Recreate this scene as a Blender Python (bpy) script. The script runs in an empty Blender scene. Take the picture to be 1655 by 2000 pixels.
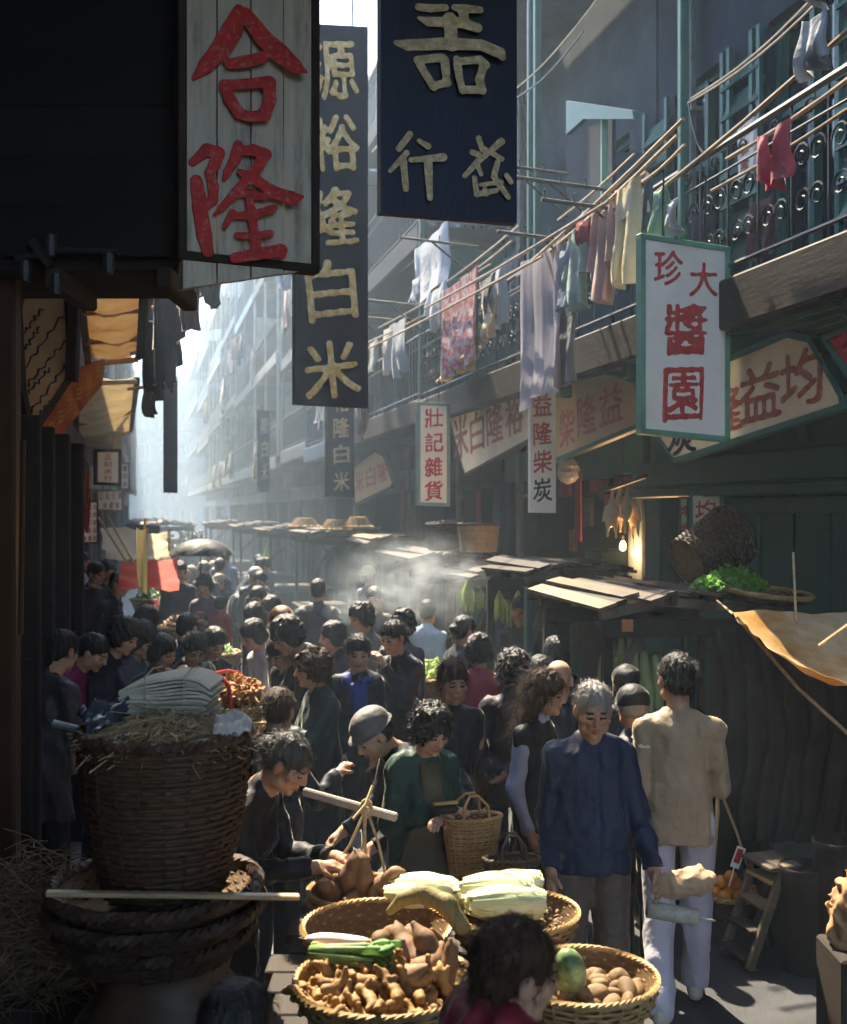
import bpy, math, random, numpy as np
from mathutils import Vector, Matrix
random.seed(7); np.random.seed(7)
R = math.radians
SC = bpy.context.scene
COL = SC.collection
# ------------------------------------------------------------------ camera, sky, sun, exposure
F, CAMH, CX, HY = 2200.0, 2.4, 827.5, 1000.0          # focal length in photo pixels, eye height, principal point
cd = bpy.data.cameras.new('camera'); cam = bpy.data.objects.new('camera', cd); COL.objects.link(cam)
cam.location = (0, 0, CAMH); cam.rotation_euler = (R(90), 0, 0)
cd.sensor_fit = 'HORIZONTAL'; cd.sensor_width = 36; cd.lens = 36 * F / 1655
cd.clip_start = 0.05; cd.clip_end = 1000
cd.dof.use_dof = True; cd.dof.focus_distance = 5.4; cd.dof.aperture_fstop = 4.0
SC.camera = cam
SUN_AZ, SUN_EL = -22.0, 55.0                           # degrees left of the view axis (+Y), height
W = bpy.data.worlds.new('World'); SC.world = W; W.use_nodes = True
nt = W.node_tree; nt.nodes.clear()
sky = nt.nodes.new('ShaderNodeTexSky'); sky.sky_type = 'NISHITA'; sky.sun_disc = False
sky.sun_elevation = R(SUN_EL); sky.sun_rotation = R(SUN_AZ)
sky.air_density = 1.0; sky.dust_density = 1.0; sky.ozone_density = 1.5
bg = nt.nodes.new('ShaderNodeBackground'); bg.inputs[1].default_value = 0.15
wo = nt.nodes.new('ShaderNodeOutputWorld')
nt.links.new(sky.outputs[0], bg.inputs[0]); nt.links.new(bg.outputs[0], wo.inputs[0])
sd = bpy.data.lights.new('sun', 'SUN'); sd.energy = 5.0; sd.angle = R(0.55); sd.color = (1.0, 0.87, 0.66)
sun = bpy.data.objects.new('sun', sd); COL.objects.link(sun)
sv = Vector((math.sin(R(SUN_AZ)) * math.cos(R(SUN_EL)), math.cos(R(SUN_AZ)) * math.cos(R(SUN_EL)), math.sin(R(SUN_EL))))
sun.rotation_euler = sv.to_track_quat('Z', 'Y').to_euler(); sun.location = (-10, 30, 40)
SC.view_settings.view_transform = 'Standard'; SC.view_settings.look = 'None'
SC.view_settings.gamma = 1.0; SC.view_settings.use_curve_mapping = False
SC.view_settings.exposure = 2.2
SC.render.engine = 'CYCLES'
cy = SC.cycles
cy.max_bounces = 5; cy.diffuse_bounces = 3; cy.glossy_bounces = 2; cy.transmission_bounces = 3
cy.volume_bounces = 1; cy.transparent_max_bounces = 6; cy.caustics_reflective = False; cy.caustics_refractive = False
cy.use_denoising = True; cy.denoiser = 'OPENIMAGEDENOISE'; cy.use_adaptive_sampling = True; cy.adaptive_threshold = 0.03
cy.volume_step_rate = 4.0; cy.sample_clamp_indirect = 4.0
cy.use_light_tree = True
# ------------------------------------------------------------------ where a photo pixel points
def P(px, py, d):
    return Vector(((px - CX) * d / F, d, CAMH + (HY - py) * d / F))
def ground_depth(py, z=0.0):
    return (CAMH - z) * F / (py - HY)
STREET = R(14.04)                                     # the street runs 14 degrees left of the view axis
UX, UY = -math.sin(STREET), math.cos(STREET)
def S(s, t, z=0.0):                                    # street frame: s along, t across, to the right
    return Vector((s * UX + t * UY, s * UY - t * UX, z))
def on_t(px, t):                                       # depth at which the ray of column px meets the plane across = t
    m = (px - CX) / F
    return t / (m * UY - UX)
def PT(px, py, t):
    return P(px, py, on_t(px, t))
def st(v):
    return (v.x * UX + v.y * UY, v.x * UY - v.y * UX)
# ------------------------------------------------------------------ materials
MATS = {}
def lin(c):
    if isinstance(c, str):
        c = [int(c[i:i + 2], 16) / 255 for i in (0, 2, 4)]
        return tuple(x / 12.92 if x <= .04045 else ((x + .055) / 1.055) ** 2.4 for x in c)
    return tuple(c)
def mat(name, col, rough=.75, var=.25, scale=6., bump=.25, bscale=40., spec=.3, metal=0., trans=0., stretch=(1, 1, 1),
        col2=None, c2scale=3., c2amt=.5, emit=None, estr=0., rnd=.0, weave=0., sss=0., sharp=.12, bdist=.004, sheen=0.):
    if name in MATS: return MATS[name]
    m = bpy.data.materials.new(name); m.use_nodes = True; MATS[name] = m
    n, l = m.node_tree.nodes, m.node_tree.links
    b = n['Principled BSDF']; out = n['Material Output']
    c = lin(col)
    b.inputs['Roughness'].default_value = rough; b.inputs['Metallic'].default_value = metal
    b.inputs['Specular IOR Level'].default_value = spec
    if sheen: b.inputs['Sheen Weight'].default_value = sheen; b.inputs['Sheen Roughness'].default_value = .25; b.inputs['Sheen Tint'].default_value = (1, .93, .82, 1)
    if sss: b.inputs['Subsurface Weight'].default_value = sss; b.inputs['Subsurface Radius'].default_value = (.012, .005, .003); b.inputs['Subsurface Scale'].default_value = 1.0
    tc = n.new('ShaderNodeTexCoord'); mp = n.new('ShaderNodeMapping'); mp.inputs['Scale'].default_value = stretch
    l.new(tc.outputs['Object'], mp.inputs[0])
    n1 = n.new('ShaderNodeTexNoise'); n1.inputs['Scale'].default_value = scale; n1.inputs['Detail'].default_value = 6; n1.inputs['Roughness'].default_value = .65
    l.new(mp.outputs[0], n1.inputs[0])
    mr = n.new('ShaderNodeMapRange'); mr.inputs[1].default_value = .3; mr.inputs[2].default_value = .7
    mr.inputs[3].default_value = 1 - var; mr.inputs[4].default_value = 1 + var
    l.new(n1.outputs[0], mr.inputs[0]); fac = mr.outputs[0]
    if rnd:
        oi = n.new('ShaderNodeObjectInfo'); r2 = n.new('ShaderNodeMapRange'); r2.inputs[3].default_value = 1 - rnd; r2.inputs[4].default_value = 1 + rnd
        l.new(oi.outputs['Random'], r2.inputs[0]); mu = n.new('ShaderNodeMath'); mu.operation = 'MULTIPLY'
        l.new(fac, mu.inputs[0]); l.new(r2.outputs[0], mu.inputs[1]); fac = mu.outputs[0]
    base = n.new('ShaderNodeRGB'); base.outputs[0].default_value = (*c, 1); src = base.outputs[0]
    if col2 is not None:
        n2 = n.new('ShaderNodeTexNoise'); n2.inputs['Scale'].default_value = c2scale; n2.inputs['Detail'].default_value = 7; n2.inputs['Roughness'].default_value = .7
        l.new(mp.outputs[0], n2.inputs[0]); rp = n.new('ShaderNodeMapRange')
        rp.inputs[1].default_value = .62 - c2amt * .25 - sharp; rp.inputs[2].default_value = .62 - c2amt * .25 + sharp
        l.new(n2.outputs[0], rp.inputs[0]); mx0 = n.new('ShaderNodeMix'); mx0.data_type = 'RGBA'
        l.new(rp.outputs[0], mx0.inputs[0]); l.new(src, mx0.inputs[6]); mx0.inputs[7].default_value = (*lin(col2), 1); src = mx0.outputs[2]
    vm = n.new('ShaderNodeVectorMath'); vm.operation = 'SCALE'; l.new(src, vm.inputs[0]); l.new(fac, vm.inputs['Scale'])
    l.new(vm.outputs[0], b.inputs['Base Color'])
    if bump:
        n3 = n.new('ShaderNodeTexNoise'); n3.inputs['Scale'].default_value = bscale; n3.inputs['Detail'].default_value = 5
        l.new(mp.outputs[0], n3.inputs[0]); bp = n.new('ShaderNodeBump'); bp.inputs['Strength'].default_value = bump; bp.inputs['Distance'].default_value = bdist
        l.new(n3.outputs[0], bp.inputs['Height']); l.new(bp.outputs[0], b.inputs['Normal'])
    if emit is not None:
        b.inputs['Emission Color'].default_value = (*lin(emit), 1); b.inputs['Emission Strength'].default_value = estr
    if trans:
        tr = n.new('ShaderNodeBsdfTranslucent'); l.new(vm.outputs[0], tr.inputs[0]); ms = n.new('ShaderNodeMixShader'); ms.inputs[0].default_value = trans
        l.new(b.outputs[0], ms.inputs[1]); l.new(tr.outputs[0], ms.inputs[2]); l.new(ms.outputs[0], out.inputs['Surface'])
    return m
def cloth_mat(col, trans=.0, rough=.62):
    col = col if isinstance(col, str) else '%02x%02x%02x' % col
    c_ = lin(col); lum = sum(c_) / 3; k_ = 1.0 if trans else min(1., .48 + lum * 1.6)
    return mat('cloth_%s_%d' % (col, trans * 100), tuple(x * k_ for x in c_), rough=rough, var=.16, scale=5, bump=.5, bscale=26, spec=.4, trans=trans, bdist=.014, sheen=.4)
# ------------------------------------------------------------------ mesh building
class MB:
    def __init__(s): s.v = []; s.f = []; s.m = []; s.n = 0
    def raw(s, v, f, mi=0):
        o = s.n; v = [tuple(p) for p in v]; s.v += v; s.n += len(v)
        s.f += [tuple(i + o for i in q) for q in f]; s.m += [mi] * len(f); return s
    def box(s, c, size, rz=0., rx=0., ry=0., mi=0, ch=0.):
        x, y, z = (k / 2 for k in size)
        M = Matrix.Translation(c) @ Matrix.Rotation(rz, 4, 'Z') @ Matrix.Rotation(rx, 4, 'X') @ Matrix.Rotation(ry, 4, 'Y')
        if ch <= 0:
            v = [M @ Vector((a * x, b * y, e * z)) for a in (-1, 1) for b in (-1, 1) for e in (-1, 1)]
            f = [(0, 1, 3, 2), (4, 6, 7, 5), (0, 4, 5, 1), (2, 3, 7, 6), (0, 2, 6, 4), (1, 5, 7, 3)]
            return s.raw(v, f, mi)
        ch = min(ch, x * .8, y * .8, z * .8); v = []; idx = {}
        for a in (-1, 1):
            for b in (-1, 1):
                for e in (-1, 1):
                    for k in range(3):
                        p = [a * x, b * y, e * z]
                        for q in range(3):
                            if q != k: p[q] -= (a, b, e)[q] * ch
                        idx[(a, b, e, k)] = len(v); v.append(M @ Vector(p))
        f = []
        cyc = [(-1, -1), (1, -1), (1, 1), (-1, 1)]
        for k in range(3):
            for sg in (-1, 1):
                q = []
                for (u, w) in cyc:
                    t = [0, 0, 0]; t[k] = sg; t[(k + 1) % 3] = u; t[(k + 2) % 3] = w; q.append(idx[(*t, k)])
                f.append(tuple(q if sg > 0 else q[::-1]))
        for k in range(3):
            a1, a2 = (k + 1) % 3, (k + 2) % 3
            for u in (-1, 1):
                for w in (-1, 1):
                    q = []
                    for e, kk in ((-1, a1), (1, a1), (1, a2), (-1, a2)):
                        t = [0, 0, 0]; t[k] = e; t[a1] = u; t[a2] = w; q.append(idx[(*t, kk)])
                    f.append(tuple(q if u * w < 0 else q[::-1]))
        for a in (-1, 1):
            for b in (-1, 1):
                for e in (-1, 1):
                    q = [idx[(a, b, e, k)] for k in range(3)]; f.append(tuple(q if a * b * e > 0 else q[::-1]))
        return s.raw(v, f, mi)
    def bar(s, a, b, w, h, mi=0, up=(0, 0, 1), ch=0., over=0.):       # rectangular bar from a to b
        a, b = Vector(a), Vector(b); d = b - a; L = d.length + 2 * over; y = d.normalized(); up = Vector(up)
        x = y.cross(up)
        if x.length < 1e-4: x = y.cross(Vector((1, 0, 0)))
        x.normalize(); z = x.cross(y); M = Matrix((x, y, z)).transposed().to_4x4(); M.translation = (a + b) / 2
        t = MB(); t.box((0, 0, 0), (w, L, h), ch=ch); return s.raw([M @ Vector(p) for p in t.v], t.f, mi)
    def tube(s, pts, r, seg=6, mi=0, closed=False, caps=True):
        pts = [Vector(p) for p in pts]; n = len(pts); rs = r if isinstance(r, (list, tuple)) else [r] * n
        v = []; f = []; px = None
        for i, p in enumerate(pts):
            if closed: t = pts[(i + 1) % n] - pts[i - 1]
            else: t = pts[min(i + 1, n - 1)] - pts[max(i - 1, 0)]
            t = t.normalized() if t.length > 1e-9 else Vector((0, 0, 1))
            if px is None: px = t.orthogonal().normalized()
            px = px - t * px.dot(t)
            px = px.normalized() if px.length > 1e-6 else t.orthogonal().normalized()
            q = t.cross(px)
            for k in range(seg):
                a = 2 * math.pi * k / seg; v.append(p + (px * math.cos(a) + q * math.sin(a)) * rs[i])
        for i in range(n if closed else n - 1):
            j = (i + 1) % n
            for k in range(seg):
                k2 = (k + 1) % seg; f.append((i * seg + k, i * seg + k2, j * seg + k2, j * seg + k))
        if caps and not closed:
            f.append(tuple(range(seg))[::-1]); f.append(tuple((n - 1) * seg + k for k in range(seg)))
        return s.raw(v, f, mi)
    def lathe(s, prof, seg=24, c=(0, 0, 0), mi=0, sx=1., sy=1.):
        v = []; f = []; n = len(prof)
        for (r, z) in prof:
            for k in range(seg):
                a = 2 * math.pi * k / seg; v.append((c[0] + r * math.cos(a) * sx, c[1] + r * math.sin(a) * sy, c[2] + z))
        for i in range(n - 1):
            for k in range(seg):
                k2 = (k + 1) % seg; f.append((i * seg + k, i * seg + k2, (i + 1) * seg + k2, (i + 1) * seg + k))
        return s.raw(v, f, mi)
    def slab(s, poly, nrm, th, mi=0):                                   # planar polygon given thickness th along -nrm
        poly = [Vector(p) for p in poly]; nrm = Vector(nrm).normalized(); n = len(poly)
        v = poly + [p - nrm * th for p in poly]
        f = [tuple(range(n)), tuple(range(n, 2 * n))[::-1]] + [(i, n + i, n + (i + 1) % n, (i + 1) % n) for i in range(n)]
        return s.raw(v, f, mi)
    def grid(s, pts, mi=0, wrap=False):                                 # pts[i][j]
        ni, nj = len(pts), len(pts[0]); v = [p for r in pts for p in r]; f = []
        for i in range(ni - 1):
            for j in range(nj if wrap else nj - 1):
                j2 = (j + 1) % nj; f.append((i * nj + j, i * nj + j2, (i + 1) * nj + j2, (i + 1) * nj + j))
        return s.raw(v, f, mi)
    def mesh(s, name, mats, smooth=False, org=None):
        me = bpy.data.meshes.new(name)
        v = s.v if org is None else [(p[0] - org[0], p[1] - org[1], p[2] - org[2]) for p in s.v]
        me.from_pydata(v, [], s.f); mats = mats if isinstance(mats, (list, tuple)) else [mats]
        for m in mats: me.materials.append(m)
        if len(mats) > 1: me.polygons.foreach_set('material_index', s.m)
        if smooth: me.polygons.foreach_set('use_smooth', [True] * len(me.polygons))
        me.update(); return me
    def build(s, name, mats, parent=None, smooth=False, org=None, world=False):
        if world and parent is not None: org = parent.location
        me = s.mesh(name, mats, smooth, org); return link(name, me, parent)
def link(name, me, parent=None, loc=None, rz=None):
    o = bpy.data.objects.new(name, me); COL.objects.link(o)
    if parent is not None: o.parent = parent
    if loc is not None: o.location = loc
    if rz is not None: o.rotation_euler = (0, 0, rz)
    return o
def tag(o, label, cat, group=None, kind=None):
    if label: o['label'] = label
    if cat: o['category'] = cat
    if group: o['group'] = group
    if kind: o['kind'] = kind
    return o
def thing(name, label, cat, loc=(0, 0, 0), rz=0., group=None):
    o = bpy.data.objects.new(name, None); COL.objects.link(o); o.location = loc; o.rotation_euler = (0, 0, rz)
    o.empty_display_size = .1; return tag(o, label, cat, group)
def mesh_thing(name, mb, mats, label, cat, group=None, smooth=False, org=None):
    if org is None: org = Vector((sum(p[0] for p in mb.v) / mb.n, sum(p[1] for p in mb.v) / mb.n, min(p[2] for p in mb.v)))
    o = mb.build(name, mats, None, smooth, org); o.location = org; return tag(o, label, cat, group)
def structure(name, mb, mats, smooth=False):
    o = mb.build(name, mats, None, smooth); o['kind'] = 'structure'; return o
# ------------------------------------------------------------------ distance fields -> meshes (bodies, vegetables, letters)
def surface_nets(v, org, h):
    ins = v < 0; nx, ny, nz = v.shape
    cnt = np.zeros((nx - 1, ny - 1, nz - 1), np.uint8)
    for a in (0, 1):
        for b in (0, 1):
            for c in (0, 1): cnt += ins[a:nx - 1 + a, b:ny - 1 + b, c:nz - 1 + c]
    act = (cnt > 0) & (cnt < 8); I = np.argwhere(act)
    if len(I) == 0: return np.zeros((0, 3)), np.zeros((0, 4), int)
    idx = np.full(act.shape, -1, np.int32); idx[act] = np.arange(len(I))
    ps = np.zeros((len(I), 3)); wn = np.zeros(len(I)); i, j, k = I.T
    cs = [(a, b, c) for a in (0, 1) for b in (0, 1) for c in (0, 1)]
    for p in range(8):
        for q in range(p + 1, 8):
            A, B = np.array(cs[p]), np.array(cs[q])
            if abs(A - B).sum() != 1: continue
            va = v[i + A[0], j + A[1], k + A[2]]; vb = v[i + B[0], j + B[1], k + B[2]]
            x = (va < 0) != (vb < 0); t = np.where(x, va / np.where(x, va - vb, 1), 0)
            ps += np.where(x[:, None], A + t[:, None] * (B - A), 0); wn += x
    pos = (I + ps / wn[:, None]) * h + np.array(org)
    quads = []
    for ax in range(3):
        s0 = [slice(1, -1)] * 3; s1 = [slice(1, -1)] * 3; s0[ax] = slice(0, -1); s1[ax] = slice(1, None)
        a, b = ins[tuple(s0)], ins[tuple(s1)]; x = np.argwhere(a != b)
        if len(x) == 0: continue
        off = [1, 1, 1]; off[ax] = 0; c = x + off; fl = a[tuple(x.T)]
        u, w = (ax + 1) % 3, (ax + 2) % 3
        def at(du, dw):
            e = c.copy(); e[:, u] -= du; e[:, w] -= dw; return idx[e[:, 0], e[:, 1], e[:, 2]]
        q = np.stack([at(1, 1), at(0, 1), at(0, 0), at(1, 0)], 1); q[~fl] = q[~fl][:, ::-1]; quads.append(q)
    return pos, np.concatenate(quads)
def np_mesh(name, v, q, mats, mi=None, smooth=True):
    me = bpy.data.meshes.new(name); q = np.asarray(q); n = len(q); w = q.shape[1]
    me.vertices.add(len(v)); me.vertices.foreach_set('co', np.asarray(v, np.float32).ravel())
    me.loops.add(n * w); me.loops.foreach_set('vertex_index', q.astype(np.int32).ravel())
    me.polygons.add(n); me.polygons.foreach_set('loop_start', np.arange(0, n * w, w, dtype=np.int32))
    for m in (mats if isinstance(mats, (list, tuple)) else [mats]): me.materials.append(m)
    if mi is not None: me.polygons.foreach_set('material_index', np.asarray(mi, np.int32))
    me.polygons.foreach_set('use_smooth', np.full(n, smooth)); me.update(calc_edges=True); return me
class Field:
    def __init__(s, lo, hi, h):
        s.h = h; s.lo = np.array(lo, float) - 2 * h; n = np.ceil((np.array(hi, float) + 2 * h - s.lo) / h).astype(int) + 1
        s.ax = [s.lo[k] + h * np.arange(n[k]) for k in range(3)]; s.v = np.full(n, 1.0, np.float32)
    def reg(s, lo, hi):
        sl = []
        for k in range(3):
            a = max(0, int((lo[k] - s.lo[k]) / s.h) - 1); b = min(len(s.ax[k]), int((hi[k] - s.lo[k]) / s.h) + 3)
            if b <= a: return None, None
            sl.append(slice(a, b))
        return tuple(sl), (s.ax[0][sl[0]][:, None, None], s.ax[1][sl[1]][None, :, None], s.ax[2][sl[2]][None, None, :])
    def comb(s, sl, d, k, sub=False):
        a = s.v[sl]
        if sub:
            d = -d
            if k <= 0: s.v[sl] = np.maximum(a, d); return
            h = np.clip(.5 + .5 * (d - a) / k, 0, 1)
            s.v[sl] = a * (1 - h) + d * h + k * h * (1 - h)
        else:
            if k <= 0: s.v[sl] = np.minimum(a, d); return
            h = np.clip(.5 + .5 * (d - a) / k, 0, 1); s.v[sl] = d * (1 - h) + a * h - k * h * (1 - h)
    def cone(s, a, b, ra, rb=None, k=.02, sub=False, M=None, o=None, fl=1.):     # tapered capsule; M,o: frame; fl flattens local y
        rb = ra if rb is None else rb; a = np.array(a, float); b = np.array(b, float)
        if M is None:
            wa, wb = a, b
        else: M = np.asarray(M); o = np.asarray(o, float); wa, wb = M @ a + o, M @ b + o
        r = max(ra, rb) + k + .01; sl, p = s.reg(np.minimum(wa, wb) - r, np.maximum(wa, wb) + r)
        if sl is None: return
        if M is None: x, y, z = p
        else:
            q = [p[i] - o[i] for i in range(3)]; x, y, z = (q[0] * M[0, i] + q[1] * M[1, i] + q[2] * M[2, i] for i in range(3))
        y = y / fl; a = a * [1, 1 / fl, 1]; b = b * [1, 1 / fl, 1]
        d = b - a; L = max(d @ d, 1e-9); t = np.clip(((x - a[0]) * d[0] + (y - a[1]) * d[1] + (z - a[2]) * d[2]) / L, 0, 1)
        dist = np.sqrt((x - a[0] - t * d[0]) ** 2 + (y - a[1] - t * d[1]) ** 2 + (z - a[2] - t * d[2]) ** 2) - (ra + (rb - ra) * t)
        s.comb(sl, dist * (fl if fl < 1 else 1), k, sub)
    def ell(s, c, r, k=.02, sub=False, M=None, o=None):
        c = np.array(c, float); r = np.array(r, float) * np.ones(3)
        wc = c if M is None else np.asarray(M) @ c + np.asarray(o, float); e = r.max() + k + .01
        sl, p = s.reg(wc - e, wc + e)
        if sl is None: return
        q = [p[i] - wc[i] for i in range(3)]
        if M is not None:
            M = np.asarray(M); q = [q[0] * M[0, i] + q[1] * M[1, i] + q[2] * M[2, i] for i in range(3)]
        k0 = np.sqrt((q[0] / r[0]) ** 2 + (q[1] / r[1]) ** 2 + (q[2] / r[2]) ** 2)
        k1 = np.sqrt((q[0] / r[0] ** 2) ** 2 + (q[1] / r[1] ** 2) ** 2 + (q[2] / r[2] ** 2) ** 2) + 1e-6
        s.comb(sl, k0 * (k0 - 1) / k1, k, sub)
    def cut(s, n, c, k=0.):                                   # keep the side n points to
        n = np.array(n, float); n /= np.linalg.norm(n); x, y, z = s.ax[0][:, None, None], s.ax[1][None, :, None], s.ax[2][None, None, :]
        s.comb((slice(None),) * 3, (x - c[0]) * n[0] + (y - c[1]) * n[1] + (z - c[2]) * n[2], k, True)
    def noise(s, amp, freq, seed=0, st=(1, 1, 1), n=5, ridge=False):
        rg = np.random.RandomState(seed); x, y, z = s.ax[0][:, None, None] * st[0], s.ax[1][None, :, None] * st[1], s.ax[2][None, None, :] * st[2]
        t = 0
        for i in range(n):
            d = rg.normal(size=3); d /= np.linalg.norm(d); f = freq * (.6 + 1.1 * rg.rand()); w = rg.normal(size=3) * freq * .5
            u = np.sin(f * (d[0] * x + d[1] * y + d[2] * z) + 1.3 * np.sin(w[0] * x + w[1] * y + w[2] * z + i) + rg.rand() * 6.3)
            t = t + ((1.6 * np.abs(u) - 1.) if ridge else u)
        s.v += (amp * t / math.sqrt(n)).astype(np.float32)
    def mesh(s): 
        s.v[0] = s.v[-1] = 1; s.v[:, 0] = s.v[:, -1] = 1; s.v[:, :, 0] = s.v[:, :, -1] = 1
        return surface_nets(s.v, s.lo, s.h)
# ------------------------------------------------------------------ the street itself
M_asphalt = mat('asphalt', (.062, .062, .066), rough=.46, var=.3, scale=1.3, bump=.5, bscale=60, col2=(.034, .035, .04), c2scale=.9, c2amt=.9, spec=.45)
M_pave = mat('paving', (.16, .15, .14), rough=.8, var=.3, scale=2, bump=.4, bscale=30)
mb = MB(); mb.raw([(-130, -40, 0), (130, -40, 0), (130, 220, 0), (-130, 220, 0)], [(0, 1, 2, 3)]); structure('street', mb, M_asphalt)
for nm, t0, t1 in (('pavement_right', 3.75, 4.62), ('pavement_left', -1.9, -.6)):
    mb = MB(); a = S(50, (t0 + t1) / 2, .06); mb.box(a, (t1 - t0, 120, .12), rz=STREET, ch=.02); structure(nm, mb, M_pave)
# ------------------------------------------------------------------ building materials
M_iron = mat('black_iron', (.018, .018, .02), rough=.55, var=.3, bump=.2, spec=.5)
M_wood_dk = mat('dark_timber', (.030, .020, .014), rough=.75, var=.5, scale=4, stretch=(1, .15, 1), bump=.5, bscale=30, rnd=.25)
M_wood = mat('weathered_timber', (.20, .135, .075), rough=.8, var=.45, scale=5, stretch=(1, .12, 1), bump=.5, bscale=30, rnd=.3, col2=(.09, .07, .055), c2scale=4, c2amt=.7)
M_wood_lt = mat('pale_timber', (.42, .27, .12), rough=.7, var=.35, scale=5, stretch=(1, .12, 1), bump=.4, bscale=30, rnd=.2)
M_bamboo = mat('bamboo', (.42, .30, .15), rough=.45, var=.3, scale=9, bump=.2, bscale=30, rnd=.25, spec=.5)
M_green = mat('green_paint', (.045, .155, .115), rough=.5, var=.3, scale=2, bump=.25, bscale=12, col2=(.025, .085, .065), c2scale=2, c2amt=.6, spec=.4)
M_green_lt = mat('pale_green_paint', (.16, .36, .25), rough=.5, var=.2, scale=4, bump=.2, spec=.4, col2=(.10, .24, .17), c2amt=.5)
M_glass = mat('dark_window_glass', (.012, .014, .018), rough=.12, var=.1, bump=.05, bscale=4, spec=.8)
M_dark = mat('dark_interior', (.012, .011, .012), rough=.9, var=.3, bump=0)  # near-black base stands in for the shade inside the rooms
M_tin = mat('grey_sheet_metal', (.26, .29, .28), rough=.45, var=.3, scale=3, metal=.4, col2=(.15, .11, .08), c2amt=.3)
WALLS = [mat('wall_%d' % i, c, rough=.88, var=.28, scale=1.6, bump=.4, bscale=22, col2=d, c2scale=1.1, c2amt=.55) for i, (c, d) in enumerate([
    ((.09, .10, .12), (.045, .055, .065)), ((.20, .20, .19), (.12, .12, .11)), ((.16, .15, .13), (.09, .08, .07)), ((.06, .08, .095), (.03, .042, .05)),
    ((.26, .25, .22), (.17, .16, .14)), ((.036, .052, .078), (.02, .03, .045)), ((.21, .22, .22), (.13, .13, .13)), ((.30, .24, .2), (.16, .12, .1))])]
TRIM = [M_green, M_wood_dk, M_tin, mat('cream_paint', (.45, .42, .34), rough=.6, var=.25, scale=3), mat('blue_paint', (.07, .12, .17), rough=.55, var=.3, scale=3)]

def wall_holes(mb, y0, y1, z0, z1, holes, x0, x1):
    ys = sorted({y0, y1, *[h[0] for h in holes], *[h[1] for h in holes]}); zs = sorted({z0, z1, *[h[2] for h in holes], *[h[3] for h in holes]})
    for a, b in zip(ys, ys[1:]):
        for c, d in zip(zs, zs[1:]):
            m, n = (a + b) / 2, (c + d) / 2
            if any(h[0] < m < h[1] and h[2] < n < h[3] for h in holes): continue
            mb.box(((x0 + x1) / 2, m, n), (abs(x1 - x0), b - a, d - c))
def spiral(mb, c, ax, r, sgn, turns=1.4, th=.007):
    pts = []
    for i in range(15):
        a = turns * 2 * math.pi * i / 14; q = r * (1 - .75 * i / 14)
        pts.append(Vector(c) + Vector(ax) * (math.cos(a) * q * sgn) + Vector((0, 0, 1)) * math.sin(a) * q)
    mb.tube(pts, th, seg=4, caps=False)
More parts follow.
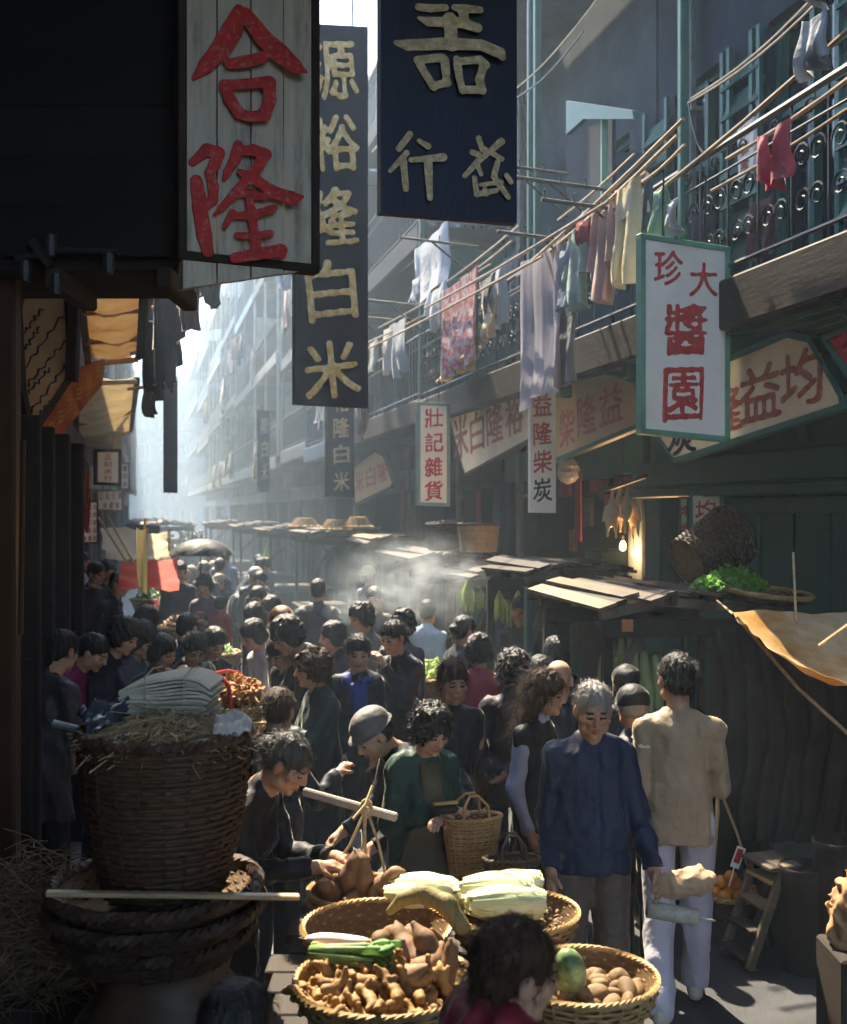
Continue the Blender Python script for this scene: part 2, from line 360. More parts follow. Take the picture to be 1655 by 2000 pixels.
def building(side, s0, L, H, tf, dep, floors, wm, tm, label, rnd, detail=1, shop=True, z1=3.75, group=None):
    g = thing('tenement_house', label, 'building', S(s0, tf, 0), STREET, group); q = 1 if side > 0 else -1
    rg = random.Random(rnd); fh = (H - z1 - .7) / floors
    holes = [(.35, L - .35, 0, 2.75)] if shop else []
    nwin = max(2, int(L / 1.55)); wins = []
    for k in range(floors):
        zf = z1 + k * fh
        for i in range(nwin):
            yc = (i + .5) * L / nwin; ww = .46
            wins.append((yc - ww, yc + ww, zf + (.12 if dep > .3 else .85), zf + min(2.35, fh - .45)))
    mb = MB(); wall_holes(mb, 0, L, 0, H, holes + wins, 0, .22 * q); mb.build('wall', wm, g)
    mb = MB(); mb.box((2.6 * q, L / 2, H / 2 + 1.5), (4.4, L - .02, H - 3.02)); mb.box((3.3 * q, L / 2, 1.45), (3., L - .02, 2.9)); mb.build('inner_core', M_dark, g)  # solid block that stops light; the rooms' shade is in its colour
    mb = MB(); mb.box((.1 * q, L / 2, H + .12), (.5, L + .06, .24), ch=.03); mb.box((2.4 * q, L / 2, H + .03), (4.2, L - .1, .1)); mb.build('cornice', tm if dep <= .3 else wm, g)
    for (a, b, c, d) in wins:
        fr = MB(); x = .1 * q
        for yy in (a + .03, b - .03, (a + b) / 2): fr.box((x, yy, (c + d) / 2), (.07, .06, d - c))
        for zz in (c + .03, d - .03, c + (d - c) * .68): fr.box((x + .004 * q, (a + b) / 2, zz), (.06, b - a - .01, .055))
        w = fr.build('window', tm, g)
        pn = MB(); pn.box((.15 * q, (a + b) / 2, (c + d) / 2), (.02, b - a, d - c)); pn.build('pane', M_glass, w)
        if rg.random() < .55 and detail:
            for e, sg in ((a, -1), (b, 1)):
                sh = MB()
                for j in range(9): sh.box((-.04 * q, e + sg * .26, c + .1 + (d - c - .1) * j / 9), (.02, .44, (d - c) / 11), ry=.35 * q)
                sh.box((-.055 * q, e + sg * .04, (c + d) / 2), (.035, .05, d - c)); sh.box((-.055 * q, e + sg * .49, (c + d) / 2), (.035, .05, d - c)); sh.build('shutter', tm, w)
    if dep > .3:
        npost = max(2, int(L / 2.6) + 1)
        for k in range(floors):
            zf = z1 + k * fh; x = -dep * q
            v = MB(); v.box((x / 2 - .02 * q, L / 2, zf - .08), (dep - .05, L - .06, .16)); v.box((x, L / 2, zf - .12), (.14, L - .04, .30), ch=.015)
            sl = v.build('verandah', (M_wood_dk if k == 0 else wm) if detail == 2 else (wm if rg.random() < .5 else tm), g)
            rl = MB()
            for zz, th in ((.86, .022), (.12, .014), (.70, .010)): rl.tube([(x, .05, zf + zz), (x, L - .05, zf + zz)], th, seg=5)
            if detail >= 2 and k == 0:
                n = int(L / .34)
                for i in range(n + 1): rl.tube([(x, .05 + i * .34, zf), (x, .05 + i * .34, zf + .86)], .008, seg=4)
                for i in range(n):
                    yc = .05 + (i + .5) * .34
                    for (dy, dz, r, sg) in ((-.07, .30, .075, 1), (.07, .30, .075, -1), (-.07, .54, .08, -1), (.07, .54, .08, 1), (0, .78, .05, 1)):
                        spiral(rl, (x, yc + dy, zf + dz), (0, 1, 0), r, sg)
            elif detail:
                n = int(L / .16)
                for i in range(n + 1): rl.box((x, .05 + i * (L - .1) / n, zf + .47), (.016, .016, .74))
            else:
                rl.box((x, L / 2, zf + .45), (.03, L - .1, .6))
            rl.build('railing', M_iron, sl)
            for i in range(npost):
                y = .06 + i * (L - .12) / (npost - 1); ps = MB(); ps.box((x, y, zf + fh / 2 - .1), (.06, .06, fh - .34), ch=.01); ps.build('post', tm, sl)
            if detail and rg.random() < .6:                                   # boarded screen between neighbours
                sc = MB(); sc.box((x / 2, .03, zf + 1.0), (dep * .9, .03, 1.9)); sc.build('screen', TRIM[rg.randrange(5)], sl)
        dp = MB(); yp = rg.uniform(.3, L - .3)
        dp.tube([(-.09 * q, yp, 0.2), (-.09 * q, yp, H - .2)], .05, seg=7)
        for zz in np.arange(1, H, 1.6): dp.box((-.07 * q, yp, zz), (.1, .15, .04))
        dp.build('downpipe', M_tin, g)
    if shop:
        fm = MB(); fm.box((-.03 * q, L / 2, 2.95), (.16, L - .1, .36), ch=.015); fm.build('shop_fascia', tm, g)
        for y in (.18, L - .18): p = MB(); p.box((-.03 * q, y, 1.38), (.2, .34, 2.76), ch=.02); p.build('shop_pier', wm, g)
        n = int((L - .7) / .55); x = .9 * q
        for i in range(n):
            if rg.random() < .62:
                p = MB(); p.box((rg.uniform(.5, 1.1) * q, .62 + i * .55, 1.1), (.45, .5, 2.0 * rg.uniform(.5, 1)), ch=.02); p.build('shop_shelf', [M_wood_dk, M_wood, M_green][rg.randrange(3)], g)
    return g
TR, TL = 4.6, -.87
right_rows = [  # s0, length, height, verandah depth, floors, wall, trim, detail, first floor
    (-4.5, 14.0, 12.2, 1.2, 2, 5, 0, 2, 3.75, 'dark green and grey verandah house over the green shop board'),
    (9.55, 4.2, 12.6, 1.2, 2, 3, 0, 2, 3.75, 'grey verandah house over the shop with the hanging poultry'),
    (13.8, 4.6, 11.2, 1.15, 3, 0, 1, 1, 3.8, 'grey verandah house behind the narrow pale green framed sign'),
    (18.45, 5.4, 11.0, 1.2, 3, 2, 4, 1, 3.7, 'tan verandah house beyond the second dark rice sign'),
    (23.9, 5.0, 11.6, 1.1, 3, 6, 2, 1, 3.9, 'hazy grey verandah house fifth along the right hand row'),
    (28.95, 6.2, 12.6, 1.2, 3, 1, 3, 1, 3.8, 'hazy pale verandah house sixth along the right hand row'),
    (35.2, 7.0, 12.6, 1.2, 3, 4, 4, 1, 3.8, 'hazy cream house seventh along the right hand row'),
    (42.3, 8.0, 13.4, 1.2, 3, 6, 2, 1, 3.8, 'hazy grey house eighth along the right hand row'),
    (50.4, 9.0, 15.5, 1.2, 4, 3, 3, 0, 3.8, 'tall hazy house ninth along the right hand row'),
    (59.5, 12., 14.5, 1.2, 4, 4, 4, 0, 3.8, 'faint house tenth along the right hand row'),
    (71.6, 14., 16.0, 1.2, 4, 1, 2, 0, 3.8, 'faint house last along the right hand row')]
for i, (s0, L, H, dep, fl, wi, ti, de, z1, lb) in enumerate(right_rows):
    building(1, s0, L, H, TR, dep, fl, WALLS[wi], TRIM[ti], lb, 100 + i, de, True, z1, 'houses along the right of the street')
left_rows = [
    (-5., 8.4, 7.2, 0, 1, 7, 1, 0, 'low dark shophouse at the left edge behind the stacked baskets'),
    (3.45, 6.6, 8.4, 0, 1, 7, 1, 0, 'dark shophouse under the tan awnings at left'),
    (10.1, 7.5, 6.6, 0, 1, 2, 1, 0, 'shadowed shophouse hung with small red lettered signs at left'),
    (17.7, 9.0, 6.6, .5, 1, 4, 3, 1, 'sunlit pale house beyond the small signs at left'),
    (26.8, 10., 8.2, .5, 1, 6, 2, 0, 'hazy grey house far along the left side'),
    (36.9, 14., 9., .5, 1, 4, 3, 0, 'hazy cream house further along the left side'),
    (51.0, 18., 10., .5, 2, 1, 2, 0, 'faint house last along the left side')]
for i, (s0, L, H, dep, fl, wi, ti, de, lb) in enumerate(left_rows):
    building(-1, s0, L, H, TL, dep, fl, WALLS[wi], TRIM[ti], lb, 200 + i, de, True, 3.6, 'houses along the left of the street')
def end_house(loc, w, H, wm, label, rnd, rz):
    g = thing('tenement_block', label, 'building', loc, rz, 'blocks closing the far end of the street'); rg = random.Random(rnd)
    wins = []
    for k in range(int((H - 1) / 3)):
        for i in range(int(w / 1.9)): wins.append((.6 + i * 1.9, 1.7 + i * 1.9, 1. + k * 3, 2.6 + k * 3))
    mb = MB(); t = MB(); wall_holes(t, 0, w, 0, H, wins, 0, .3); mb.raw([(p[1] - w / 2, p[0], p[2]) for p in t.v], t.f); mb.build('wall', wm, g)
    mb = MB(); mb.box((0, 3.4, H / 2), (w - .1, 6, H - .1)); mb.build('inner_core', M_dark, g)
    for (a, b, c, d) in wins:
        f = MB()
        for xx in (a + .04, b - .04, (a + b) / 2): f.box((xx - w / 2, .12, (c + d) / 2), (.08, .08, d - c))
        wdw = f.build('window', TRIM[3], g); p = MB(); p.box(((a + b) / 2 - w / 2, .22, (c + d) / 2), (b - a, .03, d - c)); p.build('pane', M_glass, wdw)
        if rg.random() < .5: bl = MB(); bl.box(((a + b) / 2 - w / 2, -.4, c - .1), (1.5, .8, .12)); bl.box(((a + b) / 2 - w / 2, -.78, c + .35), (1.5, .06, .8)); bl.build('balcony', wm, g)
end_house(P(282, 1000, 104) * Vector((1, 1, 0)) if False else Vector((P(275, 0, 104).x, 104, 0)), 13, 15.5, WALLS[4], 'faint pale block closing the street at its far end', 5, 0)
end_house(Vector((P(395, 0, 98).x + 3.6, 98, 0)), 7, 17.5, WALLS[6], 'taller faint block right of the one closing the street', 6, .1)
end_house(Vector((P(150, 0, 112).x - 6, 112, 0)), 14, 14, WALLS[1], 'faint block behind the left row at the far end', 7, 0)
# ------------------------------------------------------------------ brush lettering
GLY = {}
def glyph_mask(ch, N):
    c = bpy.data.curves.new('glyph', 'FONT'); c.body = ch; o = bpy.data.objects.new('glyph', c)
    me = bpy.data.meshes.new_from_object(o); me.calc_loop_triangles()
    v = np.array([p.co[:2] for p in me.vertices]); tr = np.array([t.vertices[:] for t in me.loop_triangles])
    bpy.data.objects.remove(o); bpy.data.curves.remove(c); bpy.data.meshes.remove(me)
    lo, hi = v.min(0), v.max(0); v = (v - lo) / (hi - lo) * .8 + .1; v[:, 1] += .085 * (v[:, 0] - .5)
    g = np.zeros((N, N), np.float32)
    for t in tr:
        a, b, c3 = v[t] * (N - 1); x0, y0 = np.floor(np.minimum(np.minimum(a, b), c3)).astype(int); x1, y1 = np.ceil(np.maximum(np.maximum(a, b), c3)).astype(int)
        x0, y0 = max(x0, 0), max(y0, 0); x1, y1 = min(x1, N - 1), min(y1, N - 1)
        X, Y = np.meshgrid(np.arange(x0, x1 + 1), np.arange(y0, y1 + 1), indexing='ij')
        e = lambda p, q: (q[0] - p[0]) * (Y - p[1]) - (q[1] - p[1]) * (X - p[0])
        e1, e2, e3 = e(a, b), e(b, c3), e(c3, a)
        ins = ((e1 >= -.3) & (e2 >= -.3) & (e3 >= -.3)) | ((e1 <= .3) & (e2 <= .3) & (e3 <= .3)); g[x0:x1 + 1, y0:y1 + 1] = np.maximum(g[x0:x1 + 1, y0:y1 + 1], ins)
    return g
def blur(g, s):
    k = np.exp(-.5 * (np.arange(-int(3 * s) - 1, int(3 * s) + 2) / s) ** 2); k /= k.sum()
    g = np.apply_along_axis(lambda r: np.convolve(r, k, 'same'), 0, g); return np.apply_along_axis(lambda r: np.convolve(r, k, 'same'), 1, g)
def stroke_field(strokes, box, N):
    x0, y0, x1, y1 = box; X, Y = np.meshgrid(np.linspace(x0, x1, N), np.linspace(y1, y0, N), indexing='ij'); d = np.full((N, N), 1e3)
    for s in strokes:
        for (a, b) in zip(s, s[1:]):
            vx, vy = b[0] - a[0], b[1] - a[1]; L = vx * vx + vy * vy + 1e-6; t = np.clip(((X - a[0]) * vx + (Y - a[1]) * vy) / L, 0, 1)
            e = np.hypot(X - a[0] - t * vx, Y - a[1] - t * vy) - (a[2] + (b[2] - a[2]) * t); h = np.clip(.5 + .5 * (e - d) / 6, 0, 1); d = e * (1 - h) + d * h - 6 * h * (1 - h)
    return d / (x1 - x0)
def letter(ch, m, N=56, bold=.27, strokes=None, box=None):
    key = (ch, m.name, N)
    if key in GLY: return GLY[key]
    rg = np.random.RandomState(hash_str(ch)); X, Y = np.meshgrid(np.linspace(0, 1, N), np.linspace(0, 1, N), indexing='ij')
    nz = sum(np.sin(f * (X * math.cos(a) + Y * math.sin(a)) + p) for f, a, p in zip(rg.uniform(8, 40, 7), rg.rand(7) * 6.3, rg.rand(7) * 6.3)) / 7
    if strokes is None:
        g = glyph_mask(ch, N); f = (bold + .09 * nz - blur(g, N * .016)) * .055
    else: f = stroke_field(strokes, box, N) + .006 * nz
    v = np.full((N + 2, N + 2, 7), 1., np.float32); h = 1 / (N - 1); zz = (np.arange(7) - 3) * h
    v[1:-1, 1:-1] = np.maximum(f[:, :, None], np.abs(zz)[None, None] - 1.6 * h); v[:, :, 0] = v[:, :, -1] = 1
    pos, q = surface_nets(v, (-h, -h, -3 * h), h); GLY[key] = np_mesh('character', pos, q, m); return GLY[key]
def hash_str(s): return sum(ord(c) * (i + 7) for i, c in enumerate(s)) % 99991
SGA_HE = [[(965, 10, 20), (930, 90, 38), (880, 160, 36), (820, 220, 27), (770, 268, 8)], [(990, 30, 28), (1040, 110, 33), (1100, 170, 36), (1150, 215, 30), (1190, 235, 8)],
    [(905, 212, 18), (960, 202, 22), (1035, 182, 20)], [(878, 290, 20), (893, 340, 22), (922, 395, 20)], [(882, 288, 18), (960, 284, 18), (1050, 274, 22)],
    [(1045, 282, 24), (1040, 340, 25), (1015, 395, 24)], [(920, 390, 19), (960, 405, 19), (1015, 398, 20)]]
SGA_LONG = [[(800, 640, 22), (800, 740, 28), (805, 840, 28), (812, 900, 20)], [(792, 575, 15), (850, 527, 20), (890, 540, 22), (870, 585, 20), (848, 615, 16), (858, 660, 20), (852, 710, 16), (825, 738, 12)],
    [(965, 512, 18), (950, 560, 20), (915, 610, 14), (897, 640, 6)], [(957, 532, 16), (1020, 532, 20), (1062, 545, 20), (1030, 590, 20), (980, 640, 18), (930, 690, 17), (880, 740, 12), (850, 765, 7)],
    [(962, 612, 14), (1020, 645, 20), (1080, 690, 24), (1140, 710, 27), (1182, 705, 7)], [(935, 692, 13), (990, 690, 15), (1040, 704, 15)], [(915, 762, 17), (880, 810, 9)],
    [(930, 772, 14), (1000, 766, 15), (1070, 746, 14)], [(985, 690, 15), (985, 780, 17), (990, 900, 17)], [(925, 842, 13), (990, 846, 15), (1045, 840, 14)], [(905, 925, 19), (980, 915, 21), (1080, 902, 22), (1080, 922, 14)]]
SGC_XI = [[(400, 20, 32), (500, 25, 36), (620, 15, 32)], [(700, 10, 28), (780, 20, 36), (920, 30, 28)], [(770, 50, 40), (780, 110, 36)], [(390, 110, 18), (470, 140, 42), (600, 140, 42), (760, 140, 46), (880, 180, 42)],
    [(650, 110, 55), (650, 330, 55)], [(185, 320, 24), (280, 340, 50), (600, 320, 50), (900, 325, 50), (1060, 390, 46), (1078, 430, 28)], [(350, 460, 34), (400, 570, 32), (470, 690, 32)], [(370, 460, 34), (560, 440, 36)],
    [(580, 460, 38), (580, 660, 32)], [(460, 680, 34), (590, 650, 34)], [(680, 450, 34), (690, 600, 34), (710, 720, 28)], [(690, 470, 34), (880, 450, 34), (930, 500, 34)], [(910, 500, 36), (860, 620, 36), (880, 720, 32)], [(710, 710, 34), (880, 710, 34)]]
SGC_HANG = [[(310, 1085, 28), (205, 1205, 27)], [(270, 1240, 26), (120, 1390, 18)], [(235, 1310, 30), (235, 1540, 26)], [(380, 1140, 20), (450, 1185, 28)], [(300, 1300, 22), (570, 1280, 36)], [(440, 1300, 38), (430, 1620, 26)]]
SGC_FA = [[(915, 1160, 23), (940, 1260, 26)], [(850, 1280, 26), (900, 1300, 26)], [(1110, 1190, 33), (1010, 1270, 23), (890, 1360, 26), (770, 1480, 23)], [(960, 1250, 20), (1100, 1340, 24)], [(880, 1370, 20), (910, 1470, 20)],
    [(850, 1500, 23), (860, 1640, 26), (1030, 1610, 23)], [(1060, 1370, 26), (1020, 1490, 26), (1060, 1560, 26), (1130, 1670, 23)], [(1130, 1480, 23), (1165, 1540, 23)], [(930, 1590, 20), (940, 1640, 23)], [(900, 1560, 18), (1080, 1540, 20)]]
# ------------------------------------------------------------------ signs
M_red = mat('red_sign_paint', (.46, .024, .022), rough=.6, var=.3, scale=9, bump=.3, bscale=60, col2=(.50, .16, .12), c2scale=22, c2amt=.12, sharp=.06)
M_red_old = mat('faded_red_paint', (.36, .05, .035), rough=.7, var=.35, scale=9, bump=.2, col2=(.42, .16, .10), c2scale=14, c2amt=.5)
M_gold = mat('gilded_lettering', (.74, .46, .12), rough=.42, var=.3, scale=14, bump=.4, bscale=60, col2=(.85, .70, .40), c2scale=9, c2amt=.5)
M_gold_old = mat('worn_gilding', (.74, .60, .38), rough=.6, var=.35, scale=16, bump=.6, bscale=80, col2=(.5, .38, .2), c2scale=12, c2amt=.5)
M_blackpaint = mat('black_sign_paint', (.012, .014, .02), rough=.5, var=.2, bump=.1)
M_sign_dk = mat('dark_blue_sign_board', (.010, .017, .040), rough=.6, var=.35, scale=2.5, stretch=(3, 3, .6), bump=.35, bscale=18, spec=.5)
M_sign_wh = mat('white_sign_board', (.80, .76, .67), rough=.6, var=.1, scale=5, bump=.12)
M_sign_old = mat('stained_white_board', (.50, .45, .36), rough=.75, var=.22, scale=4, stretch=(4, 4, .5), bump=.5, bscale=16, col2=(.14, .13, .12), c2scale=2.6, c2amt=.12, sharp=.09)
M_sign_tan = mat('tan_canvas_board', (.82, .68, .45), rough=.75, var=.16, scale=3, bump=.5, bscale=9, bdist=.02)
M_sign_old2 = mat('aged_tan_board', (.56, .40, .21), rough=.8, var=.25, scale=3, bump=.4, bscale=10, col2=(.40, .27, .14), c2amt=.5)
def board(name, label, pts, th, mface, chars=(), frame=None, fw=.03, hang=None, mback=None, cat='sign', group=None, planks=0):
    """pts: outline, first three are top-left, top-right, bottom-right of the reading rectangle; chars: (char, u, v, w, h, material[, strokes, box]) in 0..1 of that rectangle"""
    A, B, Cc = pts[0], pts[1], pts[2]; poly = pts[3] if len(pts) == 4 and isinstance(pts[3], list) else [A, B, Cc, A + Cc - B]
    x = (B - A); w = x.length; x.normalize(); y = (Cc - B); h = y.length; n = x.cross(-y).normalized(); y = n.cross(x) * -1
    if n.y > 0: n = -n
    ctr = sum(poly, Vector()) / len(poly); g = thing(name, label, cat, ctr, 0, group)
    mb = MB()
    if planks:
        for i in range(planks):
            a = A + x * (w * i / planks + .003); b = A + x * (w * (i + 1) / planks - .003); yy = -y * 0
            off = n * (.003 * ((i * 7) % 3)); mb2 = MB(); mb2.slab([a + off, b + off, b + off + (Cc - B), a + off + (Cc - B)], n, th); mb2.build('plank', mface, g, world=True)
    else:
        mb.slab(poly, n, th); mb.build('panel', mface, g, world=True)
    if frame is not None:
        m = len(poly)
        for i in range(m):
            f = MB(); a, b = poly[i], poly[(i + 1) % m]; f.bar(a - n * (th / 2), b - n * (th / 2), th + .02, fw, up=n.cross(b - a).normalized(), over=fw * .5 - .002 * (i % 2), ch=.004); f.build('frame_bar', frame, g, world=True)
    up = -y if y.z < 0 else y; nn = n
    for c in chars:
        ch, u, v, cw, hh, m = c[:6]; me = letter(ch, m, 84 if len(c) > 6 else (56 if cw * w > .12 else 34), strokes=c[6] if len(c) > 6 else None, box=c[7] if len(c) > 7 else None)
        o = link('character', me, g); p = A + x * (u * w) + (Cc - B) * (v) - ctr
        dn = (Cc - B).normalized(); p = p + dn * (hh * h)                     # lower-left corner of the character
        k = .35 * min(cw * w, hh * h)
        Mx = Matrix((x * cw * w, -dn * hh * h, nn * k)).transposed().to_4x4(); Mx.translation = p + nn * (.003 if not planks else .009); o.matrix_local = Mx
    if hang:
        hk = MB()
        for (u, top) in hang: a = A + x * (u * w); hk.tube([a - n * th / 2, Vector((a.x, a.y - n.y * th / 2, top))], .006, seg=5)
        hk.build('hanger', M_iron, g, world=True)
    return g
def quad(l, r, yt_l, yt_r, yb_l, yb_r, dl, dr, xb=None):                      # a hanging rectangle from photo pixels
    A, B = P(l, yt_l, dl), P(r, yt_r, dr); D, Cc = P(l if xb is None else xb[0], yb_l, dl), P(r if xb is None else xb[1], yb_r, dr)
    D = Vector((A.x, A.y, D.z)); Cc = Vector((B.x, B.y, Cc.z)); return [A, B, Cc, [A, B, Cc, D]]
# the two big near signs, cut by the top of the picture, and the long rice sign between them
q = quad(356, 616, -140, -140, 498, 525, 4.3, 4.55)
def fit(bx, l, r, t, b): return ((bx[0] - l) / (r - l), (bx[1] - t) / (b - t), (bx[2] - bx[0]) / (r - l), (bx[3] - bx[1]) / (b - t))
def sgn(st, m, key, crop, l, r, t, b):
    ox, oy, sc = crop; xs = [p[0] for s in st for p in s]; ys = [p[1] for s in st for p in s]; bx = (min(xs) - 45, min(ys) - 45, max(xs) + 45, max(ys) + 45)
    c = fit((ox + bx[0] / sc, oy + bx[1] / sc, ox + bx[2] / sc, oy + bx[3] / sc), l, r, t, b); return (key, *c, m, st, bx)
board('hanging_sign', 'stained white plank sign with two large red characters, cut by the top of the picture', q, .05, M_sign_old,
      [sgn(SGA_HE, M_red, '合a', (0, 0, 2), 356, 616, -140, 512), sgn(SGA_LONG, M_red, '隆a', (0, 0, 2), 356, 616, -140, 512)], frame=M_wood_dk, fw=.035, hang=[(.2, 5.2), (.8, 5.2)], planks=4)
q = quad(744, 1010, -150, -150, 415, 436, 4.5, 4.7)
board('hanging_sign', 'black sign with raised worn gold characters, nearest sign over the middle of the street', q, .05, M_sign_dk,
      [sgn(SGC_XI, M_gold_old, '喜c', (740, 0, 4.546), 744, 1010, -150, 425), sgn(SGC_HANG, M_gold_old, '行c', (740, 0, 4.546), 744, 1010, -150, 425), sgn(SGC_FA, M_gold_old, '發c', (740, 0, 4.546), 744, 1010, -150, 425)], hang=[(.15, 5.4), (.85, 5.4)])
q = quad(577, 719, 44, 52, 790, 797, 7.6, 7.9)
def col(chs, l, r, t, b, pos, m): return [(c, (x0 - l) / (r - l), (y0 - t) / (b - t), (x1 - x0) / (r - l), (y1 - y0) / (b - t), m) for c, (x0, y0, x1, y1) in zip(chs, pos)]
board('hanging_sign', 'long dark blue sign reading down in five gold characters, behind the white plank sign', q, .05, M_sign_dk,
      col('源裕隆白米', 577, 719, 48, 794, [(600, 60, 708, 200), (598, 202, 710, 338), (596, 342, 710, 482), (592, 482, 706, 624), (586, 636, 712, 772)], M_gold), hang=[(.2, 7.2), (.8, 7.2)])
q = quad(1256, 1421, 461, 487, 842, 858, 6.5, 6.72)
board('hanging_sign', 'white sign in a pale green frame with bold red characters, largest at right', q, .04, M_sign_wh,
      col('大珍醬園', 1256, 1421, 474, 850, [(1338, 500, 1408, 582), (1270, 486, 1338, 570), (1286, 582, 1392, 706), (1284, 706, 1382, 836)], M_red), frame=M_green_lt, fw=.034, hang=[(.25, 4.4), (.75, 4.4)])
q = quad(818, 876, 788, 790, 984, 986, 11.6, 11.75)
board('hanging_sign', 'small white sign in a grey green frame with four red characters', q, .04, M_sign_wh,
      col('壯記雜貨', 818, 876, 789, 985, [(826, 792, 870, 838), (826, 840, 870, 886), (826, 888, 868, 934), (826, 934, 868, 980)], M_red), frame=mat('grey_green_paint', (.18, .27, .24), rough=.6, var=.2), fw=.035, hang=[(.3, 4.0), (.7, 4.0)])
q = quad(1036, 1086, 752, 752, 1001, 1002, 9.2, 9.3)
board('hanging_sign', 'narrow cream sign with three red characters over one black', q, .035, M_sign_wh,
      col('益隆柴', 1036, 1086, 752, 1001, [(1038, 764, 1082, 816), (1038, 818, 1082, 872), (1038, 872, 1082, 926)], M_red) + col('炭', 1036, 1086, 752, 1001, [(1038, 926, 1082, 982)], M_blackpaint), hang=[(.5, 3.9)])
q = quad(640, 690, 700, 702, 968, 970, 15.2, 15.4)
board('hanging_sign', 'second dark sign with worn pale gold characters, hanging farther off behind the first', q, .05, M_sign_dk,
      col('裕隆白米', 640, 690, 701, 969, [(648, 760, 686, 808), (648, 810, 686, 858), (648, 862, 686, 908), (648, 914, 686, 962)], M_gold_old), frame=M_wood_dk, fw=.03, hang=[(.5, 5.6)])
q = quad(505, 527, 800, 802, 960, 960, 24, 24.2)
board('hanging_sign', 'far dark sign with a thin column of gold characters in the haze', q, .05, M_sign_dk, col('隆白米', 505, 527, 801, 960, [(509, 812, 524, 850), (509, 856, 524, 896), (509, 900, 524, 942)], M_gold_old), hang=[(.5, 5.4)])
q = quad(320, 347, 745, 742, 962, 963, 12., 12.05)
board('hanging_sign', 'narrow dark weathered plank hanging against the bright haze at left', q, .05, M_sign_dk, hang=[(.5, 4.7)])
# shop boards along the right facade, wide boards with cut corners
def tboard(label, outline, tA, chars, mface, A, B, Cc, frame=M_green, lean=.0, th=.05):
    f = lambda p: PT(p[0], p[1], tA)
    return board('shop_board', label, [f(A), f(B), f(Cc), [f(p) for p in outline]], th, mface, chars, frame=frame, fw=.035, group='wide shop boards along the right hand facade')
tb = 3.55
A, B, Cc = PT(1290, 756, tb), PT(1600, 628, tb), PT(1600, 812, tb)
def along(px_list, chs, m, t, ytop, ybot):                                    # characters on a facade plane, given their pixel spans
    return chs
o = [(1284, 849), (1290, 760), (1544, 653), (1586, 662), (1646, 772), (1648, 794), (1317, 900)]
pl = [PT(x, y, tb) for x, y in o]
def facade_board(label, outline, tb, chars, mface, frame, lean=1.5):
    pl = [PT(x, y, tb) for x, y in outline]; zb = min(p.z for p in pl); s_ = [st(p)[0] for p in pl]; k = math.tan(R(lean))
    ctr = sum(pl, Vector()) / len(pl); g = thing('shop_board', label, 'sign', ctr, 0, 'wide shop boards along the right hand facade')
    tilt = lambda p: p + Vector((-UY, UX, 0)) * ((p.z - zb) * k)              # top leans out over the street
    pl = [tilt(p) for p in pl]; n = Vector((-UY, UX, -k)).normalized()
    mb = MB(); mb.slab(pl, n, .05); mb.build('panel', mface, g, world=True)
    for i in range(len(pl)):
        f = MB(); a, b = pl[i], pl[(i + 1) % len(pl)]; f.bar(a - n * .025, b - n * .025, .07, .04, up=n.cross(b - a).normalized(), over=.018 - .002 * (i % 2), ch=.005); f.build('frame_bar', frame, g, world=True)
    for (ch, xl, xr, yt, yb, m) in chars:
        p0 = PT(xl, yb, tb); p1 = PT(xr, yb, tb); pT = PT((xl + xr) / 2, yt, tb); pB = PT((xl + xr) / 2, yb, tb)
        xax = Vector((-UX, -UY, 0)) * (st(p0)[0] - st(p1)[0]); hh = pT.z - pB.z; zz = pB.z - .0
        me = letter(ch, m, 56); ob = link('character', me, g); base = tilt(Vector((p0.x, p0.y, zz))) - ctr + n * .004
        up = (Vector((0, 0, 1)) + Vector((-UY, UX, 0)) * k) * hh
        Mx = Matrix((xax, up, n * .05)).transposed().to_4x4(); Mx.translation = base; ob.matrix_local = Mx
    return g
facade_board('wide cream board with cut corners and red characters over the green shop front', o, tb,
    [('均', 1520, 1622, 668, 806, M_red_old), ('益', 1440, 1540, 700, 832, M_red_old), ('隆', 1385, 1462, 745, 855, M_red_old), ('炭', 1300, 1368, 800, 896, M_blackpaint)], M_sign_tan, M_green)
facade_board('red panel in a green frame at the right edge beside the cream board', [(1612, 660), (1720, 612), (1760, 700), (1672, 752)], 3.5, [], M_red, M_green)
facade_board('round topped tan board with faint red characters behind the pale green framed sign', [(1082, 900), (1086, 770), (1120, 742), (1190, 728), (1246, 744), (1252, 830)], 3.55,
    [('益', 1168, 1226, 742, 836, M_red_old), ('隆', 1126, 1172, 762, 858, M_red_old), ('柴', 1092, 1128, 790, 880, M_red_old)], M_sign_old2, M_green)
facade_board('tan board with cut corners and faded red characters left of the narrow cream sign', [(908, 928), (878, 808), (940, 770), (1040, 752), (1040, 858)], 3.5,
    [('米', 886, 920, 800, 905, M_red_old), ('白', 918, 952, 795, 890, M_red_old), ('隆', 950, 990, 780, 874, M_red_old), ('裕', 988, 1028, 768, 858, M_red_old)], M_sign_tan, M_wood_dk)
facade_board('small orange tan board with cut corners beside the second dark sign', [(694, 985), (692, 912), (735, 880), (752, 890), (768, 944), (764, 952)], 3.6,
    [('米', 694, 715, 915, 965, M_red_old), ('白', 715, 738, 905, 955, M_red_old), ('隆', 738, 760, 898, 945, M_red_old)], M_sign_old2, M_wood_dk)
q = quad(1350, 1410, 964, 966, 1110, 1110, 8.8, 8.72)
board('shop_sign', 'cream upright sign with two red characters on the green door post', q, .03, M_sign_wh, col('均益', 1350, 1410, 965, 1110, [(1354, 972, 1402, 1022), (1354, 1026, 1402, 1078)], M_red), frame=M_green, fw=.03)
q = quad(1329, 1345, 972, 972, 1110, 1110, 8.95, 8.9)
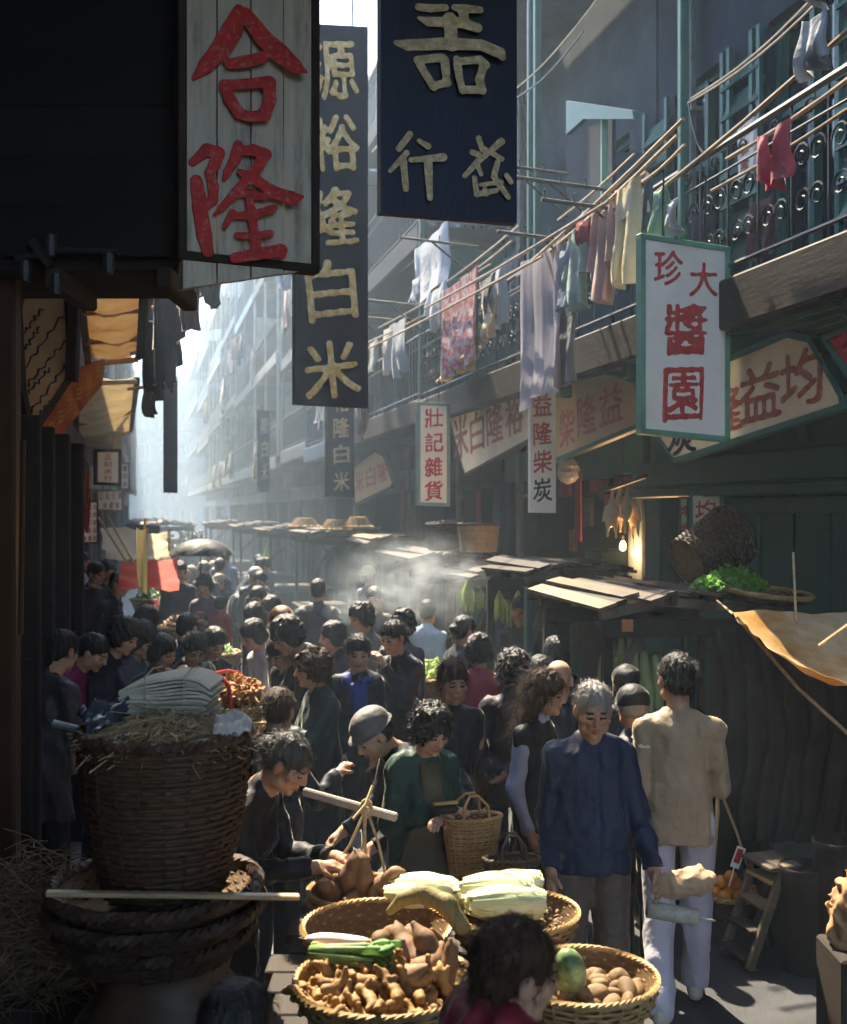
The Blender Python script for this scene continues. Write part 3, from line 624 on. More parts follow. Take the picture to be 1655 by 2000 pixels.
board('shop_sign', 'thin cream strip sign with red characters on the green door post', q, .03, M_sign_wh, col('均益隆', 1329, 1345, 972, 1110, [(1330, 985, 1344, 1010), (1330, 1020, 1344, 1050), (1330, 1060, 1344, 1090)], M_red), frame=M_green, fw=.02)
# small signs on the shadowed left side
q = quad(188, 234, 880, 880, 944, 946, 15, 15.2)
board('shop_sign', 'small framed white sign with a column of red characters on the left side', q, .04, M_sign_wh, [(c, .3, .08 + .21 * i, .4, .2, M_red_old) for i, c in enumerate('正記米行')], frame=M_blackpaint, fw=.04)
q = quad(190, 240, 958, 958, 996, 998, 15.6, 15.8)
board('shop_sign', 'small pale wide sign with two rows of red characters on the left side', q, .04, M_sign_wh, [(c, .06 + .24 * i, .06, .2, .4, M_red_old) for i, c in enumerate('正記行貨')] + [(c, .2 + .24 * i, .52, .2, .4, M_red_old) for i, c in enumerate('米柴炭')], frame=M_tin, fw=.03)
q = quad(160, 190, 980, 980, 1060, 1060, 14, 14.2)
board('shop_sign', 'tall pale sign crowded with red columns of writing low on the left side', q, .04, M_sign_wh, [(c, .08 + .31 * (i % 3), .04 + .19 * (i // 3), .24, .17, M_red_old) for i, c in enumerate('隆益均米白柴記行貨大珍園炭雜裕')], frame=M_wood_dk, fw=.02)
q = quad(236, 252, 905, 905, 955, 955, 19, 19.1)
board('shop_sign', 'narrow faded red and white sign jutting from the left side', q, .04, M_sign_wh, [(c, .2, .06 + .3 * i, .6, .28, M_red_old) for i, c in enumerate('隆白米')], frame=M_tin, fw=.03)
# ------------------------------------------------------------------ left hand overhang, awnings and boards
M_canvas = mat('tan_canvas', (.58, .46, .30), rough=.9, var=.2, scale=3, bump=.4, bscale=14, trans=.45, bdist=.02, col2=(.36, .24, .12), c2amt=.4)
M_canvas2 = mat('pale_canvas', (.62, .53, .37), rough=.9, var=.2, scale=3, bump=.4, bscale=14, trans=.45, bdist=.02)
M_black_timber = mat('near_black_timber', (.009, .0075, .0065), rough=.8, var=.5, scale=4, stretch=(.15, 1, 1), bump=.6, bscale=24, rnd=.3)  # near-black version of the dark timber, for the overhanging balcony
g = thing('overhanging_balcony', 'dark timber balcony overhanging the street at upper left', 'balcony', P(150, 500, 4.6), 0)
xl, xr = P(-200, 0, 4.5).x, P(352, 0, 4.5).x
for i in range(18):  # upper planks, out of view, are added to shade the near haze
    z = 3.42 + i * .2; mb = MB(); mb.box(((xl + xr) / 2, 4.5 + .006 * (i % 3), z + .1), (xr - xl, .04, .206), ch=.006); mb.build('plank', M_black_timber, g, world=True)
    mb = MB(); mb.box((xr - .02 - .075, 4.83, z + .1), (.035, .62, .195), ch=.005, rz=.2450); mb.build('plank', M_black_timber, g, world=True)
mb = MB(); mb.slab([Vector((xl, 4.52, 3.42)), Vector((xr - .02, 4.52, 3.42)), Vector((xr - .17, 5.12, 3.42)), Vector((xl, 5.12, 3.42))], (0, 0, 1), .05); mb.build('floor', M_black_timber, g, world=True)
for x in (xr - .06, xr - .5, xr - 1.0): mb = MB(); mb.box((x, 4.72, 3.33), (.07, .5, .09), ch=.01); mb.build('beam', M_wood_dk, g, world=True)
mb = MB(); mb.tube([P(30, 505, 4.45), P(120, 488, 4.45), P(230, 492, 4.45)], .012, seg=5); mb.tube([P(60, 470, 4.45), P(100, 520, 4.45)], .02, seg=5)
for px, py in ((100, 470), (110, 545), (212, 505), (50, 520)): mb.lathe([(.001, .03), (.022, .02), (.026, -.03), (.02, -.06), (.001, -.07)], 8, P(px, py, 4.45))
mesh_thing('lamp_bracket', mb, M_iron, 'dark bracket of lamps and wires under the overhanging balcony', 'bracket')
def sheet(p00, p10, p11, p01, nu=14, nv=14, sag=.06, amp=.012, seed=1, th=.006, fq=1):
    rg = np.random.RandomState(seed); ph = rg.rand(8) * 6.3; rows = []; rows2 = []
    n = (p10 - p00).cross(p01 - p00).normalized()
    for i in range(nu + 1):
        r = []; r2 = []
        for j in range(nv + 1):
            u, v = i / nu, j / nv; p = p00 * (1 - u) * (1 - v) + p10 * u * (1 - v) + p11 * u * v + p01 * (1 - u) * v
            w = amp * (math.sin(9 * fq * u + ph[0] + 3 * math.sin(4 * v + ph[1])) + .6 * math.sin(17 * v + 6 * u + ph[2])) + .4 * amp * math.sin(31 * u + 13 * v + ph[3])
            p = p + Vector((0, 0, -sag * 4 * u * (1 - u) * 2 * v * (1 - v) * 2)) + n * w; r.append(p); r2.append(p - n * th)
        rows.append(r); rows2.append(r2)
    mb = MB(); mb.grid(rows); mb.grid(rows2); return mb
def awning(label, pts, m, seed, battens=4):
    g = thing('awning', label, 'awning', sum(pts, Vector()) / 4); a, b, c, d = pts
    sheet(a, b, c, d, 12, 18, .08, .012, seed).build('canvas', m, g, True, world=True)
    for i in range(battens):
        u = i / (battens - 1); mb = MB(); mb.bar(a.lerp(d, u) - Vector((0, 0, .04)), b.lerp(c, u) - Vector((0, 0, .04)), .05, .05, ch=.006); mb.build('batten', M_wood_lt, g, world=True)
    for e, f_ in ((a, d), (b, c)): mb = MB(); mb.bar(e - Vector((0, 0, .02)), f_ - Vector((0, 0, .02)), .06, .06, ch=.006); mb.build('rail', M_wood, g, world=True)
    return g
awning('tan canvas awning glowing on battens, nearest on the left', [P(152, 515, 6.9), P(298, 513, 6.9), P(270, 694, 11), P(172, 704, 11)], M_canvas, 3, 4)
awning('pale tan awning sloping below the nearest one on the left', [P(150, 742, 12.2), P(268, 738, 12.2), P(256, 838, 18.5), P(150, 878, 18.5)], M_canvas2, 4, 3)
awning('dim tan awning under the balcony at the left edge', [P(0, 560, 5.8), P(150, 516, 6.8), P(150, 705, 10.5), P(60, 760, 9.6)], M_sign_old2, 8, 3)
mb = MB(); mb.bar(P(150, 498, 6.2), P(140, 745, 6.2), .07, .06, ch=.006); mesh_thing('awning_post', mb, M_wood_dk, 'dark upright post between the cursive board and the tan awning', 'post')
mb = MB(); mb.bar(P(286, 480, 6.6), P(276, 700, 6.6), .05, .05, ch=.006); mb.bar(P(296, 470, 6.7), P(289, 560, 6.7), .05, .05, ch=.006); mesh_thing('awning_post', mb, M_wood_dk, 'dark upright post at the street edge of the tan awning', 'post')
M_tanpanel = mat('tan_cursive_board', (.40, .25, .12), rough=.8, var=.2, scale=3, bump=.3, bscale=10)
def pxboard(name, label, poly, d0, d1, m, th, cat, strokes=None, ms=None, frame=None):
    xs = [p[0] for p in poly]; x0, x1 = min(xs), max(xs); dd = lambda x: d0 + (d1 - d0) * (x - x0) / (x1 - x0)
    # one vertical plane through the two ends
    a, b = P(x0, 1000, d0), P(x1, 1000, d1); e = (b - a); n = Vector((e.y, -e.x, 0)).normalized()
    def hit(px, py): r = P(px, py, 1) - Vector((0, 0, CAMH)); k = (a.xy.dot(n.xy)) / (r.xy.dot(n.xy)); return Vector((r.x * k, r.y * k, CAMH + r.z * k))
    if n.y > 0: n = -n
    pl = [hit(*p) for p in poly]; ctr = sum(pl, Vector()) / len(pl); g = thing(name, label, cat, ctr)
    mb = MB(); mb.slab(pl, n, th); mb.build('panel', m, g, world=True)
    if strokes:
        for k, s in enumerate(strokes):
            mb = MB(); pts = [hit(*p[:2]) + n * .004 for p in s]; mb.tube(pts, [p[2] * d0 / F for p in s], seg=6); mb.build('brush_stroke', ms, g, world=True)
    if frame:
        for i in range(len(pl)): mb = MB(); u, v = pl[i], pl[(i + 1) % len(pl)]; mb.bar(u - n * th / 2, v - n * th / 2, th + .02, .04, up=n.cross(v - u).normalized(), over=.018 - .002 * (i % 2)); mb.build('frame_bar', frame, g, world=True)
    return g
cur = []; rg = random.Random(4)
for (x0, y0, x1, y1) in ((42, 655, 82, 600), (40, 690, 76, 640), (42, 725, 122, 615), (52, 752, 128, 665), (50, 772, 96, 720), (58, 806, 128, 712), (60, 826, 100, 780)):
    pts = []; n = 13
    for i in range(n): u = i / (n - 1); w = 3.2 * math.sin(i * 2.4 + x0) ; pts.append((x0 + (x1 - x0) * u + w, y0 + (y1 - y0) * u + w * .7 + rg.uniform(-2, 2), rg.uniform(1.2, 2.8)))
    cur.append(pts)
pxboard('hanging_board', 'tan hanging board brushed with slanting dark cursive writing at far left', [(36, 600), (48, 548), (128, 528), (137, 735), (62, 848), (44, 760)], 5.9, 6.3, M_tanpanel, .04, 'sign', cur, M_blackpaint, M_wood_dk)
gold_st = []
for k in range(6):
    for j in range(3): x = 92 + k * 18; y = 848 - k * 22 - j * 9; gold_st.append([(x, y, 2), (x + 5, y - 4, 3.2), (x + 11, y - 5, 2)])
M_banner = mat('red_banner', (.40, .055, .04), rough=.7, var=.3, scale=5, bump=.3, trans=.15, col2=(.50, .22, .05), c2scale=3, c2amt=.5)
pxboard('shop_banner', 'red and gold slanting shop banner below the tan cursive board', [(68, 832), (150, 722), (206, 702), (200, 752), (84, 892)], 7.2, 8.4, M_banner, .03, 'sign', gold_st, mat('yellow_paint', (.52, .30, .05), var=.2), None)
mb = MB(); mb.box(P(16, 1010, 4.7) + Vector((0, 0, -.9)), (.085, .085, 4.0), ch=.012); mb.tube([P(45, 860, 4.65), P(40, 1240, 4.65)], .012, seg=6)
mesh_thing('timber_post', mb, mat('brown_varnished_wood', (.055, .026, .012), rough=.45, var=.4, scale=4, stretch=(2, 2, .3)), 'brown varnished timber post at the left edge', 'post')
for i, (px, d, w) in enumerate(((82, 6.6, .24), (112, 7.2, .26), (136, 8.2, .3), (60, 5.8, .2))):
    mb = MB(); p = P(px, 1000, d); mb.box((p.x - .05, d, 1.45), (w, .05, 2.9), rz=STREET * .6, ch=.01); mb.box((p.x - .05, d - .03, 1.2), (w * .7, .03, .9), rz=STREET * .6, ch=.01); mesh_thing('shop_shutter', mb, M_wood_dk, ['dark shutter board beside the brown post', 'dark shutter board second from the brown post', 'dark shutter board third from the brown post', 'dark shutter board nearest the camera by the brown post'][i], 'shutter', 'shutter boards at the left wall')
# ------------------------------------------------------------------ laundry
def garment(kind, top, ax, w, l, m, seed, label, group=None, slant=0., name=None):
    """hangs from top (left end on the pole), along ax, width w, length l"""
    rg = random.Random(seed); nv = 14; mb = MB(); ax = ax.normalized(); pr = Vector((ax.y, -ax.x, 0)).normalized()
    if kind == 'trousers': strips = [((0, .48), (.02, .42), 0, 1, .03), ((.52, 1), (.58, .98), 0, .97, .03), ((0, 1), (.02, .98), 0, .34, .035)]
    elif kind == 'shirt': strips = [((.2, .8), (.18, .82), 0, 1, .035), ((0, .26), (-.12, .12), 0, .62, .03), ((.74, 1), (.88, 1.12), 0, .6, .03)]
    elif kind == 'socks': strips = [((0, .4), (.1, .55), 0, 1, .02), ((.6, 1), (.5, 1.0), 0, .9, .02)]
    elif kind == 'sheet': strips = [((0, 1), (.03, .97), 0, 1, .012)]
    else: strips = [((0, 1), (.2, .85), 0, 1, .02)]
    ph = [rg.uniform(0, 6.3) for _ in range(6)]; nf = 3.5 if kind == 'sheet' else 2.2
    for si, (t0, t1, v0, v1, th) in enumerate(strips):
        rows = []; nr = 18 if kind == 'sheet' else 12
        for i in range(nv + 1):
            q = v0 + (v1 - v0) * i / nv; a = t0[0] + (t1[0] - t0[0]) * q; b = t0[1] + (t1[1] - t0[1]) * q; row = []
            for j in range(nr):
                ang = 2 * math.pi * j / nr; u = (a + b) / 2 + (b - a) / 2 * math.cos(ang); thk = th * math.sin(ang) * (.35 + .65 * min(1, q * 4)) * (1 - .3 * q)
                fold = (.012 + .035 * q) * math.sin(nf * 6.28 * u + ph[0] + 1.5 * q * math.sin(ph[1])) + .012 * q * math.sin(15 * u + ph[2] + 5 * q) + .02 * q * math.sin(5 * q + ph[3])
                droop = .03 * math.sin(3.14 * min(max(u, 0), 1)) * (1 - q) + .025 * math.sin(9 * u + ph[4]) * q
                row.append(top + ax * (u * w) + pr * (thk + fold) - Vector((0, 0, q * l * (1 + slant * (u - .5)) + droop)))
            rows.append(row)
        mb.grid(rows, wrap=True)
        for r_, fl in ((rows[0], 1), (rows[-1], 0)): mb.raw(r_, [tuple(range(nr))])
    return mesh_thing(name or {'trousers': 'hanging_trousers', 'shirt': 'hanging_shirt', 'socks': 'hanging_stockings', 'sheet': 'hanging_sheet'}.get(kind, 'hanging_cloth'), mb, m, label, 'laundry', group, True)
AX = Vector((UX, UY, 0))
def pole(label, a, b, r=.016, group='bamboo laundry poles'):
    mb = MB(); n = 9; pts = [a.lerp(b, i / (n - 1)) - Vector((0, 0, .018 * math.sin(math.pi * i / (n - 1)))) for i in range(n)]
    mb.tube(pts, [r * (1.12 if i % 2 else .95) for i in range(n)], seg=7); return mesh_thing('laundry_pole', mb, M_bamboo, label, 'pole', group)
poles = [('bamboo pole sloping from the top right corner to the striped sheet', (1700, 20), (1280, 378), 3.05), ('bamboo pole running through the flower print sheet', (1335, 232), (1040, 508), 2.95),
    ('bamboo pole just below the one ending at the white trousers', (1324, 264), (1075, 490), 3.0), ('thin bamboo pole lowest of the three ends over the green framed sign', (1338, 282), (1245, 362), 3.1),
    ('bamboo pole holding the striped sheet and pale shirts', (1190, 392), (830, 602), 2.85), ('bamboo pole behind the flower print sheet', (1060, 500), (700, 690), 2.9),
    ('bamboo pole high above with the dark cloths', (1015, 440), (860, 560), 3.25), ('hazy bamboo pole in the middle of the row', (905, 575), (720, 668), 3.2), ('hazy bamboo pole right of the long blue sign', (860, 470), (735, 560), 3.6),
    ('bamboo pole along the upper balcony at top right', (1690, 130), (1420, 310), 3.3), ('rope thin pole at the upper right edge', (1690, 190), (1390, 372), 3.35)]
for lb, a, b, t in poles: pole(lb, PT(*a, t), PT(*b, t), .010 if 'thin' in lb else .0125)
for i, (px, py, t) in enumerate(((1198, 372, 3.4), (1290, 420, 3.4), (1180, 478, 3.4), (935, 482, 3.4), (835, 598, 3.4), (765, 624, 3.4), (1110, 340, 3.4))):
    b = PT(px, py, t); s0, t0 = st(b); e = S(s0, t0 - .85); e.z = b.z + .05; r_ = S(s0, t0); r_.z = b.z - .35; mb = MB(); mb.tube([b, e], .015, seg=5); mb.tube([r_, b.lerp(e, .6)], .012, seg=5)
    for k in range(4): q = b.lerp(e, .25 + k * .24); mb.tube([q + Vector((0, 0, .0)), q + AX * .02 + Vector((0, 0, .05)), q + Vector((0, 0, .07))], .008, seg=4)
    mesh_thing('pole_bracket', mb, M_iron, 'black iron bracket for laundry poles, number of the verandah edge ' + ['above the white trousers', 'above the green framed sign', 'left of the green framed sign', 'above the flower print sheet', 'by the yellow cloth', 'in the haze past the yellow cloth', 'highest above the pale shirts'][i] if False else 'black iron pole bracket ' + ['above the white trousers', 'above the green framed sign', 'left of the green framed sign', 'above the flower print sheet', 'by the yellow straw hood', 'in the haze past the yellow straw hood', 'highest above the pale shirts'][i], 'bracket', 'iron brackets for laundry poles')
M_floral = mat('flower_print', (.50, .12, .15), rough=.9, var=.3, scale=9, bump=.4, bscale=20, trans=.35, col2=(.60, .50, .50), c2scale=11, c2amt=.5, sharp=.03)
M_stripe = mat('striped_lavender', (.44, .40, .44), rough=.9, var=.25, scale=22, stretch=(1, 1, .02), bump=.4, bscale=12, trans=.35, bdist=.02)
LC = lambda c: cloth_mat(c, .35)
cl = [('socks', 1478, 255, 62, 118, LC('b5606c'), 'pink stockings hanging at the upper right'), ('trousers', 1200, 362, 48, 200, LC('d8cfae'), 'cream white trousers hanging from the middle pole'),
    ('shirt', 1160, 412, 40, 185, LC('b99a94'), 'dusty pink shirt hanging left of the cream trousers'), ('cloth', 1130, 428, 26, 60, LC('9c2b40'), 'small crimson cloth hanging on the pole'),
    ('shirt', 1112, 448, 34, 160, LC('9fb5b2'), 'pale teal shirt hanging beside the crimson cloth'), ('cloth', 1092, 486, 26, 120, LC('8ba0b4'), 'pale blue cloth hanging beside the striped sheet'),
    ('sheet', 1018, 492, 82, 292, M_stripe, 'large lavender striped sheet draped to the narrow cream sign'), ('sheet', 862, 548, 74, 178, M_floral, 'pink flower print sheet hanging in the sun'),
    ('cloth', 938, 545, 30, 80, LC('3a4150'), 'dark cloth hanging right of the flower print'), ('cloth', 942, 590, 32, 75, LC('b9a27c'), 'beige cloth hanging below the dark one'),
    ('sheet', 812, 462, 62, 116, LC('b6bcc4'), 'white sheet in the haze right of the long blue sign'), ('cloth', 803, 540, 30, 45, LC('a9adb4'), 'small white cloth in the haze'),
    ('cloth', 1276, 372, 26, 92, LC('8fb39c'), 'pale green cloth above the green framed sign'), ('cloth', 1304, 400, 18, 64, LC('c2c6ca'), 'white pennant like cloth above the green framed sign'),
    ('sheet', 1568, 32, 48, 112, LC('a6adb6'), 'white towel hanging at the top right'), ('cloth', 1585, -30, 30, 44, LC('a6adb6'), 'scrap of white cloth at the top right edge'),
    ('shirt', 1236, 372, 36, 100, LC('5c6d86'), 'grey blue shirt hanging behind the cream trousers'), ('trousers', 985, 500, 30, 130, LC('54606c'), 'slate trousers hanging in shade behind the poles'),
    ('cloth', 748, 640, 22, 90, LC('b7b2a8'), 'pale cloth in the haze by the balcony'), ('cloth', 722, 668, 16, 60, LC('9a9c94'), 'small pale cloth in the haze right of the blue sign'),
    ('shirt', 1340, 420, 40, 110, LC('3b3f52'), 'dark shirt hanging inside the verandah'), ('trousers', 1470, 390, 44, 120, LC('6a4048'), 'maroon trousers hanging behind the iron scrolls')]
for i, (kd, px, py, w, l, m, lb) in enumerate(cl):
    t = 3.0 if px > 1000 else 2.95
    if 'behind' in lb or 'inside' in lb: t = 3.75
    if px < 830: t = 3.3
    d0, d1 = on_t(px, t), on_t(px + w, t); a, b = P(px, py, d0), P(px + w, py, d1); ln = l * (d0 + d1) / 2 / F
    b.z = a.z = (a.z + b.z) / 2 + .02; garment(kd, b, a - b, (a - b).length if kd != 'sheet' else (a - b).length, ln, m, i + 3, lb, 'laundry over the street', slant=.12 if kd == 'sheet' else 0)
cl2 = [('shirt', 1066, 470, 40, 150, 'a9a2b4', 'lilac shirt half behind the striped sheet'), ('trousers', 1140, 402, 30, 150, '76879a', 'blue grey trousers behind the dusty pink shirt'), ('cloth', 1178, 392, 22, 90, 'd0cdc4', 'white cloth between the pink shirt and cream trousers'), ('shirt', 1222, 352, 44, 130, 'cfd2d2', 'white shirt hanging above the cream trousers'),
    ('cloth', 1252, 345, 20, 120, '4d6a78', 'teal cloth beside the white shirt'), ('trousers', 905, 560, 30, 140, '46505e', 'slate trousers at the right of the flower print'), ('shirt', 838, 560, 34, 80, 'b9bdc2', 'pale shirt left of the flower print'), ('cloth', 770, 622, 26, 110, '8f9aa6', 'grey cloth left of the pale shirt'), ('sheet', 1092, 560, 30, 190, '9aa4b4', 'pale blue sheet right of the striped sheet'), ('trousers', 960, 520, 26, 120, 'b3b7bd', 'white trousers above the beige cloth')]
for i, (kd, px, py, w, l, c_, lb) in enumerate(cl2):
    t = 3.12; d0, d1 = on_t(px, t), on_t(px + w, t); a, b = P(px, py, d0), P(px + w, py, d1); b.z = a.z = (a.z + b.z) / 2; garment(kd, b, a - b, (a - b).length, l * (d0 + d1) / 2 / F, LC(c_), 150 + i, lb, 'laundry over the street')
for i, (a, b, t) in enumerate((((1262, 335), (1010, 540), 3.12), ((960, 515), (740, 640), 3.12), ((1150, 470), (930, 610), 3.3), ((1000, 470), (900, 545), 3.4), ((1240, 300), (1090, 430), 3.35))): pole('slim bamboo pole deeper in the washing, ' + ['through the white shirt', 'left of the flower print', 'behind the striped sheet', 'above the flower print', 'over the pale shirts'][i], PT(*a, t), PT(*b, t), .010)
# laundry and clutter on the left, dark against the sky
left_cl = [('trousers', 358, 520, 28, 120, '5c2f38', 'maroon trousers hanging against the bright sky'), ('cloth', 386, 512, 22, 62, '5a666c', 'grey green cloth hanging against the bright sky'), ('trousers', 406, 508, 24, 88, '30323c', 'charcoal trousers rightmost against the bright sky'),
    ('shirt', 330, 510, 32, 150, '3c3540', 'dark plum shirt hanging beside the sky gap'), ('shirt', 300, 560, 44, 190, '1c2436', 'large navy jacket hanging under the balcony end'), ('trousers', 280, 620, 34, 160, '141824', 'black trousers hanging below the tan awning edge'),
    ('shirt', 318, 640, 30, 120, '2a2732', 'dark grey shirt hanging lowest beside the sky'), ('cloth', 286, 560, 24, 120, '2c3a5c', 'blue cloth hanging at the awning edge'), ('socks', 284, 760, 16, 50, '4a3630', 'brown stockings hanging lowest under the dark clothes'), ('sheet', 300, 690, 44, 60, '10121a', 'black sheet hanging under the navy jacket')]
for i, (kd, px, py, w, l, c, lb) in enumerate(left_cl):
    d = 9.2 + .35 * (i % 4); a, b = P(px, py, d), P(px + w, py, d + .15); b.z = a.z; garment(kd, a, b - a, (b - a).length, l * d / F, cloth_mat(c, .2), 40 + i, lb, 'dark laundry at upper left')
for i, (a, b, d) in enumerate((((262, 500), (440, 516), 9.3), ((255, 690), (352, 668), 9.6), ((250, 760), (345, 738), 9.5), ((296, 600), (362, 596), 9.2))): pole('dark pole with laundry at upper left, ' + ['highest one against the sky', 'second from the bottom', 'lowest one', 'middle short one'][i], P(*a, d), P(*b, d + .3), .014, 'poles on the left')
# yellow straw hood, pale green hood, hanging basket, small sign
pts = [PT(850, 748, 3.1), PT(905, 690, 2.9), PT(940, 676, 3.3), PT(925, 715, 3.4)]
mesh_thing('straw_hood', sheet(pts[0], pts[1], pts[2], pts[3], 10, 10, -.08, .015, 6, .02), mat('yellow_straw', (.50, .34, .12), rough=.8, var=.3, scale=20, stretch=(1, .1, 1), bump=.5, bscale=40, trans=.2), 'yellow straw hood propped beneath the flower print sheet', 'hood', None, True)
g = thing('metal_hood', 'pale green metal hood on the far verandah screen', 'hood', PT(1110, 260, 3.4)); mb = MB()
a, b, c, d_ = PT(1106, 198, 3.4), PT(1250, 222, 3.4), PT(1250, 228, 4.4), PT(1106, 262, 4.2); mb.slab([PT(1106, 196, 3.35), PT(1235, 215, 3.35), PT(1238, 232, 3.35), PT(1140, 232, 3.35), PT(1106, 262, 3.35)], (-UY, UX, 0), .04); mb.build('hood_panel', M_green, g, world=True)
mb = MB(); mb.slab([PT(1106, 262, 3.5), PT(1196, 232, 3.5), PT(1196, 380, 3.5), PT(1106, 440, 3.5)], (-UY, UX, 0), .03); mb.build('screen_panel', WALLS[5], g, world=True)
mb = MB(); mb.bar(PT(1181, 228, 3.4), PT(1181, 420, 3.4), .05, .05); mb.build('post', M_green_lt, g, world=True)
q = [PT(1440, 246, 3.7), PT(1472, 226, 3.7), PT(1472, 330, 3.7)]; q.append([q[0], q[1], q[2], PT(1443, 352, 3.7)])
board('shop_sign', 'small upright white sign with red characters behind the verandah rail', q, .03, M_sign_wh, [(c, .2, .06 + .31 * i, .6, .28, M_red_old) for i, c in enumerate('米益隆')], cat='sign')
for i, (a, b, t) in enumerate((((1660, -60), (1345, 200), 3.2), ((1640, -60), (1350, 192), 3.25), ((1180, -20), (1000, 180), 3.2), ((1140, 60), (1010, 190), 3.2), ((1345, 200), (1375, 300), 3.3))):
    mb = MB(); p0, p1 = PT(*a, t), PT(*b, t); mb.tube([p0.lerp(p1, k / 8) - Vector((0, 0, .06 * math.sin(math.pi * k / 8))) for k in range(9)], .007, seg=4); mesh_thing('wire', mb, M_iron if i > 2 else mat('rope', (.4, .36, .3), rough=.9), 'thin line strung along the upper right verandah, ' + ['outer of the twin ropes', 'inner of the twin ropes', 'hazy one beside the black sign', 'short hazy one beside the black sign', 'loose end dropping from the twin ropes'][i], 'line', 'lines over the street')
# more washing receding along the right hand verandahs
ORD = ['first', 'second', 'third', 'fourth', 'fifth', 'sixth', 'seventh', 'eighth', 'ninth', 'tenth', 'eleventh', 'twelfth', 'thirteenth', 'fourteenth', 'fifteenth', 'sixteenth', 'seventeenth', 'eighteenth', 'nineteenth', 'last']; CN = dict(zip(['b6bcc4', 'a9adb4', '6a7688', '8d5a60', 'b3a27c', '5c6a70', 'c4c0b4', '7f93a4', '3f4656'], ['white', 'light grey', 'slate blue', 'dull red', 'beige', 'grey green', 'cream', 'pale blue', 'dark']))
rg = random.Random(77); PAL = ['b6bcc4', 'a9adb4', '6a7688', '8d5a60', 'b3a27c', '5c6a70', 'c4c0b4', '7f93a4', '3f4656']
for i in range(20):
    s0 = 12.5 + i * 2.1; t0 = rg.uniform(2.7, 3.2); z = rg.choice((4.35, 4.5, 7.2, 7.4)) + rg.uniform(-.1, .1); a, b = S(s0, t0, z), S(s0 + 2.3, t0 + rg.uniform(-.2, .3), z + rg.uniform(-.1, .1)); pole('hazy bamboo pole, %s nearest of the receding washing at right' % ORD[i], a, b, .012, 'receding laundry poles')
    u = rg.uniform(.05, .15)
    while u < .85:
        w = rg.uniform(.22, .5); kd = rg.choice(('shirt', 'trousers', 'cloth', 'sheet')); cc = rg.choice(PAL); garment(kd, a.lerp(b, u) - Vector((0, 0, .01)), b - a, w, rg.uniform(.45, .95), LC(cc), i * 10 + int(u * 50), 'hazy %s %s on the %s nearest pole of the receding washing' % (CN[cc], kd if kd != 'cloth' else 'cloth', ORD[i]), 'receding washing'); u += w / 2.3 + rg.uniform(.03, .15)
# unseen panel added behind the camera to darken the left foreground
g = thing('added_shade_roof', 'added shade panel, unseen, over the pavement behind the viewer on the left', 'awning', S(-1, -.8, 3.3), STREET); mb = MB(); mb.box((0, 0, 0), (2.5, 5.4, .03)); mb.build('canvas', M_wood_dk, g)
g = thing('added_shade_screen', 'added shade screen, unseen, high across the street above the near signs', 'awning', (-.35, 3.7, 5.08), 0); M_mat = mat('shade_screen', (.22, .16, .09), rough=.8, var=.4, scale=12, stretch=(1, 8, 1))  # overhead screen added out of view to keep sun off the near haze
for i in range(12): mb = MB(); mb.box((0, -1.6 + i * .28, .004 * (i % 2)), (3.2, .285, .012)); mb.build('strip', M_mat, g)
# ------------------------------------------------------------------ people
M_skin = mat('skin', (.46, .255, .155), rough=.55, var=.12, scale=14, bump=.12, bscale=90, spec=.35, sss=.15, rnd=.12)
M_skin_old = mat('weathered_skin', (.38, .20, .12), rough=.55, var=.2, scale=18, bump=.3, bscale=60, spec=.35, sss=.1, rnd=.1)
M_lip = mat('lips', (.34, .12, .09), rough=.5, var=.1, bump=0)
M_eye = mat('dark_eyes', (.02, .014, .012), rough=.25, var=.1, bump=0, spec=.6)
M_hair = mat('black_hair', (.014, .011, .010), rough=.42, var=.4, scale=60, bump=1., bscale=70, spec=.36, bdist=.014, stretch=(1, 1, .25))
M_hair_br = mat('sunlit_brown_hair', (.05, .026, .014), rough=.6, var=.4, scale=60, bump=1., bscale=90, spec=.25, bdist=.01, stretch=(1, 1, .25))
M_hair_dg = mat('iron_grey_hair', (.05, .045, .042), rough=.5, var=.8, scale=50, bump=.9, bscale=80, stretch=(1, 1, .25), bdist=.01, sheen=.2)
M_hair_gr = mat('grey_hair', (.22, .20, .18), rough=.5, var=.4, scale=50, bump=.7, bscale=120, stretch=(1, 1, .25))
M_shoe = mat('black_shoes', (.02, .018, .017), rough=.5, var=.2)
def rotx(a): c, s = math.cos(a), math.sin(a); return np.array([[1, 0, 0], [0, c, -s], [0, s, c]])
def rotz(a): c, s = math.cos(a), math.sin(a); return np.array([[c, -s, 0], [s, c, 0], [0, 0, 1]])
def roty(a): c, s = math.cos(a), math.sin(a); return np.array([[c, 0, s], [0, 1, 0], [-s, 0, c]])
ARMS = {'down': ((.03, .03, -.27), (.03, -.05, -.50)), 'fwd': ((.04, -.03, -.27), (-.06, -.24, -.17)), 'low': ((.04, -.02, -.28), (-.02, -.16, -.46)),
        'hold': ((.05, .0, -.27), (-.10, -.22, -.10)), 'back': ((.07, .12, -.24), (-.12, .17, -.36)), 'mouth': ((.02, -.14, -.22), (-.13, -.20, .03)),
        'out': ((.10, -.06, -.24), (.10, -.28, -.14)), 'reach': ((.05, -.16, -.20), (.02, -.40, -.22)), 'side': ((.08, .02, -.27), (.14, -.04, -.50))}
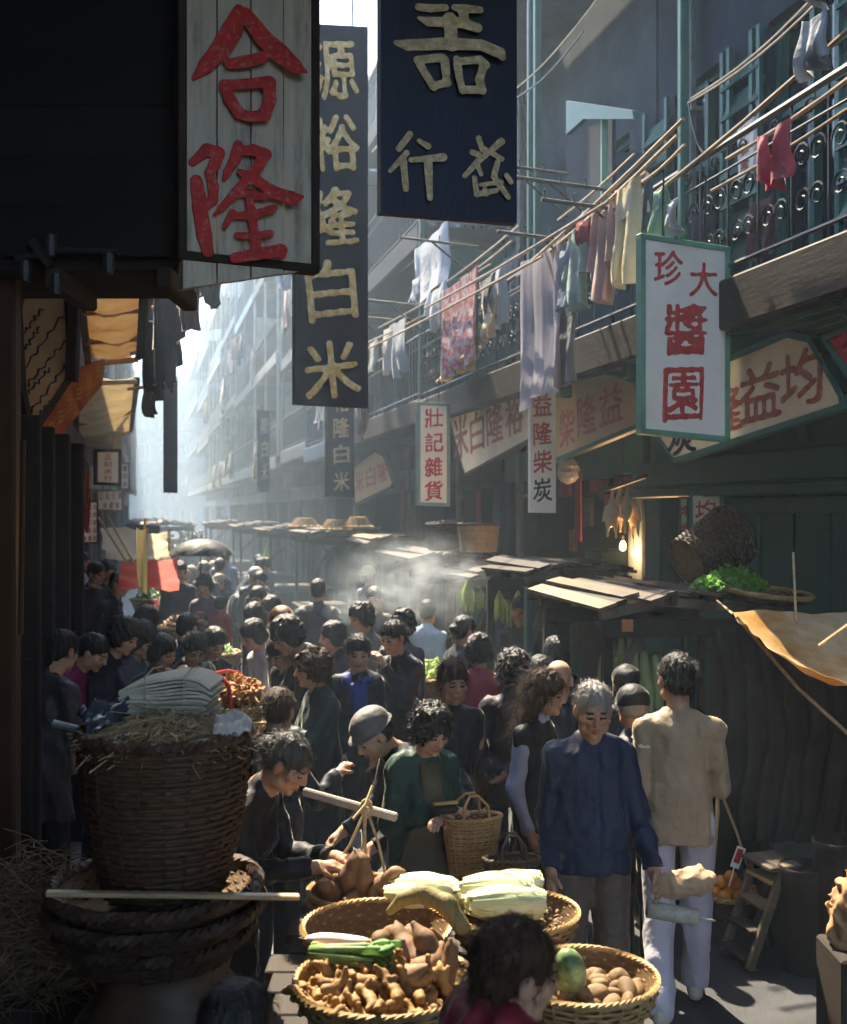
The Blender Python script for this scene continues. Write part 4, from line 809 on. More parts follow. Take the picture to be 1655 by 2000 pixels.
class Pose:
    def __init__(s, h=1.6, lean=0, hy=0, hp=8, a='down', b='down', legs='stand', female=False, build=1., ht=0, nk=.140):
        k = s.k = h / 1.65; s.h = h; s.build = build; s.fem = female
        s.pel = np.array([0, 0, .90]) * k
        if legs == 'sit': s.pel = np.array([0, 0, .50]) * k
        if legs == 'squat': s.pel = np.array([0, .06, .28]) * k
        L = s.RL = rotx(R(lean)); ch = lambda v: s.pel + L @ (np.array(v) * k); s.ch = ch
        sw = .126 if female else .146; sw *= build ** .4
        s.sh = {-1: ch((-sw, .01, .408)), 1: ch((sw, .01, .408))}
        s.el = {}; s.ha = {}
        for sg, p in ((-1, a), (1, b)):
            if isinstance(p, str): p = ARMS[p]
            Lh = rotx(R(lean) * .55)
            s.el[sg] = s.sh[sg] + Lh @ (np.array(p[0]) * [sg, 1, 1] * k); s.ha[sg] = s.sh[sg] + Lh @ (np.array(p[1]) * [sg, 1, 1] * k)
        s.RH = rotz(R(hy)) @ rotx(R(hp)) @ roty(R(ht)); s.nb = ch((0, -.005, .46))
        s.hc = s.nb + s.RL @ np.array([0, -.02, .03]) * k + s.RH @ (np.array([0, -.022, nk]) * k)
        x = .088 * k; q = {'stand': ((0, 0, .46), (0, .02, .08)), }
        s.hip = {-1: s.pel + [-x, 0, -.02], 1: s.pel + [x, 0, -.02]}; s.kn = {}; s.an = {}
        for sg in (-1, 1):
            if legs == 'walk':
                f = sg; s.kn[sg] = np.array([sg * x, -.10 * f - .03, .47]) * [1, k, k]; s.an[sg] = np.array([sg * x * .9, -.23 * f + .02, .085 + (.06 if f < 0 else 0)]) * [1, k, k]
            elif legs == 'walk2':
                f = -sg; s.kn[sg] = np.array([sg * x, -.10 * f - .03, .47]) * [1, k, k]; s.an[sg] = np.array([sg * x * .9, -.24 * f + .02, .085 + (.07 if f < 0 else 0)]) * [1, k, k]
            elif legs == 'sit': s.kn[sg] = np.array([sg * .12, -.40, .50]) * k; s.an[sg] = np.array([sg * .12, -.42, .085]) * k
            elif legs == 'squat': s.kn[sg] = np.array([sg * .16, -.36, .46]) * k; s.an[sg] = np.array([sg * .12, -.10, .085]) * k
            else: s.kn[sg] = np.array([sg * x * 1.05, -.015, .475]) * [1, k, k]; s.an[sg] = np.array([sg * x * 1.1, .02, .085]) * [1, k, k]
def head_prims(f, p, old=False, seed=0):
    jr = np.random.RandomState(seed); jw, jl, nl, ck = jr.uniform(.92, 1.08), jr.uniform(.94, 1.08), jr.uniform(.9, 1.12), jr.uniform(.85, 1.12)
    k = p.k ** .5 * (.97 if p.fem else 1.0); M, o = p.RH * 1.0, p.hc; e = lambda c, r, kk=.02, sub=False: f.ell(np.array(c) * k, np.array(r) * k, kk * k, sub, M, o)
    c2 = lambda a, b, ra, rb, kk=.012: f.cone(np.array(a) * k, np.array(b) * k, ra * k, rb * k, kk * k, False, M, o)
    e((0, .014, .036), (.073, .090, .076)); e((0, -.022, -.030), (.059 * jw, .066, .080 * jl), .03); e((0, -.066, -.094), (.022, .018, .016), .02)
    for s in (-1, 1):
        e((s * .041, -.056, -.022), (.023 * ck, .022 * ck, .022 * ck), .018); e((s * .046, -.022, -.070), (.018, .03, .022), .02)
    c2((-.032, -.080, .021), (.032, -.080, .021), .009, .009)
    for s in (-1, 1): e((s * .030, -.096, .002), (.019, .017, .012), .010, True)
    for s in (-1, 1): e((s * .030, -.0735, .001), (.0135, .0135, .0115), .004)
    c2((0, -.086, .016), (0, -.088 - .016 * nl, -.026 * nl), .0075, .0115 * nl)
    for s in (-1, 1): e((s * .0115, -.092, -.030), (.0085, .0095, .0075), .008)
    e((0, -.086, -.054), (.021, .0085, .0062), .007); e((0, -.084, -.066), (.018, .009, .0068), .007)
    for s in (-1, 1): e((s * .076, .010, -.008), (.010, .020, .031), .008)
    if old:
        for s in (-1, 1): e((s * .044, -.075, -.045), (.012, .02, .022), .012, True)
    nk = p.ch((0, .004, .40)); hb = p.hc + p.RH @ np.array([0, .022, -.05]) * k; f.cone(nk, hb, .056 * k, .050 * k, .03)
def hand_prims(f, p, sg, grip=.5):
    k = p.k * (.93 if p.fem else 1.); w, e = p.ha[sg], p.el[sg]; d = w - e; d /= np.linalg.norm(d)
    up = np.array([0, 0, 1.]); fwd = np.array([0, -1., 0]); s = np.cross(d, fwd if abs(d[2]) > .6 else up); s /= np.linalg.norm(s) + 1e-9; n = np.cross(s, d)  # s: across the knuckles
    if abs(d[2]) > .6: s, n = n, np.cross(n, d) * 1.0
    n = np.cross(s, d); n *= 1 if (n @ np.array([-sg, -.3, -.4])) > 0 else -1                       # palm side
    f.cone(e + (w - e) * .5, w, .036 * k, .026 * k, .02)
    pc = w + d * .045 * k
    f.cone(w, pc + d * .02 * k, .024 * k, .027 * k, .02)
    for i, (u, ln) in enumerate(((-.027, .062), (-.009, .072), (.009, .068), (.026, .052))):
        a = pc + d * .030 * k + s * u * k; g1 = .5 * grip; g2 = 1.7 * grip
        f.cone(pc + s * u * .6 * k, a, .013 * k, .0105 * k, .010)
        m = a + (d * math.cos(g1) + n * math.sin(g1)) * ln * .5 * k; t = m + (d * math.cos(g2) + n * math.sin(g2)) * ln * .5 * k
        f.cone(a, m, .0102 * k, .009 * k, .004); f.cone(m, t, .009 * k, .0075 * k, .003)
    side = -1 if (s @ np.array([0, -1., .4])) < 0 else 1
    b = w + d * .018 * k + s * side * .024 * k; m = b + (d * .7 + s * side * .6 + n * .45) * .034 * k; t = m + (d * .85 + n * .5) * .030 * k
    f.cone(b, m, .0125 * k, .0105 * k, .010); f.cone(m, t, .0105 * k, .008 * k, .004)
def bounds(pts, r): a = np.array(pts); return a.min(0) - r, a.max(0) + r
def person_meshes(p, cfg, res, seed):
    """returns list of (part name, mesh); the first is the body"""
    k = p.k; B = p.build; out = []; hk = k ** .5
    skin = M_skin_old if cfg.get('old') else M_skin
    V, Q, MI = [], [], []; nv = 0
    def put(v, q, mi=None):
        nonlocal nv
        V.append(v); Q.append(q + nv); MI.append(np.zeros(len(q), int) if mi is None else mi); nv += len(v)
    hr = {2: .0056, 1: .0085, 0: .014}[res]
    lo, hi = bounds([p.hc - .125 * hk, p.hc + .13 * hk, p.ch((0, 0, .38))], .04); f = Field(lo, hi, hr); head_prims(f, p, cfg.get('old'), seed)
    v, q = f.mesh(); loc = (v - p.hc) @ p.RH / (hk * (.97 if p.fem else 1)); c = loc[q].mean(1); mi = np.zeros(len(q), int)
    mi[(np.abs(np.abs(c[:, 0]) - .030) < .014) & (np.abs(c[:, 2] + .0005) < .0055) & (c[:, 1] < -.066)] = 2
    mi[(np.abs(np.abs(c[:, 0]) - .031) < .018) & (np.abs(c[:, 2] - .0225 + .06 * (np.abs(c[:, 0]) - .031)) < .0034) & (c[:, 1] < -.055)] = 3
    mi[(((c[:, 0] / .023) ** 2 + ((c[:, 2] + .0605) / .0115) ** 2) < 1) & (c[:, 1] < -.075)] = 1
    put(v, q, mi)
    if res:
        for sg in (-1, 1):
            lo, hi = bounds([p.el[sg] * .5 + p.ha[sg] * .5, p.ha[sg]], .115 * k); f = Field(lo, hi, hr * (1.0 if res == 2 else 1.1)); hand_prims(f, p, sg, cfg.get('grip', .55)); put(*f.mesh())
    h2 = {2: .016, 1: .022, 0: .03}[res]                                    # the rest of the body, under the clothes
    lo, hi = bounds([p.pel, p.sh[-1], p.sh[1], p.el[-1], p.el[1], p.ha[-1], p.ha[1], *p.kn.values(), *p.an.values(), p.nb], .13 * k); f = Field(lo, hi, h2)
    f.cone((0, 0, .02), (0, 0, .34 * k), .098 * k, .105 * k, .04, M=p.RL, o=p.pel, fl=.62)
    for sg in (-1, 1):
        f.cone(p.ch((0, .01, .40)), p.sh[sg], .055 * k, .045 * k, .03); f.cone(p.sh[sg], p.el[sg], .042 * k, .034 * k, .02); f.cone(p.el[sg], p.ha[sg], .034 * k, .024 * k, .02)
        f.cone(p.hip[sg], p.kn[sg], .060 * k, .045 * k, .02); f.cone(p.kn[sg], p.an[sg], .046 * k, .034 * k, .02)
        f.cone(p.an[sg] + [0, .02 * k, -.045 * k], p.an[sg] + [0, -.13 * k, -.055 * k], .032 * k, .026 * k, .02)
    f.cone(p.ch((0, .0, .38)), p.nb + [0, 0, .03], .05 * k, .048 * k, .02); put(*f.mesh())
    out.append(('person', np_mesh('person', np.concatenate(V), np.concatenate(Q), [skin, M_lip, M_eye, M_hair if not cfg.get('greybrow') else M_hair_gr], np.concatenate(MI))))
    # jacket
    cr = {2: .0115, 1: .017, 0: .026}[res]; hem = cfg.get('hem', .76) * k; kind = cfg.get('top', 'jacket'); loose = cfg.get('loose', 1.0) * B
    sl = cfg.get('sleeve', 1.0); low = min(hem, p.pel[2] - .05)
    lo, hi = bounds([p.pel + [-.1, 0, 0], p.pel + [.1, 0, 0], np.array([0, p.pel[1], low]), p.sh[-1], p.sh[1], p.nb, p.el[-1], p.el[1], p.ha[-1], p.ha[1], p.ch((0, 0, .2))], .16 * k); f = Field(lo, hi, cr)
    fl = .66
    f.cone((0, 0, .03 * k), (0, 0, .33 * k), .140 * k * loose, .142 * k * loose, .05, M=p.RL, o=p.pel, fl=fl)
    if p.fem: f.cone((-.05 * k, -.055 * k, .27 * k), (.05 * k, -.055 * k, .27 * k), .066 * k, .066 * k, .06, M=p.RL, o=p.pel)
    for sg in (-1, 1):
        f.cone(p.ch((sg * .03, .012, .415)), p.sh[sg], .058 * k, .046 * k, .05); f.cone(p.nb - [0, 0, .012], p.sh[sg], .044 * k, .040 * k, .06)
    if low < p.pel[2] - .02:
        f.cone(p.pel + [0, 0, .06], [0, p.pel[1], low - .02], (.150) * k * loose, (.170 + .10 * max(0, .8 - hem / k) * .6) * k * loose, .05, M=np.eye(3), o=np.zeros(3), fl=.72)
    if cfg.get('collar', True): f.cone(p.ch((0, .008, .42)), p.nb + p.RL @ np.array([0, -.006, .030]) * k, .066 * k, .056 * k, .03)
    f.cut((0, 0, 1), (0, 0, low), .012)
    for sg in (-1, 1):
        e = p.el[sg]; w = p.el[sg] + (p.ha[sg] - p.el[sg]) * (.95 * sl); f2 = Field(lo, hi, cr)
        if cfg.get('sleeves', True):
            f2.cone(p.sh[sg], e, .052 * k * loose, .048 * k * loose, .02); f2.cone(e, w, .048 * k * loose, .042 * k * loose, .025); d = p.ha[sg] - p.el[sg]; d = d / np.linalg.norm(d)
            r_, ax = f2.reg(w - .09 * k, w + .13 * k)
            if r_ is not None: dd = sum((ax[i] - w[i]) * d[i] for i in range(3)); rr = np.sqrt(sum((ax[i] - w[i]) ** 2 for i in range(3))); f2.v[r_] = np.where(rr < .12 * k, np.maximum(f2.v[r_], dd), f2.v[r_])
        else: f2.cone(p.sh[sg], p.sh[sg] * .85 + e * .15, .05 * k, .05 * k, .03)
        h_ = np.clip(.5 + .5 * (f2.v - f.v) / .022, 0, 1); f.v = f2.v * (1 - h_) + f.v * h_ - .022 * h_ * (1 - h_)
    am = cfg.get('fold', .0085) * 1.45; f.noise(am * .75, 24, seed, (1, 1, .25), 4, True); f.noise(am * .28, 40, seed + 1, (1, 1, .8), 4, True); f.noise(am * .2, 85, seed + 2, (1, 1, .3), 4)
    v, q = f.mesh(); out.append((kind, np_mesh(kind, v, q, cfg['mt'])))
    if cfg.get('under'):                                                     # shirt sleeves under a vest
        f = Field(*bounds([p.sh[-1], p.sh[1], p.el[-1], p.el[1], p.ha[-1], p.ha[1], p.nb, p.pel, p.pel - [0, 0, .14]], .16 * k), cr)
        for sg in (-1, 1):
            f.cone(p.sh[sg] * .9 + p.ch((0, 0, .42)) * .1, p.el[sg], .053 * k, .047 * k, .03); f.cone(p.el[sg], p.el[sg] + (p.ha[sg] - p.el[sg]) * .9, .047 * k, .041 * k, .03)
        f.cone(p.ch((0, .01, .42)), p.nb + p.RL @ np.array([0, -.012, .042]) * k, .070 * k, .06 * k, .03)
        f.cone(p.pel + [0, 0, .0], p.pel + [0, 0, -.13 * k], .150 * k, .165 * k, .03, M=np.eye(3), o=np.zeros(3), fl=.7)
        f.noise(.007, 30, seed + 5, (1, 1, .6), 6); v, q = f.mesh(); out.append(('shirt', np_mesh('shirt', v, q, cfg['under'])))
    # trousers
    tr = cr * 1.25; pts = [p.pel + [-.12, 0, .1], p.pel + [.12, 0, .1], *p.hip.values(), *p.kn.values(), *p.an.values()]; f = Field(*bounds(pts, .12 * k), tr)
    f.cone(p.pel + [-.035, 0, .02], p.pel + [.035, 0, .02], .100 * k * B ** .5, .100 * k * B ** .5, .05, M=np.eye(3), o=np.zeros(3), fl=.75)
    tl = cfg.get('tl', 1.0)
    for sg in (-1, 1):
        f.cone(p.hip[sg], p.kn[sg], .082 * k * tl * B ** .5, .070 * k * tl, .03); f.cone(p.kn[sg], p.an[sg] + [0, 0, -.02], .070 * k * tl, .064 * k * tl, .025)
    f.noise(.0075, 22, seed + 9, (1, 1, .22), 4, True); f.noise(.003, 45, seed + 10, (1, 1, 1.2), 4, True); f.cut((0, 0, 1), (0, 0, .055 * k), .01)
    v, q = f.mesh(); out.append(('trousers', np_mesh('trousers', v, q, cfg['mb'])))
    if res == 2 or cfg.get('shoes'):
        for sg in (-1, 1):
            a = p.an[sg]; f = Field(a - [.07, .20, .1], a + [.07, .1, .07], .009)
            f.cone(a + [0, .045 * k, -.052 * k], a + [0, -.12 * k, -.058 * k], .036 * k, .034 * k, .02); f.cone(a + [0, .02, -.02], a + [0, -.02, -.035], .04 * k, .04 * k, .02)
            f.cut((0, 0, 1), (0, 0, max(0.004, a[2] - .083 * k)), .004); v, q = f.mesh(); out.append(('shoe', np_mesh('shoe', v, q, cfg.get('ms', M_shoe))))
    # hair or hat
    st_ = cfg.get('hair', 'short'); hm = cfg.get('mh', M_hair); hs = hk * (.97 if p.fem else 1); M, o = p.RH, p.hc; hh = {2: .0058, 1: .010, 0: .017}[res]
    if st_ != 'none':
        f = Field(*bounds([o - .17 * hk, o + .17 * hk] + ([p.ch((0, .08, .25))] if st_ == 'long' else []), .03), hh)
        e = lambda c, r, kk=.02, sub=False: f.ell(np.array(c) * hs, np.array(r) * hs, kk * hs, sub, M, o)
        c2 = lambda a, b, ra, rb, kk=.02, sub=False: f.cone(np.array(a) * hs, np.array(b) * hs, ra * hs, rb * hs, kk * hs, sub, M, o)
        if st_ in ('short', 'bun', 'bald', 'bob', 'long', 'curly', 'thin'):
            g = {'short': .009, 'bun': .008, 'bob': .014, 'long': .014, 'curly': .022, 'thin': .005, 'bald': .002}[st_]
            e((0, .018, .040), (.073 + g, .092 + g, .078 + g), .01)
            if st_ in ('bob', 'curly'):
                for s in (-1, 1): e((s * .062, .022, -.02), (.030 + g * .4, .055 + g * .4, .062), .03)
                e((0, .075, -.035), (.062, .04 + g * .3, .055), .03)
            elif st_ in ('short', 'bun', 'long', 'thin'): e((0, .062, -.022), (.060 + g * .5, .042 + g * .5, .052), .03)
            if st_ == 'bun': e((0, .118, .012), (.042, .032, .036), .015)
            if st_ == 'long':
                for s in (-1, 1): c2((s * .06, .03, .0), (s * .075, .055, -.14), .036, .040, .03)
                c2((0, .075, -.02), (0, .095, -.22), .065, .06, .04); c2((-.05, .08, -.15), (-.10, .12, -.27), .035, .012, .03); c2((-.03, .08, -.13), (-.14, .10, -.22), .03, .008, .03)
            hl = {'short': .050, 'thin': .066, 'bald': .09, 'curly': .044, 'bob': .036, 'long': .058, 'bun': .058}[st_]
            e((0, -.125, hl - .105), (.068 if st_ not in ('bob',) else .060, .092, .105), .012, True)           # the face
            if st_ in ('short', 'thin', 'bun'):
                for s in (-1, 1): e((s * .090, -.030, -.055), (.030, .055, .055), .012, True)
            if st_ == 'bald': f.v[:] = 1
            a = {'curly': .0075, 'bob': .0032, 'long': .005, 'short': .0028, 'bun': .003, 'thin': .003, 'bald': 0}[st_]
            f.noise(a, 95 if st_ == 'curly' else 130, seed + 3, (1, 1, .8 if st_ == 'curly' else .35), 7)
            if st_ == 'curly': f.noise(.004, 190, seed + 4, (1, 1, 1), 6)
            nm = 'hair'
        elif st_ == 'cap':
            e((0, .015, .045), (.086, .104, .082), .01); f.cut(M @ np.array([0, .12, 1]), o + M @ np.array([0, 0, .028]) * hs, .006); c2((-.0, -.01, .03), (0, .02, .03), .088, .092, .01); f.cut(M @ np.array([0, .10, 1]), o + M @ np.array([0, 0, .012]) * hs, .004)
            nm = 'cap'; hm = cfg.get('mcap', hm)
        elif st_ == 'felt':
            e((0, .015, .062), (.092, .108, .086), .01); c2((0, .01, .040), (0, .012, .044), .010, .010, .0); f.cut(M @ np.array([0, -.1, 1]), o + M @ np.array([0, 0, .040]) * hs, .004); e((0, .005, .040), (.112, .132, .011), .014); e((0, .03, .155), (.03, .07, .016), .02, True)
            nm = 'felt_hat'; hm = cfg.get('mcap', hm)
        elif st_ == 'scarf':
            e((0, .02, .038), (.088, .106, .092), .01); e((0, .05, -.05), (.072, .06, .08), .03); e((0, -.125, -.058), (.066, .088, .098), .012, True); f.noise(.003, 60, seed, (1, 1, 1), 6); nm = 'headscarf'; hm = cfg.get('mcap', hm)
        v, q = f.mesh()
        if len(v): out.append((nm, np_mesh(nm, v, q, hm)))
        if st_ in ('cap', 'felt'):
            f = Field(*bounds([o - .12 * hk, o + .12 * hk], .02), hh); f.ell(np.array((0, .03, .0)) * hs, np.array((.080, .084, .070)) * hs, .01, False, M, o); f.ell(np.array((0, -.10, -.03)) * hs, np.array((.078, .105, .11)) * hs, .01, True, M, o)
            for s in (-1, 1): f.ell(np.array((s * .09, -.03, -.06)) * hs, np.array((.03, .05, .06)) * hs, .01, True, M, o)
            f.cut(-(M @ np.array([0, .1, 1])), o + M @ np.array([0, 0, .045]) * hs, 0); v, q = f.mesh()
            if len(v): out.append(('hair', np_mesh('hair', v, q, cfg.get('mh', M_hair))))
        if res >= 1 and st_ in ('short', 'bun', 'long', 'curly', 'thin', 'bob'):                                # loose strands that catch the sun
            rg = np.random.RandomState(seed); mb_ = MB(); nst = (800 if st_ != 'long' else 1400) if res == 2 else 130
            hv = out[-1][1]; co = np.empty(len(hv.vertices) * 3, np.float32); hv.vertices.foreach_get('co', co); co = co.reshape(-1, 3)
            nr = np.empty(len(hv.vertices) * 3, np.float32); hv.vertices.foreach_get('normal', nr); nr = nr.reshape(-1, 3)
            wind = M @ np.array([-.2, .6, -.1])
            for i in rg.choice(len(co), min(nst, len(co)), False):
                a, n_ = co[i].astype(float), nr[i]; ln = rg.uniform(.02, .05) * (2.2 if st_ == 'long' else 1); d = rg.normal(size=3) * .5 + n_ * .6 + wind + [0, 0, -.5]; d -= n_ * (d @ n_) * .75; d /= np.linalg.norm(d)
                pts = [a, a + d * ln * .5 + n_ * ln * .16, a + d * ln + n_ * ln * .12 + [0, 0, -.2 * ln]]; mb_.tube(pts, [.0009, .0008, .0003], seg=3, caps=False)
            out.append(('stray_hair', mb_.mesh('stray_hair', hm)))
    if cfg.get('scarf'):
        f = Field(*bounds([p.nb, p.ch((0, -.12, .1))], .12), .009); f.cone(p.ch((-.05, -.03, .43)), p.ch((.05, -.03, .43)), .05, .05, .03); f.cone(p.ch((-.02, -.09, .40)), p.ch((.012, -.135, .05)), .038 * k, .034 * k, .02, fl=1.); f.cone(p.ch((.02, -.09, .40)), p.ch((.03, -.135, .08)), .036 * k, .03 * k, .02)
        f.noise(.008, 60, seed, (1, 1, .4), 6); v, q = f.mesh(); out.append(('neck_scarf', np_mesh('neck_scarf', v, q, cfg['scarf'])))
    if cfg.get('apron'):
        f = Field(*bounds([p.pel + [-.12, 0, 0], p.pel + [.12, 0, 0], p.ch((0, -.1, .3)), p.pel - [0, 0, .3]], .12), .011)
        f.cone((0, -.022, -.32 * k), (0, -.030, .30 * k), .165 * k * loose, .150 * k * loose, .02, M=np.eye(3), o=p.pel, fl=.70); f.cut((0, -1, 0), (0, -.06 * k, 0), .01); f.cut((0, 0, 1), (0, 0, p.pel[2] - .26 * k), .005)
        f.v = f.v + 0; f.noise(.006, 30, seed, (1, 1, .4), 6); x = f.ax[0][:, None, None]; z = f.ax[2][None, None, :]; f.v = np.maximum(f.v, np.abs(x) - (.055 * k + np.clip((p.pel[2] + .30 * k - z) * .33, 0, .13))).astype(np.float32)
        v, q = f.mesh(); out.append(('apron', np_mesh('apron', v, q, cfg['apron'])))
    return out
PEOPLE = {}
def person(label, head, d=None, h=1.6, yaw=0, pose=None, res=1, cfg=None, group=None, z0=0., seed=None):
    """head: photo pixel of the crown (x, y). depth follows from the stature unless given."""
    pose = dict(pose or {}); cfg = dict(cfg or {}); seed = seed if seed is not None else hash_str(label)
    p = Pose(h=h, **pose)
    if d is not None and not z0:
        for _ in range(3):
            cz = (p.hc + p.RH @ np.array([0, .02, .118]) * p.k ** .5)[2]; want = CAMH + (HY - head[1]) * d / F; h = min(1.86, max(1.15, h * min(1.15, max(.87, want / cz)))); p = Pose(h=h, **pose)
    ms = person_meshes(p, cfg, res, seed)
    crown = p.hc + p.RH @ np.array([0, .02, .118]) * p.k ** .5; a = R(yaw); cz = crown[2]
    if d is None: d = (CAMH - cz - z0) * F / (head[1] - HY)
    else: z0 = max(-.45, min(1.2, CAMH + (HY - head[1]) * d / F - cz)) if z0 == 0. and cfg.get('float') else z0
    tx = (head[0] - CX) * d / F; off = rotz(a) @ crown; loc = Vector((tx - off[0], d - off[1], z0))
    root = None
    for nm, me in ms:
        o = link(nm, me, root)
        if nm == 'stray_hair': o['kind'] = 'stuff'
        if root is None: root = o; o.location = loc; o.rotation_euler = (0, 0, a); tag(o, label, 'person', group)
    root['crown_z'] = 0.0; del root['crown_z']
    PEOPLE[label] = (root, p, a)
    return root
def hand_pos(label, sg):
    root, p, a = PEOPLE[label]; d = p.ha[sg] - p.el[sg]; d = d / np.linalg.norm(d); q = rotz(a) @ (p.ha[sg] + d * .055 * p.k); return root.location + Vector(q)
C = cloth_mat
NAVY, BLACK, INK, SLATE, BROWN = C('1f2f52'), C('15161c'), C('1c2230'), C('3c434e'), C('3d2c24')
CREAM, WHITE, GREY, LGREY, CRIM = C('b9a98a'), C('c9c9cc'), C('6a6a6c'), C('9a9aa6'), C('8e1c33')
MID = 'shoppers in the crowd in the middle of the street'
person('grey haired man in a blue padded jacket and fawn trousers walking towards the viewer', (1160, 1335), h=1.66, yaw=4, res=2, pose=dict(hy=-2, hp=14, a='down', b=((.07, -.02, -.27), (.10, -.16, -.47)), legs='stand', build=1.03),
    cfg=dict(mt=C('1b2c50'), mb=C('6d5a4b'), hair='thin', mh=M_hair_gr, old=1, hem=.80, loose=1.06, fold=.009, tl=1.1, ms=M_shoe))
person('man in a tan sweater and pale grey trousers seen from behind', (1322, 1278), h=1.72, yaw=168, res=2, pose=dict(hy=24, hp=4, a='fwd', b='down', legs='walk2', build=1.02),
    cfg=dict(mt=C('a18b6d'), mb=C('b5afb8'), hair='short', hem=.80, collar=False, loose=.98, fold=.008, ms=C('b3a892'), top='sweater'))
person('long haired woman in a black vest over lavender sleeves', (1068, 1310), h=1.58, yaw=58, res=2, pose=dict(hy=6, hp=8, female=True, a='down', b='low'),
    cfg=dict(mt=BLACK, mb=BLACK, hair='long', mh=M_hair_br, hem=.62, sleeves=False, under=C('a9adc8'), top='vest', loose=1.04))
person('woman in a green cardigan and olive apron opening a purse', (850, 1380), h=1.53, yaw=22, res=2, pose=dict(hy=6, hp=24, female=True, a=((.05, -.02, -.26), (-.15, -.23, -.18)), b=((.05, -.02, -.25), (-.12, -.22, -.22))),
    cfg=dict(mt=C('114437'), mb=BLACK, hair='curly', hem=.66, apron=C('5c5138'), top='cardigan', loose=1.08))
person('old woman vendor in black with wispy hair bending over the root vegetables', (585, 1440), d=4.4, h=1.50, yaw=70, res=2, pose=dict(lean=20, hy=4, hp=34, female=True, a=((.03, -.10, -.22), (-.05, -.36, -.14)), b=((.04, -.10, -.22), (-.08, -.38, -.13))),
    cfg=dict(mt=BLACK, mb=C('26304e'), hair='bun', mh=M_hair_dg, old=1, hem=.55, grip=.9), )
person('vendor in a red top seen from behind at the bottom of the picture', (1012, 1796), d=2.45, h=1.60, yaw=104, res=2, pose=dict(hy=8, hp=12, female=True, lean=-6, nk=.075, build=1.45), cfg=dict(mt=C('8f1f2e'), mb=BLACK, hair='short', mh=M_hair_br, hem=.7))
person('dark haired child at the bottom edge beside the jar', (465, 1918), d=2.35, h=1.40, yaw=160, res=1, pose=dict(hp=10), cfg=dict(mt=INK, mb=INK, hair='short'))
person('man in a grey felt hat stooping with his back to the light', (712, 1396), d=5.5, h=1.62, yaw=-62, res=2, pose=dict(lean=46, hy=0, hp=34, a='reach', b='reach'), cfg=dict(mt=C('23252f'), mb=INK, hair='felt', mcap=C('6f6a66'), hem=.72))
person('man in black with a swept forelock carrying a bag behind the green cardigan', (885, 1290), h=1.60, yaw=12, res=2, pose=dict(hy=4, hp=8, a='down', b='low'), cfg=dict(mt=C('191b24'), mb=BLACK, hair='short', mh=M_hair_br, old=1, hem=.72))
person('woman in a crimson jacket seen from behind', (936, 1240), h=1.56, yaw=176, res=1, pose=dict(female=True, hp=8, a='fwd', b='fwd'), cfg=dict(mt=C('a3213f'), mb=BLACK, hair='curly', hem=.72, loose=1.06), group=MID)
person('person in a plum jacket with hands clasped behind the back', (1006, 1270), d=6.6, h=1.55, yaw=166, res=2, pose=dict(female=True, hp=10, hy=-16, a='back', b='back'), cfg=dict(mt=C('3a2a38'), mb=C('27406e'), hair='curly', hem=.74))
person('man with a round bald head behind the long haired woman', (1092, 1288), d=6.4, h=1.56, yaw=170, res=1, pose=dict(hp=12), cfg=dict(mt=C('2a2e3a'), mb=INK, hair='bald'))
person('black haired man seen from behind beside the bald man', (1056, 1280), d=6.9, h=1.58, yaw=172, res=1, pose=dict(hp=8), cfg=dict(mt=C('2b3140'), mb=INK, hair='short'))
person('woman in black in profile in front of the green melons', (1086, 1243), d=7.7, h=1.57, yaw=-150, res=1, pose=dict(hp=10, hy=-30, female=True), cfg=dict(mt=BLACK, mb=BLACK, hair='bob'))
person('woman in a black headscarf facing the viewer behind the blue jacket', (1224, 1300), d=6.5, h=1.54, yaw=6, res=1, pose=dict(female=True, hp=4), cfg=dict(mt=INK, mb=BLACK, hair='scarf', mcap=BLACK, old=1))
person('person in a black cloth cap with back turned beside the tan sweater', (1236, 1338), d=5.8, h=1.52, yaw=205, res=2, pose=dict(hp=8, hy=-20, a='hold', b='hold'), cfg=dict(mt=C('262b33'), mb=BLACK, hair='cap', mcap=BLACK, mh=M_hair_gr))
person('woman in a black coat with a bright blue neck scarf', (700, 1240), d=7.3, h=1.60, yaw=6, res=2, pose=dict(female=True, hp=12, a='low', b='low'), cfg=dict(mt=C('1d2233'), mb=BLACK, hair='bun', hem=.50, scarf=C('2b3f9e'), top='coat'))
person('woman in a dark coat raising a hand to her mouth', (766, 1212), d=7.9, h=1.63, yaw=-34, res=2, pose=dict(female=True, hp=14, hy=-6, b='mouth', a='low'), cfg=dict(mt=C('20262f'), mb=BLACK, hair='bun', hem=.48, top='coat'))
person('woman with curled hair in a long grey coat seen from behind', (788, 1190), d=8.7, h=1.60, yaw=160, res=1, pose=dict(female=True, hp=8, hy=18), cfg=dict(mt=C('50525a'), mb=INK, hair='curly', hem=.40, top='coat'))
person('woman with curled hair in a light grey coat looking left', (706, 1178), d=9.3, h=1.60, yaw=-48, res=1, pose=dict(female=True, hp=8, hy=-10, a='low', b='low'), cfg=dict(mt=C('7b7574'), mb=INK, hair='curly', hem=.5, top='coat'), group=MID)
person('short haired man facing the smoke beyond the grey coats', (732, 1146), d=11, h=1.62, yaw=-10, res=1, pose=dict(hp=6), cfg=dict(mt=C('4a3a40'), mb=INK, hair='short'))
person('man in a pale blue shirt half hidden by smoke, back turned', (836, 1172), d=10.4, h=1.62, yaw=168, res=1, pose=dict(hp=10), cfg=dict(mt=C('a7b4c8'), mb=C('5c6a80'), hair='short', hem=.72))
